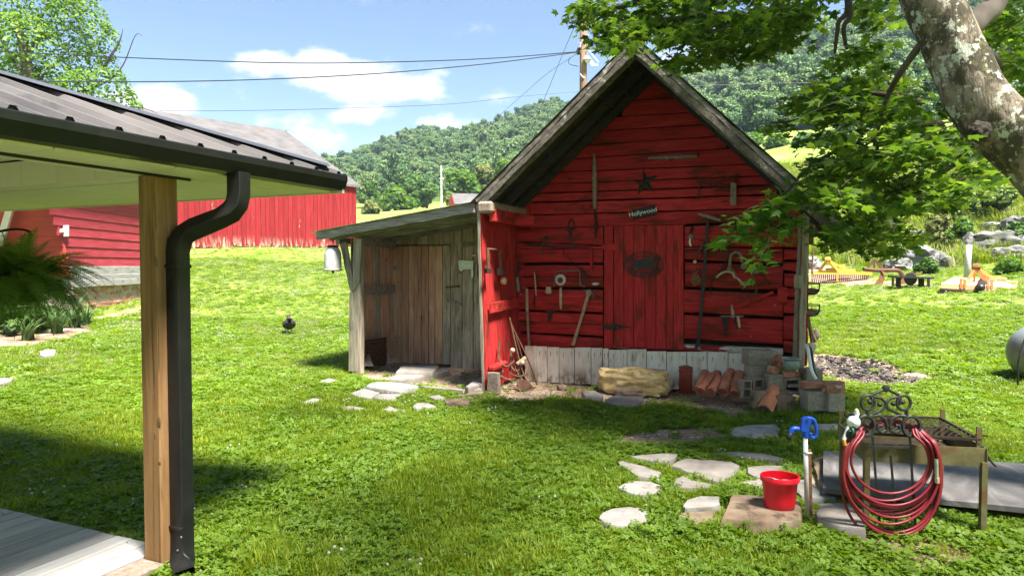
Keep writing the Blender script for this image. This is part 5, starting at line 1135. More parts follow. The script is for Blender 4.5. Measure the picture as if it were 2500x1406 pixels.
# red can with lid
p = onZ(1677, 955, 0); can = thing('oil_can', 'rusty red metal can with lid and tap handle beside the boulder', 'can', p)
m = MB(); m.lathe(p, V((0, 0, 1)), [(.135, 0), (.142, .01), (.142, .28), (.148, .285), (.148, .30), (.142, .305), (.142, .335)], 26); m.build('body', red_can_mat, can, smooth=35)
m = MB(); m.lathe(p+V((0, 0, .335)), V((0, 0, 1)), [(.147, 0), (.147, .012), (.10, .045), (.045, .055), (.045, .065), (0, .066)], 24); m.build('lid', rust_orange, can, smooth=35)
m = MB(); m.lathe(p+V((-.01, 0, .40)), V((0, 0, 1)), [(.03, 0), (.034, .02), (.02, .035), (.012, .04), (.012, .06)], 12); m.bar(p+V((-.055, 0, .462)), p+V((.04, 0, .455)), .02, .014); m.build('tap', rust_dark, can)
# clay pipes leaning in a row
def pipe(x0, y0, x1, y1, v0, v1, r, lab):
    a, b = atD(x0, y0, v0), atD(x1, y1, v1); d = (b-a); m = MB()
    m.lathe(a, d, [(r*.80, .0), (r, 0), (r*1.0, d.length*.3), (r*.98, d.length*.7), (r, d.length), (r*.80, d.length), (r*.78, .02), (r*.80, 0)], 16)
    m.build('clay_pipe', clay, None, smooth=40, label=lab, cat='pipe', group='clay drain pipes leaning at the shed')
for a in [(1706, 952, 1722, 910, 8.35, 8.62, .06, 'clay pipe leaning at the left end of the row'), (1710, 956, 1738, 918, 8.25, 8.5, .062, 'clay pipe crossing over the leftmost one'), (1735, 958, 1756, 925, 8.15, 8.4, .06, 'short clay pipe, third from the left, lying lowest'),
          (1757, 950, 1750, 912, 8.3, 8.6, .06, 'clay pipe standing at the back of the row'), (1765, 958, 1778, 915, 8.12, 8.4, .062, 'clay pipe in the middle right of the row'), (1793, 962, 1806, 912, 8.05, 8.35, .062, 'clay pipe at the right end of the row'), (1784, 950, 1784, 906, 8.2, 8.5, .055, 'clay pipe behind the rightmost one')]:
    pipe(*a)
# leaning half tile
m = MB(); a0, a1, b0, b1 = atD(1850, 991, 7.62), atD(1886, 1006, 7.5), atD(1876, 941, 7.95), atD(1909, 955, 7.85); n = 9; nn = (a1-a0).cross(b0-a0).normalized()
if nn.dot(CAM-a0) < 0: nn = -nn
for k, th in ((0, 0.0), (1, .014)):
    for i in range(n):
        f = i/(n-1); bow = nn*(.05*math.sin(math.pi*f)-th); m.v += [a0.lerp(a1, f)+bow, b0.lerp(b1, f)+bow]
for i in range(n-1):
    m.f += [(2*i, 2*i+1, 2*i+3, 2*i+2), (2*n+2*i+2, 2*n+2*i+3, 2*n+2*i+1, 2*n+2*i), (2*i, 2*i+2, 2*n+2*i+2, 2*n+2*i), (2*i+1, 2*n+2*i+1, 2*n+2*i+3, 2*i+3)]
m.f += [(0, 2*n, 2*n+1, 1), (2*n-2, 2*n-1, 4*n-1, 4*n-2)]
m.build('roof_tile', clay_bright, None, smooth=60, label='bright orange curved clay tile leaning on the rubble pile', cat='tile')
# rubble: concrete blocks, bricks and stones piled under the right corner
PILE = 'rubble pile under the shed corner'
def block(x0, y0, x1, y1, v, depth, mat, lab, rot=0.0, name='concrete_block', cat='block', holes=False, roll=0.0, rough=.0):
    a, b = atD(x0, y1, v), atD(x1, y0, v); w = (b-a).dot(RV); h = b.z-a.z
    X = RV*math.cos(rot)+DV*math.sin(rot); Y = V((-X.y, X.x, 0)); c = (a+b)/2+Y*depth/2
    Z = V((0, 0, 1)); Mx = Matrix((X, Y, Z)).transposed(); Mx = Matrix.Rotation(roll, 3, Y)@Mx
    m = MB()
    if holes:
        th = min(w, h)*.16
        for sx in (-1, 1): m.box(c+Mx@V((sx*(w-th)/2, 0, 0)), (th, depth, h), Mx, .004)
        for sz in (-1, 0, 1): m.box(c+Mx@V((0, 0, sz*(h-th)/2)), (w-2*th+.002, depth-.004, th), Mx, .003)
        m.box(c+Mx@V((0, depth*.25, 0)), (w-2*th, depth*.3, h-2*th), Mx)
    else: m.box(c, (w, depth, h), Mx, .007)
    if rough:
        cc = c; m.v = [q+V((mnoise.noise(q*14), mnoise.noise(q*14+V((5, 0, 0))), mnoise.noise(q*14+V((0, 7, 0)))))*rough for q in m.v]
    return m.build(name, mat, None, label=lab, cat=cat, group=PILE)
for a in [(1826, 856, 1901, 873, 8.3, .2, concrete, 'long flat grey concrete block on top of the pile', .1, 'concrete_block', 'block', False, .07), (1826, 871, 1886, 892, 8.28, .2, concrete, 'pale concrete block below the flat top one', .1, 'concrete_block', 'block', False, .02),
          (1832, 893, 1870, 922, 8.2, .2, concrete, 'rough brown concrete block in the middle of the pile', .1, 'concrete_block', 'block', False, .0, .02), (1866, 894, 1876, 926, 8.22, .2, concrete, 'narrow broken block standing upright in the pile', .1, 'concrete_block', 'block'),
          (1838, 924, 1868, 972, 8.05, .2, concrete, 'hollow block with broken top standing on the dirt', .15, 'concrete_block', 'block', True), (1812, 928, 1838, 972, 7.98, .12, concrete, 'two-hole broken block beside the last clay pipe', .2, 'concrete_block', 'block', True),
          (1877, 915, 1913, 953, 7.9, .2, concrete, 'dark grey block behind the leaning tile', -.1, 'concrete_block', 'block', False, -.03), (1914, 922, 1958, 963, 7.95, .25, concrete, 'hollow broken block under the bricks at the corner', .1, 'concrete_block', 'block', True, 0, .02),
          (1847, 955, 1870, 1000, 7.75, .15, stone_brown, 'brown stone standing behind the leaning tile', .2, 'rubble_stone', 'stone', False, .1, .03), (1893, 966, 1942, 1003, 7.7, .25, stone_brown, 'big tan stone at the front of the pile', .1, 'rubble_stone', 'stone', False, 0, .03),
          (1905, 955, 1938, 972, 7.8, .2, stone_brown, 'rough stone wedged above the big tan stone', .0, 'rubble_stone', 'stone', False, .1, .03),
          (1913, 909, 1943, 922, 7.95, .11, brick_mat, 'tan brick under the green pot', .1, 'brick', 'brick'), (1886, 896, 1906, 914, 7.98, .12, brick_mat, 'broken yellow brown brick left of the green pot', .3, 'brick', 'brick', False, .3, .01),
          (1892, 872, 1916, 890, 8.1, .1, brick_mat, 'dark red broken brick tilted on the pile', .2, 'brick', 'brick', False, -.6, .01), (1941, 908, 1958, 921, 8.0, .1, brick_mat, 'red brick in the shadow beside the tan one', .2, 'brick', 'brick'),
          (1903, 884, 1914, 898, 8.05, .1, brick_mat, 'small red brick piece behind the green pot', .2, 'brick', 'brick'),
          # right of the post
          (1971, 957, 2019, 1004, 7.55, .2, concrete, 'square grey concrete block, left one of the pair right of the post', .05, 'concrete_block', 'block', False, -.02), (2022, 961, 2064, 1006, 7.5, .2, concrete, 'square grey concrete block, right one of the pair', .05, 'concrete_block', 'block', False, .02),
          (1968, 902, 2010, 931, 7.9, .2, concrete, 'dark mossy concrete block behind the bricks', .0, 'concrete_block', 'block', False, 0), (1963, 933, 2011, 949, 7.6, .11, brick_mat, 'brown brick with holes on the left grey block', .0, 'brick', 'brick'), (1968, 949, 2008, 957, 7.66, .11, concrete, 'flat grey slab under the brown brick', .0, 'concrete_block', 'block'),
          (2017, 941, 2056, 961, 7.5, .11, brick_mat, 'yellow and white brick on the right grey block', .0, 'brick', 'brick'), (2012, 932, 2064, 946, 7.75, .11, brick_mat, 'red brick behind the yellow one', .0, 'brick', 'brick'), (2052, 938, 2066, 962, 7.62, .1, brick_mat, 'orange brick end at the right of the stack', .3, 'brick', 'brick')]:
    block(*a)
# pot
p = atD(1931, 904, 7.9); pot = thing('cooking_pot', 'dented green grey enamel pot set on bricks at the shed corner', 'pot', p); h = atD(1931, 874, 7.9).z-p.z
m = MB(); m.lathe(p, V((0, 0, 1)), [(.05, 0), (.078, .012), (.095, h*.3), (.094, h*.6), (.082, h*.8), (.086, h*.86), (.107, h*.97), (.105, h), (.08, h*.88), (.0, h*.3)], 22); m.build('body', pot_green, pot, smooth=40)
m = MB(); m.tube([p+V((.105*math.cos(a), .105*math.sin(a), h*.985)) for a in np.linspace(0, 6.28, 24)[:-1]], .006, 6, closed=True); m.build('rim', steel, pot)
# hose loops, jug by the corner
m = MB(); m.tube(bez([onY(1966, 842, 8.6), onY(1972, 850, 8.5), onY(1976, 875, 8.45), onY(1982, 905, 8.4), onY(1992, 925, 8.4)], 6), .02, 8); m.build('corrugated_hose', white_plastic, None, smooth=True, label='white corrugated hose hanging behind the corner post', cat='hose')
m = MB(); m.tube(bez([onY(1970, 845, 8.62), onY(1978, 852, 8.55), onY(1983, 878, 8.5), onY(1987, 905, 8.45), onY(1994, 920, 8.45)], 6), .02, 8); m.build('corrugated_hose', black_plastic, None, smooth=True, label='black hose hanging beside the white one', cat='hose')
m = MB(); m.plate([onY(1966, 842, 9.2), onY(1978, 836, 9.2), onY(1994, 839, 9.2), onY(1990, 852, 9.2), onY(1986, 864, 9.2), onY(1978, 862, 9.2), onY(1974, 848, 9.2)], NY, .12); m.build('plastic_jug', beige_plastic, None, label='cut beige plastic jug lying at the shed corner', cat='jug')

# ------------------------------------------------------------------ yard hydrant and bucket
b = onZ(1971, 1268, 0); hv = uv(b)[1]; HD = lambda x, y: atD(x, y, hv)
hyd = thing('yard_hydrant', 'blue headed yard hydrant on a galvanised pipe beside the bucket', 'hydrant', b)
m = MB(); m.tube([HD(1971, 1268), HD(1966, 1063)], .0155, 12); m.build('pipe', galv, hyd, smooth=True)
m = MB(); m.tube([HD(1966, 1066), HD(1965.5, 1052), HD(1966, 1042)], [.022, .026, .023], 12); m.tube(bez([HD(1966, 1050), HD(1950, 1047), HD(1936, 1047), HD(1931, 1056)], 5), .018, 10)
m.plate([HD(1952, 1050), HD(1956, 1020), HD(1966, 1015), (HD(1975, 1020)), HD(1978, 1026), HD(1972, 1040), HD(1972, 1052)], -DV, .026); head = m.build('head', blue_paint, hyd, smooth=40)
m = MB(); m.tube(bez([HD(1968, 1020), HD(1982, 1022), HD(1989, 1030), HD(1993, 1050), HD(1992, 1064), HD(1985, 1069), HD(1979, 1064), HD(1978, 1056)], 6), .0125, 8); m.build('lever', blue_paint, hyd, smooth=True)
m = MB(); m.tube([HD(1931, 1055), HD(1927, 1066), HD(1924, 1072)], [.016, .019, .018], 12); m.build('spout_nozzle', black_plastic, hyd, smooth=True)
m = MB(); m.tube([HD(1964, 1028), HD(1966, 1040)], .007, 8); m.lathe(HD(1966, 1024)-DV*.028, -DV, [(.006, 0), (.006, .006)], 8); m.build('bolt', rust_dark, hyd)
m = MB(); m.tube([HD(1967, 1102), HD(1967, 1106)], .02, 10); m.tube([HD(1967, 1104)-DV*.018, HD(1979, 1104)-DV*.018], .004, 6); m.build('clamp', steel, hyd)
m = MB(); m.bar(HD(1981, 1268)+DV*.03, HD(1977, 1098)+DV*.03, .034, .034, up=RV, ch=.004); m.build('stake', rust_orange, None, label='rusty iron stake driven in beside the hydrant pipe', cat='stake')
p = onZ(1903, 1238, .092); bk = thing('bucket', 'bright red flat-back plastic bucket with wire handle on the stone slab', 'bucket', p)
hgt = .218; m = MB(); prof = [(.090, 0), (.097, .006), (.102, .05), (.115, hgt-.04), (.118, hgt-.038), (.127, hgt-.034), (.128, hgt-.004), (.124, hgt), (.116, hgt-.002), (.111, hgt-.05), (.094, .012), (.0, .012)]
m.lathe(p, V((0, 0, 1)), prof, 32, 1.0, .82, xdir=RV); m.build('body', bucket_red, bk, smooth=50)
m = MB(); m.tube(bez([p+RV*-.124+V((0, 0, hgt-.02)), p+RV*-.095-DV*.065+V((0, 0, hgt+.004)), p+RV*-.04-DV*.09+V((0, 0, hgt-.005)), p+RV*.05-DV*.078+V((0, 0, hgt-.016))], 6), .0035, 6); m.build('handle', steel, bk)
m = MB(); m.tube([p+RV*-.02-DV*.092+V((0, 0, hgt-.008)), p+RV*.045-DV*.08+V((0, 0, hgt-.016))], .009, 8); m.build('grip', steel, bk)

# ------------------------------------------------------------------ hose stand with hose
b = onZ(2185, 1300, 0); sv = uv(b)[1]; HS = lambda x, y, o=0.0: atD(x, y, sv+(1290-y)/1290*.12-o)
st = thing('hose_stand', 'ornate black iron hose stand with scrolled crest', 'hose stand', b)
for nm, pts in [('upright', [(2148, 1280), (2139, 1180), (2130, 1065)]), ('upright', [(2190, 1292), (2182, 1200), (2174, 1110)]), ('upright', [(2236, 1294), (2228, 1180), (2221, 1065)])]:
    m = MB(); m.tube([HS(x, y) for x, y in pts], .010, 4); m.build(nm, black_iron, st)
m = MB(); m.bar(HS(2124, 1091), HS(2226, 1091), .012, .014); m.build('crossbar', black_iron, st)
def scroll(cx, cy, rx, ry, a0, a1, shrink, steps=26):
    out = []
    for i in range(steps+1):
        f = i/steps; a = math.radians(a0+(a1-a0)*f); k = 1-(1-shrink)*max(0, (f-.45)/.55); out.append((cx+rx*k*math.cos(a), cy-ry*k*math.sin(a)))
    return out
def flat_scroll(pts, r, nm='scroll'):
    m = MB(); P3 = [HS(x, y, .0) for x, y in pts]; m.tube(P3, r, 6); return m.build(nm, black_iron, st, smooth=40)
flat_scroll(scroll(2119, 983, 17, 18, 60, 420, .95, 22)+[(2129, 988), (2123, 981), (2126, 978)], .010)
flat_scroll(scroll(2206, 983, 17, 18, 120, -240, .95, 22)+[(2196, 988), (2204, 979)], .010)
flat_scroll([(2126, 968), (2132, 962), (2150, 954), (2162, 947), (2174, 954), (2190, 962), (2198, 968)], .0095, 'crest')
m = MB(); m.lathe(HS(2163, 948), -DV, [(.0, -.02), (.022, -.01), (.026, 0), (.02, .012), (0, .016)], 10); m.build('finial', black_iron, st)
flat_scroll([(2131, 968), (2152, 972), (2163, 983), (2160, 996), (2148, 1003), (2133, 1010), (2124, 1020)], .010); flat_scroll([(2196, 968), (2175, 972), (2164, 983), (2167, 996), (2180, 1003), (2195, 1010), (2207, 1020)], .010)
for (x, y) in ((2124, 981), (2148, 987), (2181, 985), (2203, 981)):
    m = MB(); m.lathe(HS(x, y), -DV, [(.0, -.014), (.016, -.006), (.017, .004), (0, .014)], 8); m.build('boss', black_iron, st)
flat_scroll(scroll(2114, 1039, 21, 24, 90, 450, 1.0, 24), .0125); flat_scroll(scroll(2225, 1040, 21, 24, 90, 450, 1.0, 24), .0125)
flat_scroll([(2124, 1016), (2145, 1014), (2160, 1022), (2166, 1038), (2164, 1050), (2152, 1056), (2142, 1048), (2145, 1038), (2153, 1038)], .0115); flat_scroll([(2214, 1016), (2193, 1014), (2178, 1022), (2172, 1038), (2174, 1050), (2186, 1056), (2197, 1048), (2194, 1038), (2186, 1038)], .0115)
m = MB(); m.tube([HS(2118, 1000), HS(2117, 1016)], .012, 6); m.tube([HS(2213, 1000), HS(2213, 1016)], .012, 6); m.build('spacer', black_iron, st)
for (x, y) in ((2115, 1036), (2224, 1036)):
    m = MB(); m.lathe(HS(x, y)-DV*.005, -DV, [(.016, 0), (.014, .01), (0, .016)], 8); m.build('boss', black_iron, st)
for x in (2117, 2222):                                   # hook arms that carry the hose
    m = MB(); m.tube([HS(x, 1046), HS(x, 1050, -.10), HS(x, 1040, -.13)], .011, 6); m.build('hook_arm', black_iron, st)
hs = thing('garden_hose', 'dark red garden hose hung in loops over the iron stand', 'hose', HS(2180, 1315, .1))
rd = random.Random(3)
loops = [(2078, 2268, 1204), (2068, 2276, 1222), (2062, 2282, 1233), (2060, 2288, 1246), (2062, 2290, 1263), (2058, 2294, 1279), (2056, 2297, 1298), (2056, 2298, 1306), (2055, 2299, 1316), (2064, 2286, 1240), (2060, 2295, 1311), (2066, 2290, 1254)]
for i, (xl, xr, yb) in enumerate(loops):
    o = .045+.055*rd.random(); m = MB(); ym = 1120+(yb-1200)*.30; cx = (xl+xr)/2; w = (xr-xl)/2; sk = rd.uniform(-14, 14)
    low = [(cx-w*math.cos(a)+sk*math.sin(a), ym+(yb-ym)*math.sin(a)) for a in np.linspace(0, math.pi, 11)]
    pts = [(2106+rd.uniform(-4, 4), 1042+rd.uniform(-6, 4)), (xl+30, 1062), (xl+9, 1090+rd.uniform(-4, 4))]+low+[(xr-11, 1090+rd.uniform(-4, 4)), (xr-36, 1062), (2232+rd.uniform(-4, 4), 1038+rd.uniform(-6, 4))]
    m.tube(bez([HS(x, y, o if 1 < k < len(pts)-2 else (-.035 if k in (0, len(pts)-1) else o*.3)) for k, (x, y) in enumerate(pts)], 5), .0088, 8); m.build('hose_loop', hose_red, hs, smooth=True)
for i in range(4):
    m = MB(); y = 1026+i*4; m.tube(bez([HS(2105, 1044, -.035), HS(2130, y+6, -.04), HS(2170, y-3, -.04), HS(2210, y+5, -.04), HS(2232, 1042, -.035)], 6), .0088, 8); m.build('hose_loop', hose_red, hs, smooth=True)
m = MB(); m.tube([HS(2286, 1120, .10), HS(2287, 1165, .10)], .012, 8); m.build('spring_guard', steel, hs); m = MB(); m.tube([HS(2287, 1165, .10), HS(2288, 1178, .10)], .014, 8); m.build('coupling', tool_wood, hs)
nz = thing('spray_nozzle', 'white and black hose spray nozzle hanging at the left of the stand', 'nozzle', HS(2085, 1065, .1))
NZ = lambda x, y: HS(x, y, .10)
m = MB(); m.lathe(NZ(2084, 1030), (-DV+RV*-.4), [(.0, -.03), (.035, -.02), (.04, 0), (.036, .02), (0, .03)], 14); m.tube(bez([NZ(2090, 1018), NZ(2093, 1010), NZ(2090, 1003)], 4), [.013]*8+[.011], 8); m.lathe(NZ(2091, 1001), V((0, 0, 1)), [(.008, -.01), (.014, 0), (0, .012)], 8); m.build('body', white_plastic, nz, smooth=True)
m = MB(); m.tube([NZ(2078, 1044), NZ(2092, 1040)], .024, 10); m.tube([NZ(2073, 1028), NZ(2076, 1043)], .012, 8); m.build('collar', navy_plastic, nz, smooth=True)
m = MB(); m.lathe(NZ(2076, 1060), (-DV+V((0, 0, -.3))), [(.02, -.05), (.033, -.03), (.036, 0), (.03, .012), (0, .012)], 16); m.build('spray_head', black_plastic, nz, smooth=40)
m = MB(); m.tube([NZ(2076, 1050), NZ(2080, 1050)], .03, 12); m.build('ring', green_plastic, nz)
m = MB(); m.bar(NZ(2072, 1040), NZ(2060, 1073), .012, .02); m.build('trigger', white_plastic, nz); m = MB(); m.tube([NZ(2060, 1074), NZ(2063, 1087)], .011, 8); m.build('trigger_tip', orange_plastic, nz)

# ------------------------------------------------------------------ grill table
FL, FR = onZ(2113, 1284, 0), onZ(2398, 1302, 0); ex = (FR-FL).normalized(); ey = V((-ex.y, ex.x, 0)); gl = (FR-FL).length; gd = .56; Z = V((0, 0, 1))
gr = thing('grill_table', 'rusty olive steel fire grill table with mesh grate', 'grill', (FL+FR)/2)
def GP(a, b, z): return FL+ex*(a*gl)+ey*(b*gd)+Z*z
for (a, b) in ((0, 0), (1, 0), (.02, 1), (.97, 1)):
    m = MB(); s = .045 if b == 0 else .03; p = GP(a, b, 0); m.bar(p-ex*.0, p+Z*.46, .036, .036, up=ex, ch=.002); m.build('leg', grill_mat, gr)
T = .55
m = MB()
for (p, q) in ((GP(-.02, 0, T-.06), GP(1.02, 0, T-.06)), (GP(-.02, 1, T-.06), GP(1.02, 1, T-.06)), (GP(-.02, -.02, T-.06), GP(-.02, 1.02, T-.06)), (GP(1.02, -.02, T-.06), GP(1.02, 1.02, T-.06))): m.bar(p, q, .006, .12)
m.build('pan_side', grill_mat, gr)
m = MB(); m.plate([GP(-.02, 0, T-.11), GP(1.02, 0, T-.11), GP(1.02, 1, T-.11), GP(-.02, 1, T-.11)], Z, .004); m.build('pan_floor', grate_mat, gr)
zt = T+.055; m = MB()
cs = [GP(.02, .05, zt), GP(.98, .05, zt-.01), GP(.96, .98, zt+.01), GP(.04, .98, zt+.012)]
for i in range(4): m.bar(cs[i], cs[(i+1) % 4], .016, .016)
m.build('grate_frame', grate_mat, gr)
m = MB(); n1 = 26
for i in range(1, n1):                                   # expanded-metal mesh: two crossing sets of strands
    for s in (0, 1):
        f = i/n1
        for (d0, d1) in (((f*1.5-.5 if s else f*1.5), (f*1.5 if s else f*1.5-.5)),):
            a, b = d0, d1; t0, t1 = 0.0, 1.0
            lo, hi = min(a, b), max(a, b)
            pa, pb = (a, .05), (b, .97)
            # clip to the frame
            def cl(P0, P1):
                (x0, y0), (x1, y1) = P0, P1; u0, u1 = 0.0, 1.0
                for (p, q) in ((-(x1-x0), x0-.03), ((x1-x0), .97-x0)):
                    if abs(p) < 1e-9:
                        if q < 0: return None
                        continue
                    r = q/p
                    if p < 0: u0 = max(u0, r)
                    else: u1 = min(u1, r)
                return None if u0 >= u1 else ((x0+(x1-x0)*u0, y0+(y1-y0)*u0), (x0+(x1-x0)*u1, y0+(y1-y0)*u1))
            c = cl(pa, pb)
            if c: m.bar(GP(*c[0], zt+.004*s), GP(*c[1], zt+.004*s), .004, .0035)
m.build('mesh_grate', grate_mat, gr)
for (a, b, h) in ((1.0, .12, .12), (.98, .98, .13), (.0, .98, .1)):
    m = MB(); m.bar(GP(a, b, T-.08), GP(a, b, T+h), .012, .03, up=ex); m.build('grate_holder', grill_mat, gr)
m = MB(); m.tube(bez([GP(1.03, .15, T-.02), GP(1.07, .12, T-.06), GP(1.10, .1, T-.10), GP(1.14, .1, T-.13)], 4), .007, 6); m.bar(GP(.98, .14, T+.06), GP(1.08, .14, T+.06), .012, .01); m.build('handle', grate_mat, gr)
# painted slab lying on the ground
sl = thing('painted_slab', 'long grey black painted wooden slab lying on bricks behind the grill', 'slab', onZ(2250, 1200, 0))
c4 = [onZ(2009, 1203, .07), onZ(2600, 1262, .07), onZ(2600, 1150, .07), onZ(2010, 1112, .07)]
m = MB(); e = (c4[1]-c4[0]); w0 = c4[3]-c4[0]
m.plank(c4[0], c4[1], c4[2], c4[3], Z, .045, .008, .002, 10); m.build('top', slab_mat, sl)
m = MB(); m.bar(c4[0].lerp(c4[3], .5)+e*.04-Z*.035, c4[0].lerp(c4[3], .5)+e*.06-Z*.035, .4, .06); m.bar(c4[0].lerp(c4[3], .5)+e*.84-Z*.035, c4[0].lerp(c4[3], .5)+e*.88-Z*.035, .4, .06); m.build('bearer', grey_wood_x, sl)
# little side stone under the slab end
slab_stone('flat_stone', [(1985, 1120), (2010, 1112), (2010, 1180), (1998, 1170), (1988, 1140)], .04, .06, stone_brown, 'small pinkish paving stone at the end of the painted slab')
# ---- propane tank at the right edge
tg_ = W(7.5, 9.3); tc = V((tg_.x, tg_.y, terrain(tg_.x, tg_.y))); tk = thing('propane_tank', 'pale grey rounded propane tank at the right edge of the lawn', 'tank', tc)
ax = (RV*.95+DV*.3).normalized(); r = .39; e0 = W(7.23, 9.2, .51)
m = MB(); m.lathe(e0, ax, [(0, -.30), (r*.35, -.285), (r*.65, -.235), (r*.87, -.15), (r*.97, -.06), (r, .04), (r, 2.2), (r*.8, 2.4), (0, 2.5)], 36); m.build('body', tank_mat, tk, smooth=40)
for k in (.03, 1.1): m = MB(); m.lathe(e0+ax*k, ax, [(r+.001, 0), (r+.006, .006), (r+.006, .014), (r+.001, .02)], 36); m.build('weld_seam', tank_mat, tk, smooth=True)
for k in (.3, 1.8): m = MB(); m.bar(e0+ax*k-Z*.3, e0+ax*k-Z*.5, .3, .1); m.build('foot', steel, tk)
m = MB(); m.tube(bez([atD(2503, 825, 8.8), atD(2487, 880, 8.78), atD(2485, 940, 8.8)], 6), .012, 6); m.build('cable', black_plastic, tk)
# charcoal lumps of the fire spot
rd = random.Random(11); m = MB()
pl = COAL[0][0]
for i in range(520):
    x, y = rd.uniform(1985, 2290), rd.uniform(866, 938); p = onG(x, y)
    if float(poly_sd(np.array([p.x]), np.array([p.y]), SOIL[6][0])[0]) > .1: continue
    if rd.random() > .4 and float(poly_sd(np.array([p.x]), np.array([p.y]), COAL[0][0])[0]) > .1: continue
    s = rd.uniform(.008, .036); a = rd.uniform(0, 6.28); X = V((math.cos(a), math.sin(a), rd.uniform(-.2, .2))).normalized(); Y = V((-X.y, X.x, 0)).normalized(); m.box(p+V((0, 0, s*.25)), (s*rd.uniform(1, 2.6), s*.8, s*.6), Matrix((X, Y, X.cross(Y))).transposed())
m.build('charcoal', charcoal, None, loc=(0, 0, 0), label='black burnt charcoal and ash scattered over the fire spot', cat='charcoal', kind='stuff')

# ------------------------------------------------------------------ instancing for uncountable stuff

def scatter(name, pts, rot, scl, idx, protos, mat_first=None, **kw):
    """one object that carries a swarm of small meshes on points"""
    col = bpy.data.collections.new(name+'_protos')
    for k, p in enumerate(protos): col.objects.link(p)
    me = bpy.data.meshes.new(name); me.vertices.add(len(pts)); me.vertices.foreach_set('co', np.asarray(pts, np.float32).ravel())
    for nm, ty, arr, key in (('rot', 'FLOAT_VECTOR', rot, 'vector'), ('scl', 'FLOAT_VECTOR', scl, 'vector')):
        a = me.attributes.new(nm, ty, 'POINT'); a.data.foreach_set(key, np.asarray(arr, np.float32).ravel())
    a = me.attributes.new('idx', 'INT', 'POINT'); a.data.foreach_set('value', np.asarray(idx, np.int32))
    o = bpy.data.objects.new(name, me); C.objects.link(o)
    ng = bpy.data.node_groups.new(name, 'GeometryNodeTree'); ng.interface.new_socket('Geometry', in_out='INPUT', socket_type='NodeSocketGeometry'); ng.interface.new_socket('Geometry', in_out='OUTPUT', socket_type='NodeSocketGeometry')
    N = ng.nodes.new; L = ng.links.new; gi = N('NodeGroupInput'); go = N('NodeGroupOutput')
    ci = N('GeometryNodeCollectionInfo'); ci.inputs['Collection'].default_value = col; ci.inputs['Separate Children'].default_value = True; ci.inputs['Reset Children'].default_value = True
    ip = N('GeometryNodeInstanceOnPoints'); ip.inputs['Pick Instance'].default_value = True
    def attr(nm, ty):
        n = N('GeometryNodeInputNamedAttribute'); n.data_type = ty; n.inputs['Name'].default_value = nm; return n.outputs['Attribute']
    e2r = N('FunctionNodeEulerToRotation'); L(attr('rot', 'FLOAT_VECTOR'), e2r.inputs[0]); L(e2r.outputs[0], ip.inputs['Rotation'])
    L(attr('scl', 'FLOAT_VECTOR'), ip.inputs['Scale']); L(attr('idx', 'INT'), ip.inputs['Instance Index'])
    L(gi.outputs[0], ip.inputs['Points']); L(ci.outputs[0], ip.inputs['Instance']); L(ip.outputs[0], go.inputs[0])
    md = o.modifiers.new('scatter', 'NODES'); md.node_group = ng
    return props(o, **kw)
def proto(name, v, f, mats, mi=None, smooth=False):
    me = bpy.data.meshes.new(name); me.from_pydata([tuple(p) for p in v], [], [tuple(int(i) for i in q) for q in f])
    for m in mats: me.materials.append(m)
    if mi is not None: me.polygons.foreach_set('material_index', np.asarray(mi, np.int32))
    if smooth: me.polygons.foreach_set('use_smooth', [True]*len(me.polygons))
    return bpy.data.objects.new(name, me)
def quads_at(c, nrm, size, rg, asp=.7):
    """small bent leaf faces at c facing nrm; returns verts, faces (4-gons)"""
    n = len(c); nrm = nrm/np.linalg.norm(nrm, axis=1, keepdims=True); t = rg.normal(size=(n, 3)); t -= nrm*(t*nrm).sum(1, keepdims=True); t /= np.linalg.norm(t, axis=1, keepdims=True); b = np.cross(nrm, t)
    s = size[:, None] if np.ndim(size) else size
    v = np.stack([c-t*s, c-b*s*asp*.8+nrm*s*.15, c+t*s, c+b*s*asp-nrm*s*.1], 1).reshape(-1, 3)
    f = np.arange(4*n).reshape(-1, 4); return v, f
def crown_pts(rg, n, blobs):
    """points on the outer shells of a set of blobs (x, y, z, r), with outward normals"""
    blobs = np.asarray(blobs); w = blobs[:, 3]**2; k = rg.choice(len(blobs), n, p=w/w.sum())
    d = rg.normal(size=(n, 3)); d /= np.linalg.norm(d, axis=1, keepdims=True); d[:, 2] = np.where(d[:, 2] < -.45, -d[:, 2], d[:, 2])
    rad = blobs[k, 3]*(1-.38*rg.random(n)**2.0)
    p = blobs[k, :3]+d*rad[:, None]
    ins = np.zeros(n, bool)
    for b in blobs: ins |= (((p-b[:3])**2).sum(1) < (b[3]*.72)**2)
    keep = ~ins | (rg.random(n) < .12); return p[keep], (d+rg.normal(size=(n, 3))*.45)[keep]
def blob_set(rg, R, H, n, base=.25):
    out = []
    for i in range(n):
        a = rg.random()*6.28; h = rg.random(); rr = R*math.sqrt(rg.random())*(.85 if h < .55 else .62)
        out.append((rr*math.cos(a), rr*math.sin(a), H*(base+(.86-base)*h), R*rg.uniform(.30, .46)*(1.05-.25*h)))
    out.append((0, 0, H*.62, R*.62)); return out
def icoblob(c, r, sub=1):
    import bmesh
    bm = bmesh.new(); bmesh.ops.create_icosphere(bm, subdivisions=sub, radius=r); v = np.array([x.co for x in bm.verts])+np.array(c); f = [[q.index for q in x.verts] for x in bm.faces]; bm.free(); return v, f
forest_core = pm('forest_core', [(.018, .038, .016), (.030, .056, .022)], 1.5, rough=.95, bump=0, var=.2)
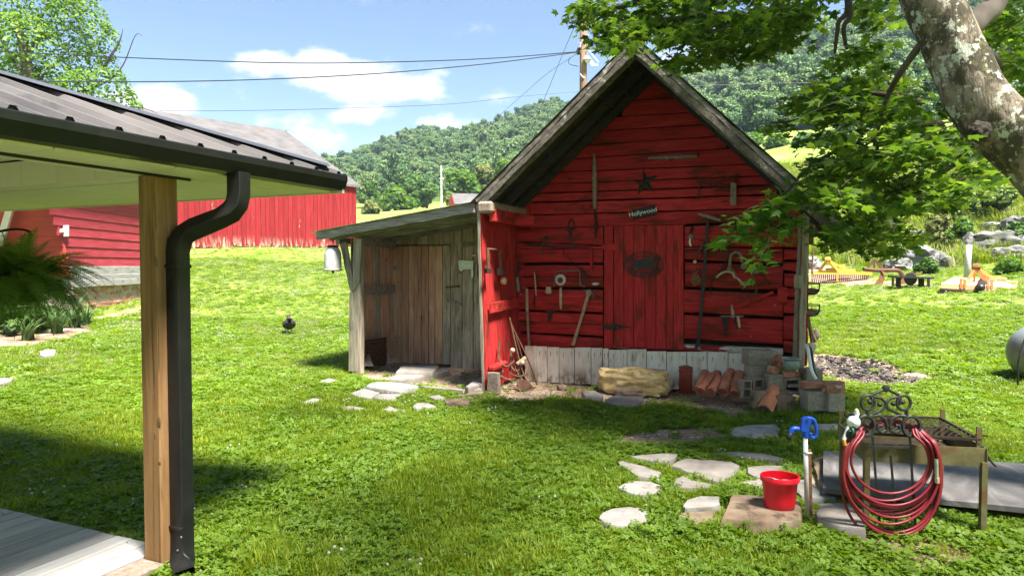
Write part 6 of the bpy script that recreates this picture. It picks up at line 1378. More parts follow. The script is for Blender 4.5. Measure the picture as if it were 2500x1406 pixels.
def forest_proto(k):
    rg = np.random.default_rng(100+k); R, H = 3.6+.5*rg.random(), 9.0; bl = blob_set(rg, R, H, 13, .22)
    p, n = crown_pts(rg, 1500, bl); v, f = quads_at(p, n, rg.uniform(.20, .42, len(p)), rg); vs = [v]; fs = [tuple(q) for q in f]; mi = [0]*len(fs); off = len(v)
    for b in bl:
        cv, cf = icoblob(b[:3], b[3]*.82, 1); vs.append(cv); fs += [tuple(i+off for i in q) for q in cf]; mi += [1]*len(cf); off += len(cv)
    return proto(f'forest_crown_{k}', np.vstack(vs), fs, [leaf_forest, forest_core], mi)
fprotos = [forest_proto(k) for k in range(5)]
rg = np.random.default_rng(5)
def hill_forest():
    P = []
    n = 80000; ph = np.radians(rg.uniform(-34, 52, n)); r = np.sqrt(rg.uniform(100**2, 520**2, n)); u = r*np.sin(ph); v = r*np.cos(ph); x = u*RV.x+v*DV.x; y = u*RV.y+v*DV.y
    deg = np.degrees(ph); start = np.interp(deg, [-34, -16, -6, 4, 10, 16, 23, 31, 52], [190, 175, 168, 150, 130, 112, 104, 100, 100])
    # a clearing: the pale pasture on the right flank
    clear = (deg > 12) & (deg < 26) & (r > 104) & (r < 128)
    ok = (r > start*(1+.06*np.sin(deg*.9))) & ~clear; x, y, r = x[ok], y[ok], r[ok]
    cell = {}; keep = []
    for i in range(len(x)):                              # keep crowns about five metres apart
        d = 2.9+.0026*r[i]; cx, cy = int(x[i]//6), int(y[i]//6); good = True
        for a in (-1, 0, 1):
            for b in (-1, 0, 1):
                for j in cell.get((cx+a, cy+b), ()):
                    if (x[i]-x[j])**2+(y[i]-y[j])**2 < d*d: good = False; break
                if not good: break
            if not good: break
        if good: cell.setdefault((cx, cy), []).append(i); keep.append(i)
    k = np.array(keep); x, y = x[k], y[k]; z = terrain_np(x, y); n = len(k)
    s = rg.uniform(.40, .68, n)+.5*rg.random(n)**4; sc = np.stack([s*rg.uniform(.9, 1.1, n), s*rg.uniform(.9, 1.1, n), s*rg.uniform(.85, 1.2, n)], 1)
    rot = np.stack([np.zeros(n), np.zeros(n), rg.uniform(0, 6.28, n)], 1)
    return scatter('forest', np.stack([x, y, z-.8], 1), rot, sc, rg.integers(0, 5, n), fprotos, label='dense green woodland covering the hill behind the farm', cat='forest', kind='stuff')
hill_forest()

# ------------------------------------------------------------------ single trees and shrubs
def add_tree(name, label, base, H, R, mat, seed, nleaf=2600, leaf=.22, trunk_r=.2, group=None, cat='tree', base_f=.2, core=True, nb=16, trunk=True):
    rg = np.random.default_rng(seed); t = thing(name, label, cat, base, group); bl = blob_set(rg, R, H, nb, base_f); p, n = crown_pts(rg, nleaf, bl)
    v, f = quads_at(p, n, rg.uniform(leaf*.6, leaf*1.2, len(p)), rg)
    np_mesh('crown', v+np.array(base), f, mat, V(base), t)
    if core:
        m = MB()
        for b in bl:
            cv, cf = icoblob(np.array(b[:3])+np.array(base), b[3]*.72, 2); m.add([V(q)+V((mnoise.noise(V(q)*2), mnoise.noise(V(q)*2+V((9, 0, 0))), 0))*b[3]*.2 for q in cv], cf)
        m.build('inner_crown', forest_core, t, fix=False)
    if trunk:
        m = MB(); m.tube([V(base)-V((0, 0, .3)), V(base)+V((.05*R, 0, H*.3)), V(base)+V((0, .05*R, H*.75))], [trunk_r*1.3, trunk_r, trunk_r*.4], 8)
        for i in range(4):
            a = rg.random()*6.28; m.tube([V(base)+V((0, 0, H*(.25+.1*i))), V(base)+V((R*.55*math.cos(a), R*.55*math.sin(a), H*(.45+.1*i)))], [trunk_r*.5, trunk_r*.15], 6)
        m.build('trunk', bark_far, t, fix=False)
    return t
def px_tree(name, label, px, ybase, hpx, wpx, v, mat, seed, **kw):
    p = atD(px, ybase, v); g = terrain(p.x, p.y); top = atD(px, ybase-hpx, v).z; H = max(top-g, 1.0); R = wpx/2/FPX*v*1.12
    return add_tree(name, label, V((p.x, p.y, g)), H, R, mat, seed, **kw)
leaf_olive = leafmat('leaf_olive', [(.10, .12, .03), (.17, .19, .05), (.24, .24, .08)], .3)
leaf_mid = leafmat('leaf_mid', [(.035, .085, .018), (.065, .14, .024), (.11, .20, .03)], .3)
TG = 'trees along the far field edge'
for a in [('broad_tree', 'low round bright green tree standing alone in the far field', 968, 515, 52, 78, 112, leaf_light, 21), ('broad_tree', 'dark green tree at the far field edge beside the white pole', 1042, 500, 62, 62, 128, leaf_mid, 22),
          ('broad_tree', 'bright yellow green tree behind the far metal roof', 1130, 500, 100, 84, 118, leaf_light, 23), ('broad_tree', 'olive brown tree behind the lean-to roof', 1183, 490, 105, 70, 122, leaf_olive, 24),
          ('broad_tree', 'tall green tree touching the shed roof line', 1236, 480, 115, 72, 120, leaf_light, 25), ('broad_tree', 'mid green tree behind the lone round tree', 1000, 500, 80, 74, 138, leaf_mid, 26),
          ('broad_tree', 'grey green tree next to the big barn', 900, 505, 62, 66, 135, leaf_mid, 27), ('shrub', 'small olive shrub beside the white pole', 1105, 505, 26, 44, 100, leaf_olive, 28), ('shrub', 'low brown green shrub near the barn corner', 905, 522, 28, 44, 100, leaf_olive, 29)]:
    px_tree(*a, nleaf=1500 if a[0] != 'shrub' else 700, leaf=.34, group=TG, base_f=.12)
for k, (px, yb, h, w, v) in enumerate([(1895, 432, 62, 70, 98), (1960, 420, 70, 66, 95), (1840, 380, 50, 50, 110), (2020, 430, 90, 80, 90), (2480, 455, 160, 120, 60), (2390, 440, 130, 100, 72)]):
    px_tree('broad_tree', ['light green tree just right of the roof slope', 'light green tree above the right eave', 'small tree low on the right hillside', 'leafy tree behind the maple branches', 'tall green tree at the right edge above the bank', 'green tree behind the leaning trunk'][k], px, yb, h, w, v, leaf_light if k % 2 == 0 else leaf_mid, 40+k, nleaf=1600, leaf=.3, group='trees at the foot of the right hill', base_f=.1)
# tree behind the porch roof, upper left
tb = atD(60, 640, 27); TB = V((tb.x, tb.y, terrain(tb.x, tb.y)))
lt = thing('broad_tree', 'big sunlit yellow green tree rising behind the porch roof', 'tree', TB)
rg2 = np.random.default_rng(77); bl = []
for (x, y, r, dv) in [(30, 40, 90, 0), (120, 20, 80, .5), (190, 60, 70, 0), (60, 130, 90, -.5), (160, 130, 75, .6), (240, 100, 50, 0), (230, 170, 60, .3), (120, 210, 80, 0), (30, 220, 90, .5), (200, 235, 60, -.4), (270, 215, 48, 0), (300, 245, 34, .2), (-60, 90, 110, 0), (-120, 180, 120, 1), (-60, -40, 120, 0), (80, -60, 110, .5), (180, -50, 70, 0), (150, 290, 90, 0), (250, 285, 55, 0), (20, 320, 110, .5), (330, 262, 18, 0)]:
    q = atD(x, y, 27+dv*1.5); bl.append((q.x, q.y, q.z, r/FPX*27))
p, n = crown_pts(rg2, 34000, bl); n[:, 2] += .5; v_, f_ = quads_at(p, n, rg2.uniform(.04, .10, len(p)), rg2); np_mesh('crown', v_, f_, leaf_back, TB, lt)
m = MB(); m.tube([TB-V((0, 0, .3)), TB+V((0, 0, 4)), atD(70, 180, 27), atD(40, 40, 27)], [.45, .38, .22, .1], 10)
for (pts) in [[(70, 220), (140, 150), (200, 90)], [(65, 200), (10, 110), (-20, 60)], [(60, 260), (180, 230), (260, 200), (300, 160), (330, 88), (347, 88)], [(60, 300), (200, 270), (330, 262), (385, 278)], [(75, 140), (90, 60), (130, 10)], [(250, 170), (290, 105), (300, 70)], [(120, 90), (60, 70), (20, 85)]]:
    q = bez([atD(x, y, 27) for x, y in pts], 5); m.tube(q, [.07*(1-i/(len(q)-1))**1.5+.010 for i in range(len(q))], 6)
m.build('trunk', bark_far, lt, fix=False)

# ------------------------------------------------------------------ big red barn
SQ = .7071; E0 = W(-10.43, 45.0); LD = (-RV-DV)*SQ; BD = (-RV+DV)*SQ; NB = (RV-DV)*SQ     # corner, along the wall, into the barn, outward
barn = thing('red_barn', 'long red board barn with pale rusty metal roof behind the lawn', 'barn', V((E0.x, E0.y, 2.7)))
ZE, ZRd, HALF, LEN = 7.16, 12.26, 10.6, 24.0
t = 0.0; i = 0
barn_wall = pm('barn_wall', [(.18, .014, .018), (.245, .021, .025), (.29, .031, .035)], (9, 9, 1.0), spec=.1, rough=.85, bump=.2, patches=[((.42, .37, .33), (3.2, 3.2, .8), .64, .69), ((.40, .34, .26), (5, 5, 1.1), .46, .60, (2, 3.6, 2.75))], var=.13)
while t < LEN:
    w = random.uniform(.24, .34); a, b = E0+LD*(t+.008), E0+LD*(t+w-.008); zb = terrain(a.x, a.y)+random.uniform(-.02, .10); m = MB(); th = .03+random.uniform(-.008, .012)
    m.plank(V((a.x, a.y, zb)), V((a.x, a.y, ZE)), V((b.x, b.y, ZE)), V((b.x, b.y, zb)), NB, th, .004, .004, 3); m.build('barn_board', barn_wall, barn); t += w
m = MB(); a, b = E0, E0+LD*LEN; m.plate([V((a.x, a.y, 2)), V((b.x, b.y, 2)), V((b.x, b.y, ZE)), V((a.x, a.y, ZE))], -NB, .05); m.build('wall_backing', dark_wood, barn)
r0, e0_ = E0+BD*HALF, E0-BD*.2; ez = ZE-.2*(ZRd-ZE)/HALF
np_ = 26
for k in range(np_):                                    # metal sheets, each lapped over the next
    t0, t1 = -.3+k*(LEN+1)/np_, -.3+(k+1)*(LEN+1)/np_+.03; o = V((0, 0, .006*(k % 2)))
    m = MB(); q = [e0_+LD*t0, e0_+LD*t1, r0+LD*t1, r0+LD*t0]; m.plate([V((q[0].x, q[0].y, ez))+o, V((q[1].x, q[1].y, ez))+o, V((q[2].x, q[2].y, ZRd))+o, V((q[3].x, q[3].y, ZRd))+o], V((0, 0, 1)), .02); m.build('roof_sheet', barn_roof, barn)
m = MB(); q = [r0+LD*-.5, r0+LD*LEN, r0+BD*HALF+LD*LEN, r0+BD*HALF+LD*-.5]; m.plate([V((q[0].x, q[0].y, ZRd)), V((q[1].x, q[1].y, ZRd)), V((q[2].x, q[2].y, ez)), V((q[3].x, q[3].y, ez))], V((0, 0, 1)), .02); m.build('roof_sheet', barn_roof, barn)
g = [E0, E0+BD*2*HALF, E0+BD*HALF]; m = MB(); m.plate([V((E0.x, E0.y, 2)), V((g[1].x, g[1].y, 2)), V((g[1].x, g[1].y, ZE)), V((g[2].x, g[2].y, ZRd)), V((E0.x, E0.y, ZE))], -LD, .04); m.build('gable_wall', barn_wall, barn)
m = MB(); a = V((e0_.x, e0_.y, ez-.06)); m.bar(a-LD*.55, a+LD*LEN, .04, .12); m.build('eave_board', rake_wood, barn)
# small building with pale roof far behind the lean-to
pb = atD(1125, 505, 92); fb = thing('far_barn', 'small red barn with pale metal roof far behind the lean-to', 'barn', V((pb.x, pb.y, terrain(pb.x, pb.y))))
def FB(px, py, dv=0): return atD(px, py, 92+dv)
m = MB(); m.plate([FB(1103, 473), FB(1235, 476), FB(1240, 508, -3), FB(1110, 498, -3)], V((0, -.4, 1)), .05); m.build('roof', barn_roof, fb)
m = MB(); m.plate([FB(1103, 474), FB(1110, 498, -3), FB(1110, 540, -3), FB(1096, 540, 4), FB(1097, 498, 4)], -RV, .05); m.build('gable_wall', barn_red, fb)
m = MB(); m.plate([FB(1111, 499, -2.9), FB(1240, 508, -2.9), FB(1240, 545, -2.9), FB(1111, 540, -2.9)], -DV, .05); m.build('wall', barn_red, fb)

# ------------------------------------------------------------------ red clapboard house at the left edge
HU, HV0 = -10.3, 15.5; HWD = (RV*-.091+DV*.996).normalized(); HN = V((HWD.y, -HWD.x, 0)); HO = W(HU, HV0)
def HP(px, py, o=0.0):
    r = ray(px, py); k = (HO+HN*o-CAM).dot(HN)/r.dot(HN); return CAM+r*k
def Hs(s, z, o=0.0): return V((HO.x, HO.y, 0))+HWD*s+HN*o+V((0, 0, z))
house = thing('clapboard_house', 'small red clapboard house on a worn brick foundation behind the fern', 'house', V((HO.x, HO.y, .5)))
SE = 5.6
z = 1.70; k = 0
while z < 3.9:
    s0 = max(0, .0)-(z-1.9)*.62 if z > 1.9 else 0; m = MB(); h = .235+random.uniform(-.01, .01)
    m.plank(Hs(s0, z, .0), Hs(SE, z, .0), Hs(SE, z+h, -.02), Hs(s0, z+h, -.02), HN, .035, .006, .004, 8); m.build('clapboard', clap_red, house); z += h-.006; k += 1
for (z0, z1, mt, t) in [(1.47, 1.70, sill_grey, .05), (1.36, 1.49, sill_grey, .07), (1.20, 1.36, sill_grey, .10)]:
    m = MB(); m.plank(Hs(-.05, z0), Hs(SE, z0), Hs(SE, z1), Hs(-.05, z1), HN, t, .008, .004, 8); m.build('sill_board', mt, house)
m = MB(); m.plate([Hs(-.02, .1, -.08), Hs(SE, .1, -.08), Hs(SE, 1.2, -.08), Hs(-.02, 1.2, -.08)], HN, .06); m.build('foundation', mortar, house)
zz = .28; row = 0; rdm = random.Random(9)
while zz < 1.16:
    s = .02+(.11 if row % 2 else 0)
    while s < SE-.2:
        if rdm.random() < (.80 if zz < .8 else .35) and s > .2:
            m = MB(); pr = .012+rdm.uniform(0, .03) if zz < .75 else .004+rdm.uniform(0, .01); m.box(Hs(s+.1, zz+.032, -.02+pr/2), (.20, .02+pr, .062), Matrix((HWD, HN, V((0, 0, 1)))).transposed(), .006); m.build('brick', brick_mat, house)
        s += .215
    zz += .075; row += 1
def HO2(px, py): return atD(px, py, 15.42)
yy = 480; k = 0
while yy < 660:                                        # orange-red front face with a leaning edge
    e0p, e1p = 122+(yy-500)*.30, 122+(yy+24-500)*.30; m = MB()
    m.plank(HO2(-160, yy+25), HO2(e1p, yy+24.0), HO2(e0p, yy), HO2(-160, yy-1), -DV, .03, .005, .002, 6); m.build('front_board', clap_orange, house); yy += 24.5
m = MB(); m.plate([HO2(-160, 655)+DV*.05, HO2(168, 655)+DV*.05, HO2(170, 800)+DV*.05, HO2(-160, 830)+DV*.05], DV, .1); m.build('front_foundation', mortar, house)
m = MB(); m.plank(HO2(160, 632), HO2(119, 480), HO2(126, 480), HO2(167, 630), -DV, .045, .005, .002, 4); m.build('corner_board', clap_orange, house)
far = V((HO.x, HO.y, 0))-RV*5; m = MB(); m.plate([Hs(-1.2, 3.9, .3), Hs(SE+.3, 3.9, .3), Hs(SE+.3, 5.6, -3.2), Hs(-1.2, 5.6, -3.2)], V((0, 0, 1)), .04); m.build('roof', barn_roof, house)
m = MB(); m.plate([Hs(SE, .2, -.02), Hs(SE, 3.9, -.02), Hs(SE, 5.5, -3.2), Hs(SE, 3.9, -6), Hs(SE, .2, -6)], HWD, .05); m.build('end_wall', clap_red, house)
m = MB(); q = [HP(146, 560, .06), HP(154, 558, .06), HP(154, 551, .06), HP(164, 550, .06), HP(164, 577, .06), HP(154, 577, .06), HP(154, 566, .06), HP(146, 567, .06)]; m.plate(q, HN, .04); vent = m.build('wall_box', white_plastic, None, label='small white box fixed to the red clapboard wall', cat='box')
m = MB(); m.bar(atD(28, 500, 15.2), atD(-6, 612, 15.2), .05, .16, up=RV); m.bar(atD(34, 500, 15.15), atD(0, 612, 15.15), .03, .02, up=RV); m.build('leaning_plank', beige_plastic, None, label='pale plank leaning on the orange house front', cat='plank')

# ------------------------------------------------------------------ poles and wires
pv = 25.0; pp = atD(1424, 640, pv); pole = thing('utility_pole', 'brown wooden utility pole behind the shed roof', 'pole', V((pp.x, pp.y, terrain(pp.x, pp.y))))
PO = lambda x, y, dv=0: atD(x, y, pv+dv)
m = MB(); m.tube([V((pp.x, pp.y, terrain(pp.x, pp.y)-.2)), PO(1424, 200), PO(1425, -60)], [.16, .135, .12], 12); m.build('shaft', pole_wood, pole, smooth=True)
for (x, y) in ((1414, 120), (1411, 126), (1413, 131)):
    m = MB(); m.lathe(PO(x, y, -.2), V((1, 0, 0)), [(.02, -.08), (.06, -.05), (.05, 0), (.06, .05), (.02, .08)], 8); m.build('insulator', black_plastic, pole)
m = MB(); m.bar(PO(1409, 105, -.15), PO(1420, 105, -.15), .03, .03); m.bar(PO(1408, 131, -.15), PO(1420, 131, -.15), .03, .03); m.build('bracket', steel, pole)
m = MB(); m.tube([PO(1430, 85, -.15), PO(1437, 86, -.15), PO(1436, 100, -.15), PO(1441, 110, -.15), PO(1441, 127, -.15), PO(1430, 137, -.15)], .018, 6); m.tube([PO(1431, 118, -.16), PO(1445, 133, -.16), PO(1461, 152, -.16)], .018, 6); m.build('conduit', steel, pole)
m = MB(); m.lathe(PO(1433, 146, -.2), V((0, 0, 1)), [(.05, -.12), (.09, -.02), (.16, 0), (.05, .12)], 10); m.bar(PO(1438, 147, -.2), PO(1449, 160, -.2), .04, .14); m.bar(PO(1449, 160, -.2), PO(1460, 159, -.2), .04, .06); m.build('lamp', galv, pole)
m = MB(); m.tube(bez([PO(1429, 100, -.16), PO(1418, 106, -.16), PO(1417, 125, -.16)], 5), .014, 6); m.tube(bez([PO(1417, 180, -.16), PO(1420, 186, -.16), PO(1427, 191, -.16)], 5), .02, 6); m.build('tie_wire', white_plastic, pole)
def wire(pts, lab, r=.013, v0=pv, v1=None):
    n = len(pts); v1 = v1 or v0; m = MB(); m.tube(bez([atD(x, y, v0+(v1-v0)*i/(n-1)) for i, (x, y) in enumerate(pts)], 10), r, 5); m.build('overhead_wire', wire_mat, None, label=lab, cat='wire', group='overhead wires')
wire([(1410, 127), (1200, 143), (950, 152), (690, 154), (330, 142), (0, 126), (-200, 115)], 'upper long wire running from the pole across the sky', .018, pv-.3, 20)
wire([(1411, 128), (1200, 155), (950, 178), (700, 192), (460, 199), (200, 200), (60, 197), (-200, 190)], 'lower long wire sagging below the upper one', .018, pv-.3, 19)
wire([(1410, 131), (1395, 141), (1330, 185), (1250, 255), (1150, 340), (1000, 430), (890, 478)], 'wire sloping from the pole down to the far field', .012, pv-.3, 70)
wire([(1407, 55), (1375, 130), (1340, 215), (1305, 300), (1270, 380), (1225, 470)], 'steep guy wire left of the pole', .011, pv-.3, 40)
wire([(1392, 140), (1389, 156), (1413, 163)], 'short slack wire loop beside the pole', .012)
wire([(1450, 222), (1390, 226), (1250, 238), (1090, 255), (800, 266), (560, 271), (390, 271)], 'thin lowest wire crossing behind the roof', .012, 38, 34)
wire([(1640, 212), (1750, 208), (1900, 204), (2300, 200)], 'thin wire crossing the wooded hillside on the right', .015, 60, 60)
wire([(872, 481), (920, 492), (1005, 509), (1100, 520)], 'thin pale wire in front of the lone round tree', .015, 55, 55)
wp = atD(1078, 505, 95); m = MB(); m.tube([V((wp.x, wp.y, terrain(wp.x, wp.y)-.2)), atD(1077, 404, 95)], [.16, .10], 8); m.bar(atD(1072, 436, 95), atD(1084, 436, 95), .08, .08); m.build('distant_pole', pole_white, None, label='pale thin utility pole standing in the far field', cat='pole')

# ------------------------------------------------------------------ bank with rocks, posts, implements
RG = 'limestone outcrops on the bank'
for (px, py, sx, sy, sz, seed, lab) in [(2240, 648, .75, .45, .55, 2.0, 'pointed grey limestone outcrop at the foot of the bank'), (2195, 658, .5, .4, .30, 7.0, 'low limestone rock at the left of the pointed one'), (2300, 652, .38, .3, .35, 4.0, 'small round limestone rock right of the pointed one'), (2445, 606, .95, .5, .5, 6.0, 'large grey layered limestone outcrop at the right'), (2382, 612, .42, .35, .48, 9.0, 'white limestone boulder left of the large outcrop'),
                                        (2485, 628, .8, .4, .28, 3.0, 'flat limestone ledge at the right edge'), (2235, 585, .5, .3, .3, 5.0, 'pale rock showing through grass up the bank'), (2420, 562, .6, .3, .22, 8.0, 'thin pale rock ledge above the large outcrop'), (1974, 655, .4, .3, .36, 8.5, 'pale rock beside the yellow rake'), (2490, 570, .6, .5, .5, 1.5, 'small rock high at the right edge')]:
    p = onG(px, py); boulder('limestone_rock', V((p.x, p.y, p.z+sz*.25)), (sx, sy, sz), rock_grey, lab, math.radians(20)+seed, seed, .32, .25, 4, 'rock', RG)
def bush(px, py, hpx, wpx, lab, mat, seed, nl=1100, leaf=.09, name='shrub'):
    p = onG(px, py); v = uv(p)[1]; H = hpx/FPX*v; R = wpx/2/FPX*v; return add_tree(name, lab, p, H, R, mat, seed, nl, leaf, .03, 'shrubs on the bank', 'shrub', .1, True, 12)
for k, (px, py, h, w, mt, lab) in enumerate([(2150, 560, 70, 90, leaf_bank, 'yellow green shrub left on the bank under the maple'), (2290, 600, 75, 80, leaf_olive, 'brownish shrub above the pointed rock'), (2350, 608, 85, 70, leaf_light, 'fresh green shrub beside the white boulder'), (2330, 545, 80, 110, leaf_bank, 'broad pale shrub high on the bank'), (2440, 540, 90, 120, leaf_bank, 'large yellow green shrub above the large outcrop'), (2230, 530, 70, 90, leaf_bank, 'pale shrub behind the hanging leaves'), (2490, 600, 60, 60, leaf_mid, 'dark shrub at the right edge of the bank'), (2265, 668, 32, 60, leaf_mid, 'low green shrub at the foot of the pointed rock'), (2460, 668, 30, 60, leaf_light, 'low weeds under the large outcrop'), (2400, 480, 80, 110, leaf_light, 'bushy tree on top of the bank'), (2110, 500, 80, 100, leaf_bank, 'pale green shrub left high on the bank')]):
    bush(px, py, h, w, lab, mt, 200+k)
p0 = onG(2362, 682); v = uv(p0)[1]; m = MB(); m.tube([atD(2360, 684, v), atD(2363, 640, v), atD(2366, 598, v)], [.09, .085, .08], 10); m.build('fence_post', post_lichen, None, smooth=True, label='white lichened wooden post behind the orange mower', cat='post')
for (x0, y0, x1, y1, lab) in [(1982, 668, 1985, 608, 'thin rusty steel stake beside the yellow rake'), (2152, 652, 2151, 610, 'thin steel stake behind the rusty plow')]:
    v = uv(onG(x0, y0))[1]; m = MB(); m.tube([atD(x0, y0+4, v), atD(x1, y1, v)], .03, 6); m.build('steel_stake', rust, None, label=lab, cat='stake')
# yellow landscape rake
v = uv(onG(2050, 690))[1]; I = lambda x, y, dv=0: atD(x, y, v+dv)
rk = thing('landscape_rake', 'yellow tractor landscape rake with a row of curved tines', 'rake', onG(2050, 690))
m = MB(); m.bar(I(1984, 666, .2), I(2128, 668, .2), .09, .09); m.build('tine_bar', implement_yellow, rk)
for i in range(30):
    x = 1984+i*4.75; m = MB(); m.tube(bez([I(x, 664, .2), I(x-1.5, 672, .45), I(x-1, 682, .35), I(x+1, 690, .1)], 4), .018, 5); m.build('tine', rust, rk)
m = MB(); m.bar(I(2022, 633, -.2), I(2000, 662, .0), .05, .07); m.bar(I(2022, 633, -.2), I(2048, 664, .0), .05, .09); m.bar(I(1997, 662, 0), I(2054, 664, 0), .06, .07); m.build('mast', implement_yellow, rk)
m = MB(); m.lathe(I(2021, 634, -.2), V((1, 0, 0)), [(.07, -.08), (.08, 0), (.07, .08)], 8); m.build('top_link', implement_yellow, rk)
m = MB(); m.bar(I(2024, 640, .2), I(2060, 655, 1.0), .08, .08); m.bar(I(2020, 659, .6), I(2084, 662, .9), .16, .12); m.bar(I(2040, 650, .7), I(2060, 650, .8), .12, .12); m.build('pivot_frame', implement_yellow, rk)
m = MB(); m.bar(I(2044, 662, -.05), I(2044, 688, -.05), .05, .05); m.build('stand', implement_yellow, rk)
# rusty middle-buster plow
v2 = uv(onG(2160, 694))[1]; I2 = lambda x, y, dv=0: atD(x, y, v2+dv)
pw = thing('tractor_plow', 'rusty tractor plow with two curved shanks', 'plow', onG(2160, 694))
m = MB(); m.tube(bez([I2(2108, 657), I2(2140, 660), I2(2180, 660), I2(2195, 662), I2(2203, 673), I2(2202, 690)], 6), .06, 6); m.build('beam', rust, pw)
m = MB(); m.tube(bez([I2(2150, 660), I2(2156, 672), I2(2152, 688)], 5), .06, 6); m.plate([I2(2150, 672, -.1), I2(2156, 685, -.1), I2(2152, 695, -.1), I2(2134, 694, -.1), I2(2142, 684, -.1)], -DV, .05); m.build('shank', rust_orange, pw)
m = MB(); m.plate([I2(2190, 684, -.1), I2(2204, 682, -.1), I2(2210, 697, -.1), I2(2184, 697, -.1)], -DV, .05); m.build('share', rust_orange, pw)
m = MB(); m.bar(I2(2135, 633), I2(2116, 657), .04, .06); m.bar(I2(2135, 633), I2(2154, 657), .04, .06); m.bar(I2(2135, 634), I2(2134, 658), .04, .05); m.build('mast', rust, pw)
# black frame with a round blade on it
v3 = uv(onG(2222, 703))[1]; I3 = lambda x, y, dv=0: atD(x, y, v3+dv)
bf = thing('steel_bench', 'low black steel bench frame with a dark disc on top', 'bench', onG(2222, 703))
m = MB(); m.bar(I3(2178, 675), I3(2268, 679), .45, .05); m.build('top', black_iron, bf)
for (x, y0, y1, w, dv) in [(2180, 677, 697, .05, -.2), (2193, 678, 699, .12, .1), (2249, 680, 703, .14, .1), (2267, 680, 705, .05, -.2)]:
    m = MB(); m.bar(I3(x, y0, dv), I3(x, y1+1, dv), .05, w, up=RV); m.build('leg', black_iron, bf)
m = MB(); m.lathe(I3(2223, 681), -DV, [(.17, -.02), (.18, 0), (.17, .02)], 18); m.lathe(I3(2221, 674), -DV, [(.04, 0), (.04, .04)], 8); m.build('disc', black_iron, bf)
m = MB(); m.bar(I3(2233, 671), I3(2252, 664), .03, .03); m.build('lever', rust_orange, bf)
# orange rotary mower
v4 = uv(onG(2390, 712))[1]; I4 = lambda x, y, dv=0: atD(x, y, v4+dv)
mw = thing('rotary_mower', 'orange tractor rotary mower deck with A-frame', 'mower', onG(2390, 712))
d = [I4(2297, 707), I4(2480, 718), I4(2486, 700, 1.5), I4(2330, 690, 1.7)]; d = [q+V((0, 0, .14)) for q in d]
m = MB(); m.plate([q-V((0, 0, .14)) for q in d], V((0, 0, 1)), .16); m.build('deck', implement_tan, mw)
m = MB(); m.bar(d[0]-V((0, 0, .13)), d[1]-V((0, 0, .13)), .05, .05); m.build('skid', rust_dark, mw)
m = MB(); m.bar(I4(2383, 652, .4), I4(2358, 692, .3), .04, .06); m.bar(I4(2383, 652, .4), I4(2408, 690, .3), .05, .09); m.bar(I4(2380, 655, .5), I4(2378, 690, 1.0), .04, .05); m.build('a_frame', implement_orange, mw)
m = MB(); m.lathe(I4(2383, 652, .4), V((1, 0, 0)), [(.08, -.08), (.09, 0), (.08, .08)], 8); m.build('top_link', rust_orange, mw)
m = MB(); m.bar(I4(2390, 660, .6), I4(2438, 690, 1.3), .07, .10); m.build('rear_brace', implement_orange, mw)
m = MB(); m.box(I4(2428, 688, 1.3), (.5, .3, .22), None, .02); m.build('tail_box', implement_orange, mw)
for x in (2350, 2416):
    m = MB(); m.bar(I4(x-4, 682), I4(x-4, 704), .05, .06); m.bar(I4(x+5, 684), I4(x+5, 704), .05, .06); m.bar(I4(x-5, 682), I4(x+6, 684), .05, .04); m.build('lower_hitch', implement_orange, mw)
m = MB(); m.lathe(I4(2400, 690, .5), V((0, -.3, 1)), [(.10, -.14), (.12, -.05), (.11, .05), (.07, .1), (.04, .16)], 14); m.build('gearbox', black_plastic, mw, smooth=True)
m = MB(); m.tube([I4(2399, 690, .4), I4(2391, 702, -.2)], .09, 10); m.lathe(I4(2391, 702, -.2), -DV, [(.085, 0), (.085, .1), (.04, .14)], 12); m.build('drive_shaft', black_plastic, mw)

# ------------------------------------------------------------------ hen on the lawn (walking away, tail to the viewer)
hp_ = onG(706, 817); hn = thing('hen', 'black hen with red comb walking away on the lawn', 'hen', hp_); fx = (DV*.9-RV*.35).normalized(); sx = V((fx.y, -fx.x, 0)); Zu = V((0, 0, 1))
def ring(c, rx, rz, t): return c, rx, rz, t
spine = [(-.20, .27, .015, .02), (-.17, .265, .07, .05), (-.12, .25, .105, .085), (-.06, .235, .125, .11), (.0, .225, .13, .115), (.06, .23, .12, .11), (.11, .255, .095, .095), (.14, .30, .062, .07), (.155, .345, .042, .05), (.165, .385, .034, .036), (.18, .408, .032, .032), (.20, .41, .022, .022), (.215, .405, .006, .008)]
m = MB(); seg = 14
for (a, h, rx, rz) in spine:
    for q in range(seg):
        an = 6.2832*q/seg; nz_ = 1+.07*mnoise.noise(V((a*30, an*2, h*20))); m.v.append(hp_+fx*a+sx*(math.cos(an)*rx*nz_)+Zu*(h+math.sin(an)*rz*nz_))
for i in range(len(spine)-1):
    for q in range(seg): m.f.append((i*seg+q, i*seg+(q+1) % seg, (i+1)*seg+(q+1) % seg, (i+1)*seg+q))
m.f.append(tuple(range(seg))); m.f.append(tuple((len(spine)-1)*seg+q for q in range(seg)))
m.build('body', feather, hn, smooth=True)
for i in range(7):
    a = (i-3)*.16; m = MB(); b0 = hp_-fx*.15+Zu*.28; tip = b0-fx*.09+sx*math.sin(a)*.10+Zu*(.11*math.cos(a)-.02); w = sx*.022; m.plate([b0-w, b0+w, tip+w*.6, tip+(tip-b0)*.12, tip-w*.6], -fx, .006); m.build('tail_feather', feather, hn)
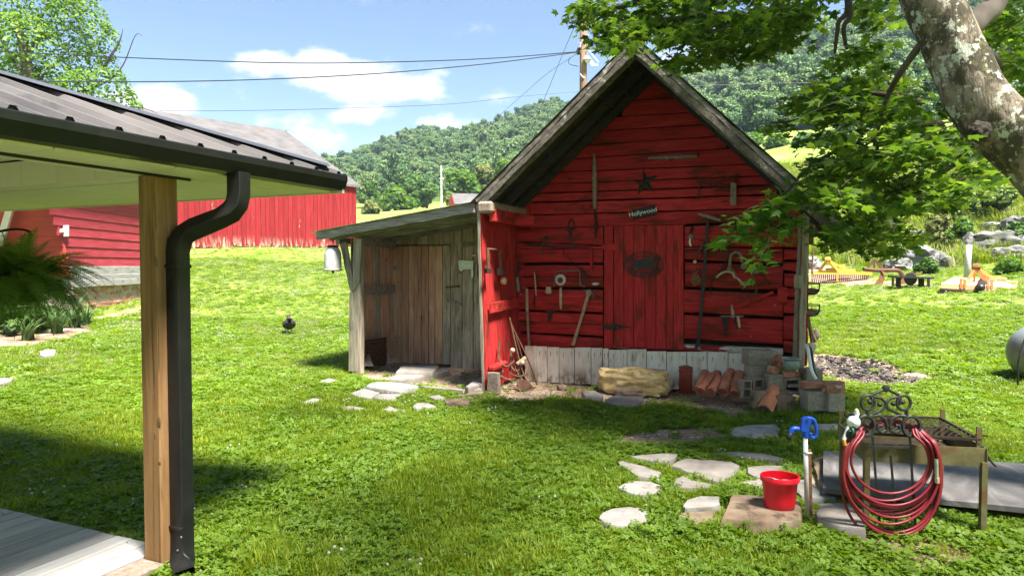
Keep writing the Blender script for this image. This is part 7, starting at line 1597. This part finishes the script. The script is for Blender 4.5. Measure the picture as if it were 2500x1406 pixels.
for s in (-1, 1):
    m = MB(); c = hp_+fx*-.01+sx*s*.115+Zu*.235; m.lathe(c-fx*.13, fx, [(.0, 0), (.05, .05), (.075, .13), (.06, .2), (0, .24)], 10, .35, 1.0, xdir=sx); m.build('wing', feather, hn, smooth=True)
    m = MB(); st_ = fx*(.05*s); m.tube([hp_+sx*s*.055+Zu*.15, hp_+sx*s*.055+st_*.6+Zu*.07, hp_+sx*s*.05+st_+Zu*.008], [.026, .011, .009], 7)
    for a in (-.5, 0, .5): m.tube([hp_+sx*s*.05+st_+Zu*.01, hp_+sx*(s*.05+.045*math.sin(a))+st_+fx*.05*math.cos(a)+Zu*.006], .005, 5)
    m.build('leg', beige_plastic, hn)
m = MB(); m.plate([hp_+fx*.165+Zu*.43, hp_+fx*.175+Zu*.462, hp_+fx*.187+Zu*.443, hp_+fx*.195+Zu*.46, hp_+fx*.205+Zu*.435, hp_+fx*.2+Zu*.42], sx, .008); m.build('comb', clay_bright, hn)
m = MB(); m.lathe(hp_+fx*.205+Zu*.405, fx+Zu*-.25, [(.011, 0), (.007, .018), (0, .034)], 8); m.build('beak', tool_wood, hn)

# ------------------------------------------------------------------ planted bed and hanging fern
def strap_plant(px, py, n, L, lab, mat, seed, name='strap_plant'):
    rd = random.Random(seed); p = onG(px, py); m = MB()
    for i in range(n):
        a = rd.uniform(0, 6.28); l = L*rd.uniform(.6, 1.1); d = V((math.cos(a), math.sin(a), 0)); w = V((-d.y, d.x, 0))*.016; k = len(m.v); b = p+V((rd.uniform(-.08, .08), rd.uniform(-.08, .08), -.02)); e = rd.uniform(.35, .9)
        for j in range(6):
            f = j/5; c = b+d*(l*e*f*f*.9+l*.15*f)+V((0, 0, l*(f*1.15-e*.75*f*f))); ww = w*(1.0-.95*f**2)*1.4; m.v += [c-ww, c+ww]
        for j in range(5): m.f.append((k+2*j, k+2*j+1, k+2*j+3, k+2*j+2))
    return m.build(name, mat, None, fix=False, loc=p, label=lab, cat='plant', group='plants in the bed by the house')
strap_plant(182, 798, 46, .85, 'strappy grey green iris clump at the corner of the bed', leaf_iris, 1); strap_plant(140, 812, 40, .75, 'strappy iris clump left of the corner one', leaf_iris, 2); strap_plant(70, 828, 34, .6, 'low strappy clump at the front of the bed', leaf_iris, 3); strap_plant(205, 792, 24, .6, 'small strappy clump nearest the brick wall', leaf_iris, 4)
for k, (px, py, h, w, lab) in enumerate([(20, 815, 80, 100, 'broad leaved green shrub at the left edge of the bed'), (85, 812, 70, 90, 'pale leaved shrub in the middle of the bed'), (-40, 800, 110, 120, 'tall leafy shrub left in the bed'), (125, 800, 55, 60, 'small leafy plant beside the iris clump')]):
    p = onG(px, py); v = uv(p)[1]; add_tree('bed_shrub', lab, p, h/FPX*v, w/2/FPX*v, leaf_shrub, 300+k, 700, .075, .02, 'plants in the bed by the house', 'shrub', .1, True, 10)
fv = 5.0; fc = atD(35, 690, fv); fern = thing('hanging_fern', 'bushy dark green Boston fern hanging in a basket at the left', 'fern', fc-V((0, 0, .2)))
m = MB(); m.lathe(fc-V((0, 0, .16)), V((0, 0, 1)), [(.10, 0), (.15, .02), (.19, .17), (.20, .18), (.18, .17), (0, .14)], 20); m.build('basket', black_plastic, fern, smooth=40)
def frond_mesh(L, droop, seed, npair=42):
    rd = random.Random(seed); v = []; f = []; pts = []
    for i in range(npair+1):
        t = i/npair; pts.append(V((L*(t-.18*droop*t*t), 0, L*(.42*t-(.35+droop*.62)*t*t))))
    for i in range(1, npair+1):
        t = i/npair; p = pts[i]; tg = (pts[i]-pts[i-1]).normalized(); up = V((0, 1, 0)).cross(tg); w = .085*math.sin(math.pi*min(1, .12+t*.93))**.7*(1 if t < .95 else .5)+.006
        for s in (-1, 1):
            d = V((0, s, 0))*w+tg*w*.35-up*w*.25*rd.random(); k = len(v); hw = tg*L/npair*.62; v += [p-hw*.6, p+hw*.6, p+d*.8+hw*.6, p+d+hw*.1]; f.append((k, k+1, k+2, k+3))
    for i in range(npair):
        k = len(v); a = V((0, .003, 0)); v += [pts[i]-a, pts[i]+a, pts[i+1]+a, pts[i+1]-a]; f.append((k, k+1, k+2, k+3))
    me = bpy.data.meshes.new('frond'); me.from_pydata([tuple(q) for q in v], [], f); me.materials.append(leaf_fern); return me
fms = [frond_mesh(.66, .75, 1), frond_mesh(.60, .4, 2), frond_mesh(.62, 1.0, 3), frond_mesh(.50, .1, 4), frond_mesh(.52, 1.2, 5)]
rd = random.Random(4)
for i in range(170):
    o = bpy.data.objects.new('frond', fms[i % 5]); C.objects.link(o); o.parent = fern; a = rd.uniform(0, 6.28); r0 = rd.uniform(.0, .13)
    o.location = fc-ORG[fern.name]+V((r0*math.cos(a), r0*math.sin(a), .02)); tilt = rd.uniform(-.55, .45) if i % 5 != 3 else rd.uniform(-1.1, -.4); o.rotation_euler = (rd.uniform(-.5, .5), tilt, a+rd.uniform(-.3, .3)); s = rd.uniform(.65, .98); o.scale = (s, s, s)
m = MB(); m.tube(bez([W(-4.35, fv, -.1), W(-4.35, fv, 1.5), W(-4.3, fv, 1.9), atD(-20, 568, fv), atD(30, 560, fv), atD(66, 563, fv), atD(74, 575, fv), atD(68, 590, fv)], 6), .010, 6); hk = m.build('plant_hook', black_iron, None, smooth=True, label='black shepherd hook that carries the hanging fern', cat='hook')
m = MB()
for k in range(3):
    a = k*2.094; m.tube([atD(69, 588, fv), fc+V((.19*math.cos(a), .19*math.sin(a), .02))], .004, 5)
m.build('hanger_wire', black_iron, fern)

# ------------------------------------------------------------------ the leaning maple on the right
MT = W(4.55, 4.35, 0); maple = thing('maple_tree', 'leaning maple tree with lichened grey trunk and leafy boughs over the yard', 'tree', MT)
burl_mat = pm('burl_bark', [(.018, .013, .010), (.04, .031, .024), (.075, .062, .05)], 22, rough=.95, bump=.8, bdist=.02, var=0)
tr = [W(4.95, 4.2, -.15), W(4.85, 4.25, .5), W(4.55, 4.35, 1.2), atD(2715, 570, 4.5), atD(2548, 400, 4.65), atD(2410, 272, 4.75), atD(2332, 130, 4.83), atD(2264, -30, 4.9), atD(2190, -230, 5.05), atD(2090, -480, 5.3), atD(1950, -900, 5.7)]
trr = [.40, .31, .26, .23, .215, .20, .19, .18, .17, .15, .12]
q = bez(tr, 10); rr = [np.interp(i, np.linspace(0, len(q)-1, len(tr)), trr) for i in range(len(q))]
m = MB(); seg = 30; prev = None; kk = 0
for i, p in enumerate(q):
    t = (q[min(i+1, len(q)-1)]-q[max(i-1, 0)]).normalized(); a = (V((0, 1, 0))-t*t.y).normalized(); b = t.cross(a)
    for s in range(seg):
        an = 6.28318*s/seg; d = a*math.cos(an)+b*math.sin(an); n = .05*mnoise.noise(p*1.3+d*.9)+.035*mnoise.noise(p*4+d*2.2)+.012*mnoise.noise(p*11+d*6); m.v.append(p+d*rr[i]*(1+n*1.6))
for i in range(len(q)-1):
    for s in range(seg): m.f.append((i*seg+s, i*seg+(s+1) % seg, (i+1)*seg+(s+1) % seg, (i+1)*seg+s))
trunk = m.build('trunk', bark, maple, smooth=True)
k0 = atD(2392, 322, 4.58); bd = (-DV-RV*.55).normalized(); import bmesh                 # burl where a limb was lost
bm = bmesh.new(); bmesh.ops.create_icosphere(bm, subdivisions=4, radius=1.0); m = MB(); vs = []
for q_ in bm.verts:
    d = q_.co.copy(); vs.append(k0+(RV*d.x*.075+V((0, 0, 1))*d.y*.07+bd*d.z*.06)*(1+.30*mnoise.noise(d*2.2)+.16*mnoise.noise(d*6)))
m.add(vs, [[x.index for x in f.verts] for f in bm.faces]); bm.free(); m.build('burl', burl_mat, trunk, smooth=True)
def limb(pts, r0, r1, name='branch', mat=twig):
    p = bez(pts, 6); m = MB(); m.tube(p, [r0+(r1-r0)*i/(len(p)-1) for i in range(len(p))], 7); return m.build(name, mat, maple, smooth=True)
limb([atD(2330, 90, 4.9), atD(2395, 40, 5.1), atD(2450, -60, 5.3), W(4.4, 5.6, 6.2)], .10, .06, mat=bark_far)
limb([atD(2290, 60, 4.9), atD(2225, 140, 5.1), atD(2170, 230, 5.5), atD(2140, 330, 5.8), atD(2120, 420, 6.0)], .032, .010, mat=bark_far)
limb([W(2.0, 5.6, 6.2), atD(2058, -60, 5.6), atD(2046, 60, 5.6), atD(2038, 130, 5.7)], .03, .012); limb([W(2.1, 5.6, 6.2), atD(2064, -50, 5.55), atD(2060, 70, 5.6), atD(2068, 120, 5.7)], .03, .012)
limb([atD(2150, -330, 5.2), W(1.2, 6.2, 6.0), W(-.4, 6.6, 6.1), W(-1.6, 6.9, 5.6)], .15, .05, mat=bark_far)
limb([atD(2230, -140, 5.1), W(2.2, 6.0, 5.2), atD(1900, 10, 6.4), atD(1720, 40, 6.6), atD(1560, 60, 6.8)], .10, .018, mat=bark_far)
limb([W(1.4, 6.2, 4.7), atD(1650, -30, 6.6), atD(1500, 20, 6.8), atD(1430, 20, 6.9)], .05, .012)
limb([atD(2330, 120, 5.05), atD(2430, 150, 5.9), atD(2440, 260, 6.4), atD(2330, 400, 6.6), atD(2150, 480, 6.5), atD(1990, 490, 6.3), atD(1900, 520, 6.1), atD(1800, 560, 5.9)], .05, .008)
limb([atD(2300, 300, 5.9), atD(2150, 330, 6.1), atD(2000, 390, 6.2), atD(1920, 470, 6.1)], .03, .008)
limb([atD(2250, 250, 5.7), atD(2100, 230, 6.2), atD(1960, 290, 6.3), atD(1880, 300, 6.3)], .03, .008)
limb([W(1.5, 2.0, 6.5), W(-1.5, 3.0, 7.2), W(-4.0, 4.5, 7.0)], .14, .05, mat=bark_far); limb([W(2.4, 5.3, 6.4), W(1.8, 2.5, 7.0), W(1.0, -.5, 7.2)], .16, .05, mat=bark_far)
# leaves: five-lobed faces
LEAF2 = np.array([(0, 0), (.20, -.05), (.42, .05), (.27, .20), (.36, .28), (.56, .52), (.33, .50), (.22, .52), (.20, .70), (.10, .72), (0, 1.0), (-.10, .72), (-.20, .70), (-.22, .52), (-.33, .50), (-.56, .52), (-.36, .28), (-.27, .20), (-.42, .05), (-.20, -.05)]); LC = (0, .34)
def leaf_arrays(pos, nrm, axis, size, fold):
    """pos base of blade, nrm blade normal, axis blade direction (all Nx3)"""
    nrm = nrm/np.linalg.norm(nrm, axis=1, keepdims=True); axis = axis-nrm*(axis*nrm).sum(1, keepdims=True); axis /= np.linalg.norm(axis, axis=1, keepdims=True)+1e-9; side = np.cross(axis, nrm); K = len(LEAF2)
    x = LEAF2[:, 0]; y = LEAF2[:, 1]; zz = -.18*np.abs(x)-.10*y*y
    v = pos[:, None]+size[:, None, None]*(side[:, None]*x[None, :, None]+axis[:, None]*y[None, :, None]+nrm[:, None]*(zz[None, :, None]*fold[:, None, None]))
    c = pos+size[:, None]*(axis*LC[1]+nrm*.02); v = np.concatenate([v, c[:, None]], 1); n = len(pos); base = np.arange(n)[:, None]*(K+1)
    tri = np.array([(i, (i+1) % K, K) for i in range(K)]); f = (base[:, :, None]+tri[None]).reshape(-1, 3); return v.reshape(-1, 3), f
rg = np.random.default_rng(31); LP, LN, LA, LS = [], [], [], []
def spray(start, end, n, spread, size, droop=.35, sd=0):
    """leaves set along a twig from start to end"""
    s, e = np.array(start), np.array(end); d = e-s; L = np.linalg.norm(d); t = rg.random(n)**.8; lat = rg.normal(size=(n, 3))*spread*(.35+.65*np.sin(np.pi*np.clip(t*.8+.1, 0, 1)))[:, None]; lat[:, 2] *= .38
    p = s+d*t[:, None]+lat; p[:, 2] -= droop*L*t*t*.3+np.linalg.norm(lat[:, :2], axis=1)*droop*.6
    ax = d/L*.6+lat/(np.linalg.norm(lat, axis=1, keepdims=True)+1e-6)*.8; ax[:, 2] -= .35+rg.random(n)*.5; nr = rg.normal(size=(n, 3))*.42; nr[:, 2] += 1.0
    LP.append(p); LN.append(nr); LA.append(ax); LS.append(size*rg.uniform(.5, 1.25, n))
def cloud(px, py, v, rpx, n, size, dv=.5):
    """a leafy bough: short twigs fanning out of one place"""
    for k in range(max(1, n//20)):
        a = rg.random()*6.28; rr = rpx*math.sqrt(rg.random())*.75; x, y = px+rr*math.cos(a), py+rr*.75*math.sin(a); vv = v+rg.normal()*dv; ang = math.pi+rg.normal()*.8; ln = rpx/FPX*v*1.0
        d = RV*math.cos(ang)+DV*math.sin(ang); s = atD(x, y, vv)-d*ln*.4; e = s+d*ln+V((0, 0, -ln*.28)); spray(s, e, 26, .085, size); TWIGS.append((s, e))
TWIGS = []
SZ = .088
# upper bough across the top of the view
for (x, y, r, n) in [(1440, 15, 42, 150), (1490, 45, 45, 180), (1545, 60, 52, 230), (1535, 110, 28, 90), (1600, 30, 60, 260), (1665, 70, 50, 220), (1700, 20, 60, 280), (1690, 125, 38, 130), (1760, 55, 60, 300), (1760, 125, 34, 110), (1830, 40, 60, 300), (1850, 100, 45, 180), (1905, 40, 55, 260), (1960, 20, 50, 200), (1920, 95, 36, 100), (1640, 140, 22, 40), (1480, 95, 20, 40), (1800, -40, 90, 300), (1600, -50, 90, 260), (2000, -40, 80, 260), (2100, 20, 45, 110), (2150, -30, 70, 160), (2180, 40, 30, 50)]:
    cloud(x, y, 6.6, r, int(n*1.05), SZ)
# the main bough hanging between shed and trunk
for (x, y, r, n) in [(2110, 110, 40, 100), (2060, 150, 50, 150), (2160, 130, 50, 140), (2010, 200, 50, 190), (2090, 200, 55, 240), (2180, 200, 55, 230), (1960, 250, 45, 150), (2040, 260, 60, 300), (2130, 270, 65, 360), (2220, 260, 60, 320), (1915, 290, 34, 90), (2280, 300, 60, 320), (2000, 320, 40, 120), (2080, 340, 60, 300), (2170, 350, 70, 400), (2260, 360, 70, 400), (2350, 340, 60, 280), (2020, 390, 50, 220), (2100, 410, 65, 340), (2190, 430, 70, 400), (2290, 430, 65, 340), (2380, 410, 55, 220), (1985, 440, 45, 200), (2060, 470, 60, 320), (2150, 490, 60, 320), (2240, 480, 50, 200), (2330, 470, 40, 110), (2430, 420, 36, 90), (2090, 545, 46, 230), (2160, 555, 46, 230), (2130, 600, 32, 110), (2205, 575, 28, 90), (2065, 585, 30, 80), (2180, 605, 20, 40), (2010, 540, 36, 90), (2410, 350, 40, 120)]:
    cloud(x, y, 6.2, r, int(n*.64), SZ, .6)
# right of the trunk
for (x, y, r, n) in [(2440, 60, 60, 220), (2480, 140, 50, 180), (2420, 150, 40, 100), (2490, 240, 40, 120), (2470, 20, 60, 200), (2550, 100, 90, 300)]:
    cloud(x, y, 6.6, r, n, SZ, .4)
m = MB()
for (s_, e_) in TWIGS: m.tube([s_+V((0, 0, .03)), (s_+e_)/2+V((0, 0, .02)), e_], [.006, .004, .002], 4)
m.build('twigs', twig, maple, fix=False, kind='stuff')
# crown overhead and behind: casts the shade over the yard
blobs = []
for i in range(38):
    a = rg.random()*6.28; rr_ = math.sqrt(rg.random()); u, v = 1.3+rr_*6.0*math.cos(a), .6+rr_*5.2*math.sin(a); z = 6.6+rg.random()*4.2*(1.05-rr_*.5)
    if z-1.7 > abs(v)*.46+.6 or v < 1: blobs.append((u, v, z, .8+.5*rg.random()))
for i in range(12):
    v = 4.8+rg.random()*1.5; blobs.append((2.4+rg.random()*3.3, v, 2.75+.42*v+rg.random()*1.5, .75+.4*rg.random()))  # unseen leaf masses added above the frame to shade the hanging bough
for (u, v, z) in [(1.5, 1.2, 5.6), (3.0, .6, 5.6), (2.2, -.6, 6.0), (3.6, 2.2, 6.0), (.6, .4, 6.0), (4.4, .8, 6.2), (1.0, 2.0, 6.4)]: blobs.append((u, v, z, 1.1))  # further unseen leaf masses added to shade the near lawn
for (u, v, z, r) in blobs:
    n = 70; d = rg.normal(size=(n, 3)); d /= np.linalg.norm(d, axis=1, keepdims=True); c = np.array(W(u, v, z)); p = c+d*r*np.array([1.25, 1.25, .6])*(.35+.65*rg.random((n, 1))); nr = rg.normal(size=(n, 3))*.5; nr[:, 2] += 1
    LP.append(p); LN.append(nr); LA.append(rg.normal(size=(n, 3))); LS.append(rg.uniform(.15, .23, n))
P_, N_, A_, S_ = np.vstack(LP), np.vstack(LN), np.vstack(LA), np.concatenate(LS)
v_, f_ = leaf_arrays(P_, N_, A_, S_, rg.uniform(.6, 1.6, len(P_)))
np_mesh('crown', v_, f_, leaf_maple, MT, maple)
# the low spray in front of the shed: single leaves
LP.clear(); LN.clear(); LA.clear(); LS.clear()
SV = 5.9
for (x0, y0, x1, y1, n) in [(1960, 480, 1870, 505, 26), (1930, 500, 1840, 525, 26), (1900, 520, 1800, 555, 30), (1860, 535, 1765, 585, 30), (1820, 560, 1745, 592, 16), (1900, 545, 1850, 590, 26), (1890, 560, 1835, 625, 26), (1880, 580, 1850, 640, 14), (1870, 610, 1830, 690, 9), (1940, 520, 1900, 560, 20), (1960, 500, 1935, 560, 16), (1850, 510, 1790, 530, 16), (1920, 470, 1850, 490, 16)]:
    s, e = atD(x0, y0, SV+rg.normal()*.15), atD(x1, y1, SV-.2+rg.normal()*.15); spray(s, e, n, .065, .105, .25); limb([s, (s+e)/2-V((0, 0, .01)), e], .004, .002, 'twig')
P_, N_, A_, S_ = np.vstack(LP), np.vstack(LN), np.vstack(LA), np.concatenate(LS)
lme = []
for k in range(4):
    v_, f_ = leaf_arrays(np.zeros((1, 3)), np.array([[0, 0, 1.]]), np.array([[0, 1., 0]]), np.array([1.0]), np.array([.5+.45*k])); me = bpy.data.meshes.new('leaf'); me.from_pydata(v_.tolist(), [], f_.tolist()); me.materials.append(None); lme.append(me)
leaf_spray = leafmat('leaf_spray', [(.050, .135, .018), (.085, .19, .024), (.12, .24, .03), (.17, .28, .04)], .45, .45, per='OBJECT')
for me in lme: me.materials[0] = leaf_spray
for k in range(len(P_)):
    n = V(N_[k]).normalized(); a = V(A_[k]); a = (a-n*a.dot(n)).normalized(); s = a.cross(n)
    M = Matrix((s, a, n)).transposed()
    o = bpy.data.objects.new('leaf', lme[k % 4]); C.objects.link(o); o.parent = maple; o.matrix_local = Matrix.LocRotScale(V(P_[k])-MT, M.to_quaternion(), V((1, 1, 1))*float(S_[k]))

# ------------------------------------------------------------------ lawn: grass tufts, clover, flowers
def tuft(k, n, h, spread, mat, lean=.5, w=.0035):
    rd = random.Random(500+k); v = []; f = []
    for i in range(n):
        a = rd.uniform(0, 6.28); r = spread*math.sqrt(rd.random()); b = V((r*math.cos(a), r*math.sin(a), -.008)); l = h*rd.uniform(.55, 1.15); d = V((math.cos(a+rd.uniform(-1.2, 1.2)), math.sin(a+rd.uniform(-1.2, 1.2)), 0)); e = lean*rd.uniform(.3, 1.2); s = V((-d.y, d.x, 0))*w*rd.uniform(.7, 1.3); q = len(v)
        p1 = b+d*(l*.25*e)+V((0, 0, l*.55)); p2 = b+d*(l*.85*e)+V((0, 0, l*(1-.35*e))); v += [b-s, b+s, p1+s*.8, p1-s*.8, p2]; f += [(q, q+1, q+2, q+3), (q+3, q+2, q+4)]
    return proto(f'tuft_{k}', v, f, [mat])
def clover(k, n, spread, size, h):
    rd = random.Random(700+k); v = []; f = []
    for i in range(n):
        a = rd.uniform(0, 6.28); r = spread*math.sqrt(rd.random()); c = V((r*math.cos(a), r*math.sin(a), h*rd.uniform(.4, 1.1))); t0 = rd.uniform(0, 6.28); nr = V((rd.uniform(-.5, .5), rd.uniform(-.5, .5), 1)).normalized(); x = nr.orthogonal().normalized(); y = nr.cross(x); s = size*rd.uniform(.7, 1.2)
        for j in range(3):
            t = t0+j*2.094; d = x*math.cos(t)+y*math.sin(t); e = x*-math.sin(t)+y*math.cos(t); q = len(v); v += [c, c+d*s*.55-e*s*.42, c+d*s*.95-e*s*.2+nr*s*.1, c+d*s*.95+e*s*.2+nr*s*.1, c+d*s*.55+e*s*.42]; f.append((q, q+1, q+2, q+3, q+4))
    return proto(f'clover_{k}', v, f, [clover_mat])
def flower(k, n, spread, s, h):
    rd = random.Random(800+k); vs = []; fs = []; off = 0
    for i in range(n):
        a = rd.uniform(0, 6.28); r = spread*math.sqrt(rd.random()); v, f = icoblob((r*math.cos(a), r*math.sin(a), h*rd.uniform(.8, 1.2)), s*rd.uniform(.7, 1.2), 1); vs.append(v); fs += [tuple(i2+off for i2 in q) for q in f]; off += len(v)
    return proto(f'flower_{k}', np.vstack(vs), fs, [flower_mat])
gp = [tuft(0, 34, .050, .07, grass_mat), tuft(1, 30, .062, .07, grass_mat, .7), tuft(2, 26, .042, .07, grass_mat, .9), tuft(3, 22, .055, .07, grass_dry, .8), clover(0, 15, .08, .019, .035), clover(1, 12, .08, .026, .045), clover(2, 18, .09, .016, .03), tuft(4, 40, .09, .10, grass_mat, .6, .004), clover(5, 7, .07, .034, .035), tuft(6, 30, .045, .08, grass_pale, .9)]
rg = np.random.default_rng(12)
def sector(n, r0, r1, lo=-44, hi=44):
    ph = np.radians(rg.uniform(lo, hi, n)); r = np.sqrt(rg.uniform(r0*r0, r1*r1, n)); u = r*np.sin(ph); v = r*np.cos(ph); return u*RV.x+v*DV.x, u*RV.y+v*DV.y, r
X, Y, R_ = [], [], []
for (n, r0, r1) in [(30000, 2.6, 6), (44000, 6, 10.5), (46000, 10.5, 18), (38000, 18, 34), (26000, 34, 75)]:
    x, y, r = sector(n, r0, r1); X.append(x); Y.append(y); R_.append(r)
X, Y, R_ = np.concatenate(X), np.concatenate(Y), np.concatenate(R_)
soil = masks(X, Y, SOIL); keep = rg.random(len(X)) > np.clip(soil*1.6-.15, 0, .985); thin = vnoise(X, Y, 1.1, 31)*.5+vnoise(X, Y, 3.3, 32)*.5; keep &= rg.random(len(X)) < np.clip(.35+1.5*thin, .3, 1)
# not under buildings, deck, slabs
def inbox(x0, x1, y0, y1): return (X > x0) & (X < x1) & (Y > y0) & (Y < y1)
keep &= ~inbox(-9, -3.25, -3, 2.72); keep &= ~inbox(-4.0, -.05, 9.0, 14.2); keep &= ~inbox(-6.7, -4, 9.6, 12.4)
for o in list(bpy.data.objects):
    if o.name.split('.')[0] in ('stepping_stone', 'bucket_slab', 'threshold_stone', 'flat_stone', 'painted_slab'):
        if o.type == 'MESH': vs = [o.matrix_basis@q.co for q in o.data.vertices]
        else: vs = c4
        cx = sum(q.x for q in vs)/len(vs); cy = sum(q.y for q in vs)/len(vs); pts = sorted([(q.x, q.y) for q in vs])
        def cross(o_, a, b): return (a[0]-o_[0])*(b[1]-o_[1])-(a[1]-o_[1])*(b[0]-o_[0])
        hull = []
        for seq in (pts, pts[::-1]):
            h = []
            for p in seq:
                while len(h) > 1 and cross(h[-2], h[-1], p) <= 0: h.pop()
                h.append(p)
            hull += h[:-1]
        sel = np.where((np.abs(X-cx) < 2.2) & (np.abs(Y-cy) < 2.2))[0]
        if len(sel): keep[sel[poly_sd(X[sel], Y[sel], hull) < .03]] = False
X, Y, R_ = X[keep], Y[keep], R_[keep]; n = len(X); Zg = terrain_np(X, Y)+np.clip(1-R_/40, 0, 1)*(.018*(vnoise(X, Y, 2.2, 1)-.5)+.012*(vnoise(X, Y, 6, 2)-.5))-.004
cl = vnoise(X, Y, .55, 4)*.6+vnoise(X, Y, 1.7, 5)*.4; dry = vnoise(X, Y, .35, 8)*.6+vnoise(X, Y, 1.3, 9)*.4
U_, V_ = X*RV.x+Y*RV.y, X*DV.x+Y*DV.y
dry = dry+np.clip((R_-11)*.012, 0, .10)+.16*np.clip((soil[keep])*2, 0, 1)+np.where((V_ < 4.2) & (U_ > .2), .10, 0)
idx = rg.integers(0, 3, n); idx = np.where((cl > .50) & (rg.random(n) < .75), rg.integers(4, 7, n), idx); idx = np.where((dry > .60) & (rg.random(n) < .6), 3, idx); idx = np.where(rg.random(n) < .015, 7, idx); idx = np.where(rg.random(n) < np.clip((R_-9)*.06, 0, .5)*np.clip(.4+1.2*vnoise(X, Y, .25, 51), 0, 1), 9, idx); idx = np.where((R_ < 9) & (vnoise(X, Y, .9, 41)*.6+vnoise(X, Y, 2.7, 42)*.4 > .56) & (rg.random(n) < .3), 8, idx)
s = rg.uniform(.75, 1.3, n)*np.clip(.9+(R_-8)*.03, .9, 3.2); hs = s*rg.uniform(.75, 1.25, n)*np.clip(1-(R_-12)*.012, .45, 1)*np.where(vnoise(X, Y, .8, 14) > .7, 1.35, 1.0)
rot = np.stack([rg.normal(size=n)*.12, rg.normal(size=n)*.12, rg.uniform(0, 6.28, n)], 1)
scatter('lawn_grass', np.stack([X, Y, Zg], 1), rot, np.stack([s, s, hs], 1), idx, gp, label='mown lawn grass and clover over the whole yard', cat='grass', kind='stuff')
# white clover heads
fx_, fy_, fr_ = [], [], []
for (nn, r0, r1) in [(50, 3, 7), (260, 7, 13), (3600, 13, 24), (5200, 24, 46)]:
    x, y, r = sector(nn, r0, r1); fx_.append(x); fy_.append(y); fr_.append(r)
x, y, r = np.concatenate(fx_), np.concatenate(fy_), np.concatenate(fr_); k = (vnoise(x, y, .35, 21)*.6+vnoise(x, y, 1.1, 22)*.4 > np.where(r < 13, .35, .55)) & (masks(x, y, SOIL) < .2); k &= ~((x > -6.7) & (x < 0) & (y > 8) & (y < 14.2)) & ~((x < -3.2) & (y < 2.8)); x, y, r = x[k], y[k], r[k]; n = len(x); sc = rg.uniform(.7, 1.3, n)*np.clip(1+(r-12)*.02, 1, 1.7)
scatter('clover_flowers', np.stack([x, y, terrain_np(x, y)], 1), np.stack([np.zeros(n), np.zeros(n), rg.uniform(0, 6.28, n)], 1), np.stack([sc]*3, 1), rg.integers(0, 2, n), [flower(0, 2, .06, .009, .05), flower(1, 4, .12, .009, .05)], label='white clover heads sprinkled through the lawn', cat='flowers', kind='stuff')
# tall grass on the bank
def blade_clump(k, n, h, spread, mat, w): return tuft(20+k, n, h, spread, mat, .55, w)
tp = [blade_clump(0, 60, .55, .22, leaf_bank, .012), blade_clump(1, 50, .7, .25, leaf_bank, .014), blade_clump(2, 50, .45, .25, grass_mat, .012), blade_clump(3, 40, .6, .22, grass_dry, .01)]
x, y, r = sector(9000, 24, 75, 12, 46); ph = np.degrees(np.arctan2(x*RV.x+y*RV.y, x*DV.x+y*DV.y)); k = r > np.interp(ph, [12, 20, 26, 30, 36, 46], [32, 30, 28.5, 27.2, 26.8, 26]); k &= masks(x, y, SOIL) < .25; x, y, r = x[k], y[k], r[k]; n = len(x); sc = rg.uniform(.6, 1.2, n)*(1+(r-26)*.012)
scatter('tall_grass', np.stack([x, y, terrain_np(x, y)-.03], 1), np.stack([np.zeros(n), np.zeros(n), rg.uniform(0, 6.28, n)], 1), np.stack([sc]*3, 1), rg.integers(0, 4, n), tp, label='tall unmown grass and weeds covering the bank', cat='grass', kind='stuff')
# pebbles and chips on the bare earth
x, y, r = sector(26000, 3, 13, -30, 44); k = rg.random(len(x)) < np.clip(masks(x, y, SOIL)-.1, 0, 1)*.8; x, y, r = x[k], y[k], r[k]; n = len(x); sc = rg.uniform(.5, 1.6, n)**1.5
peb = []
pebble_mat = pm('pebble', [(.22, .15, .10), (.36, .28, .20), (.50, .43, .35)], 30, rough=.9, bump=.2, var=.3)
for k in range(3):
    v, f = icoblob((0, 0, .002), .008, 1); v = v*np.array([1.4, 1.0, .6])*(1+.3*np.random.default_rng(k).normal(size=(len(v), 1))*.5); peb.append(proto(f'pebble_{k}', v, f, [pebble_mat]))
scatter('pebbles', np.stack([x, y, terrain_np(x, y)-.008], 1), np.stack([np.zeros(n), np.zeros(n), rg.uniform(0, 6.28, n)], 1), np.stack([sc]*3, 1), rg.integers(0, 3, n), peb, label='small pebbles and chips on the bare earth', cat='gravel', kind='stuff')

# ------------------------------------------------------------------ summer haze in the air
def haze():
    m = bpy.data.materials.new('haze'); m.use_nodes = True; nt = m.node_tree; nt.nodes.clear(); out = nt.nodes.new('ShaderNodeOutputMaterial'); pv_ = nt.nodes.new('ShaderNodeVolumePrincipled')
    pv_.inputs['Color'].default_value = (.66, .82, 1.0, 1); pv_.inputs['Density'].default_value = .00024; pv_.inputs['Anisotropy'].default_value = .1
    nt.links.new(pv_.outputs[0], out.inputs['Volume'])
    b = MB(); b.box(V((0, 0, 84)), (1900, 1900, 172)); o = b.build('haze', m, None, loc=(0, 0, 0), label='thin blue summer haze filling the valley air', cat='haze', kind='stuff')
    return o
haze()
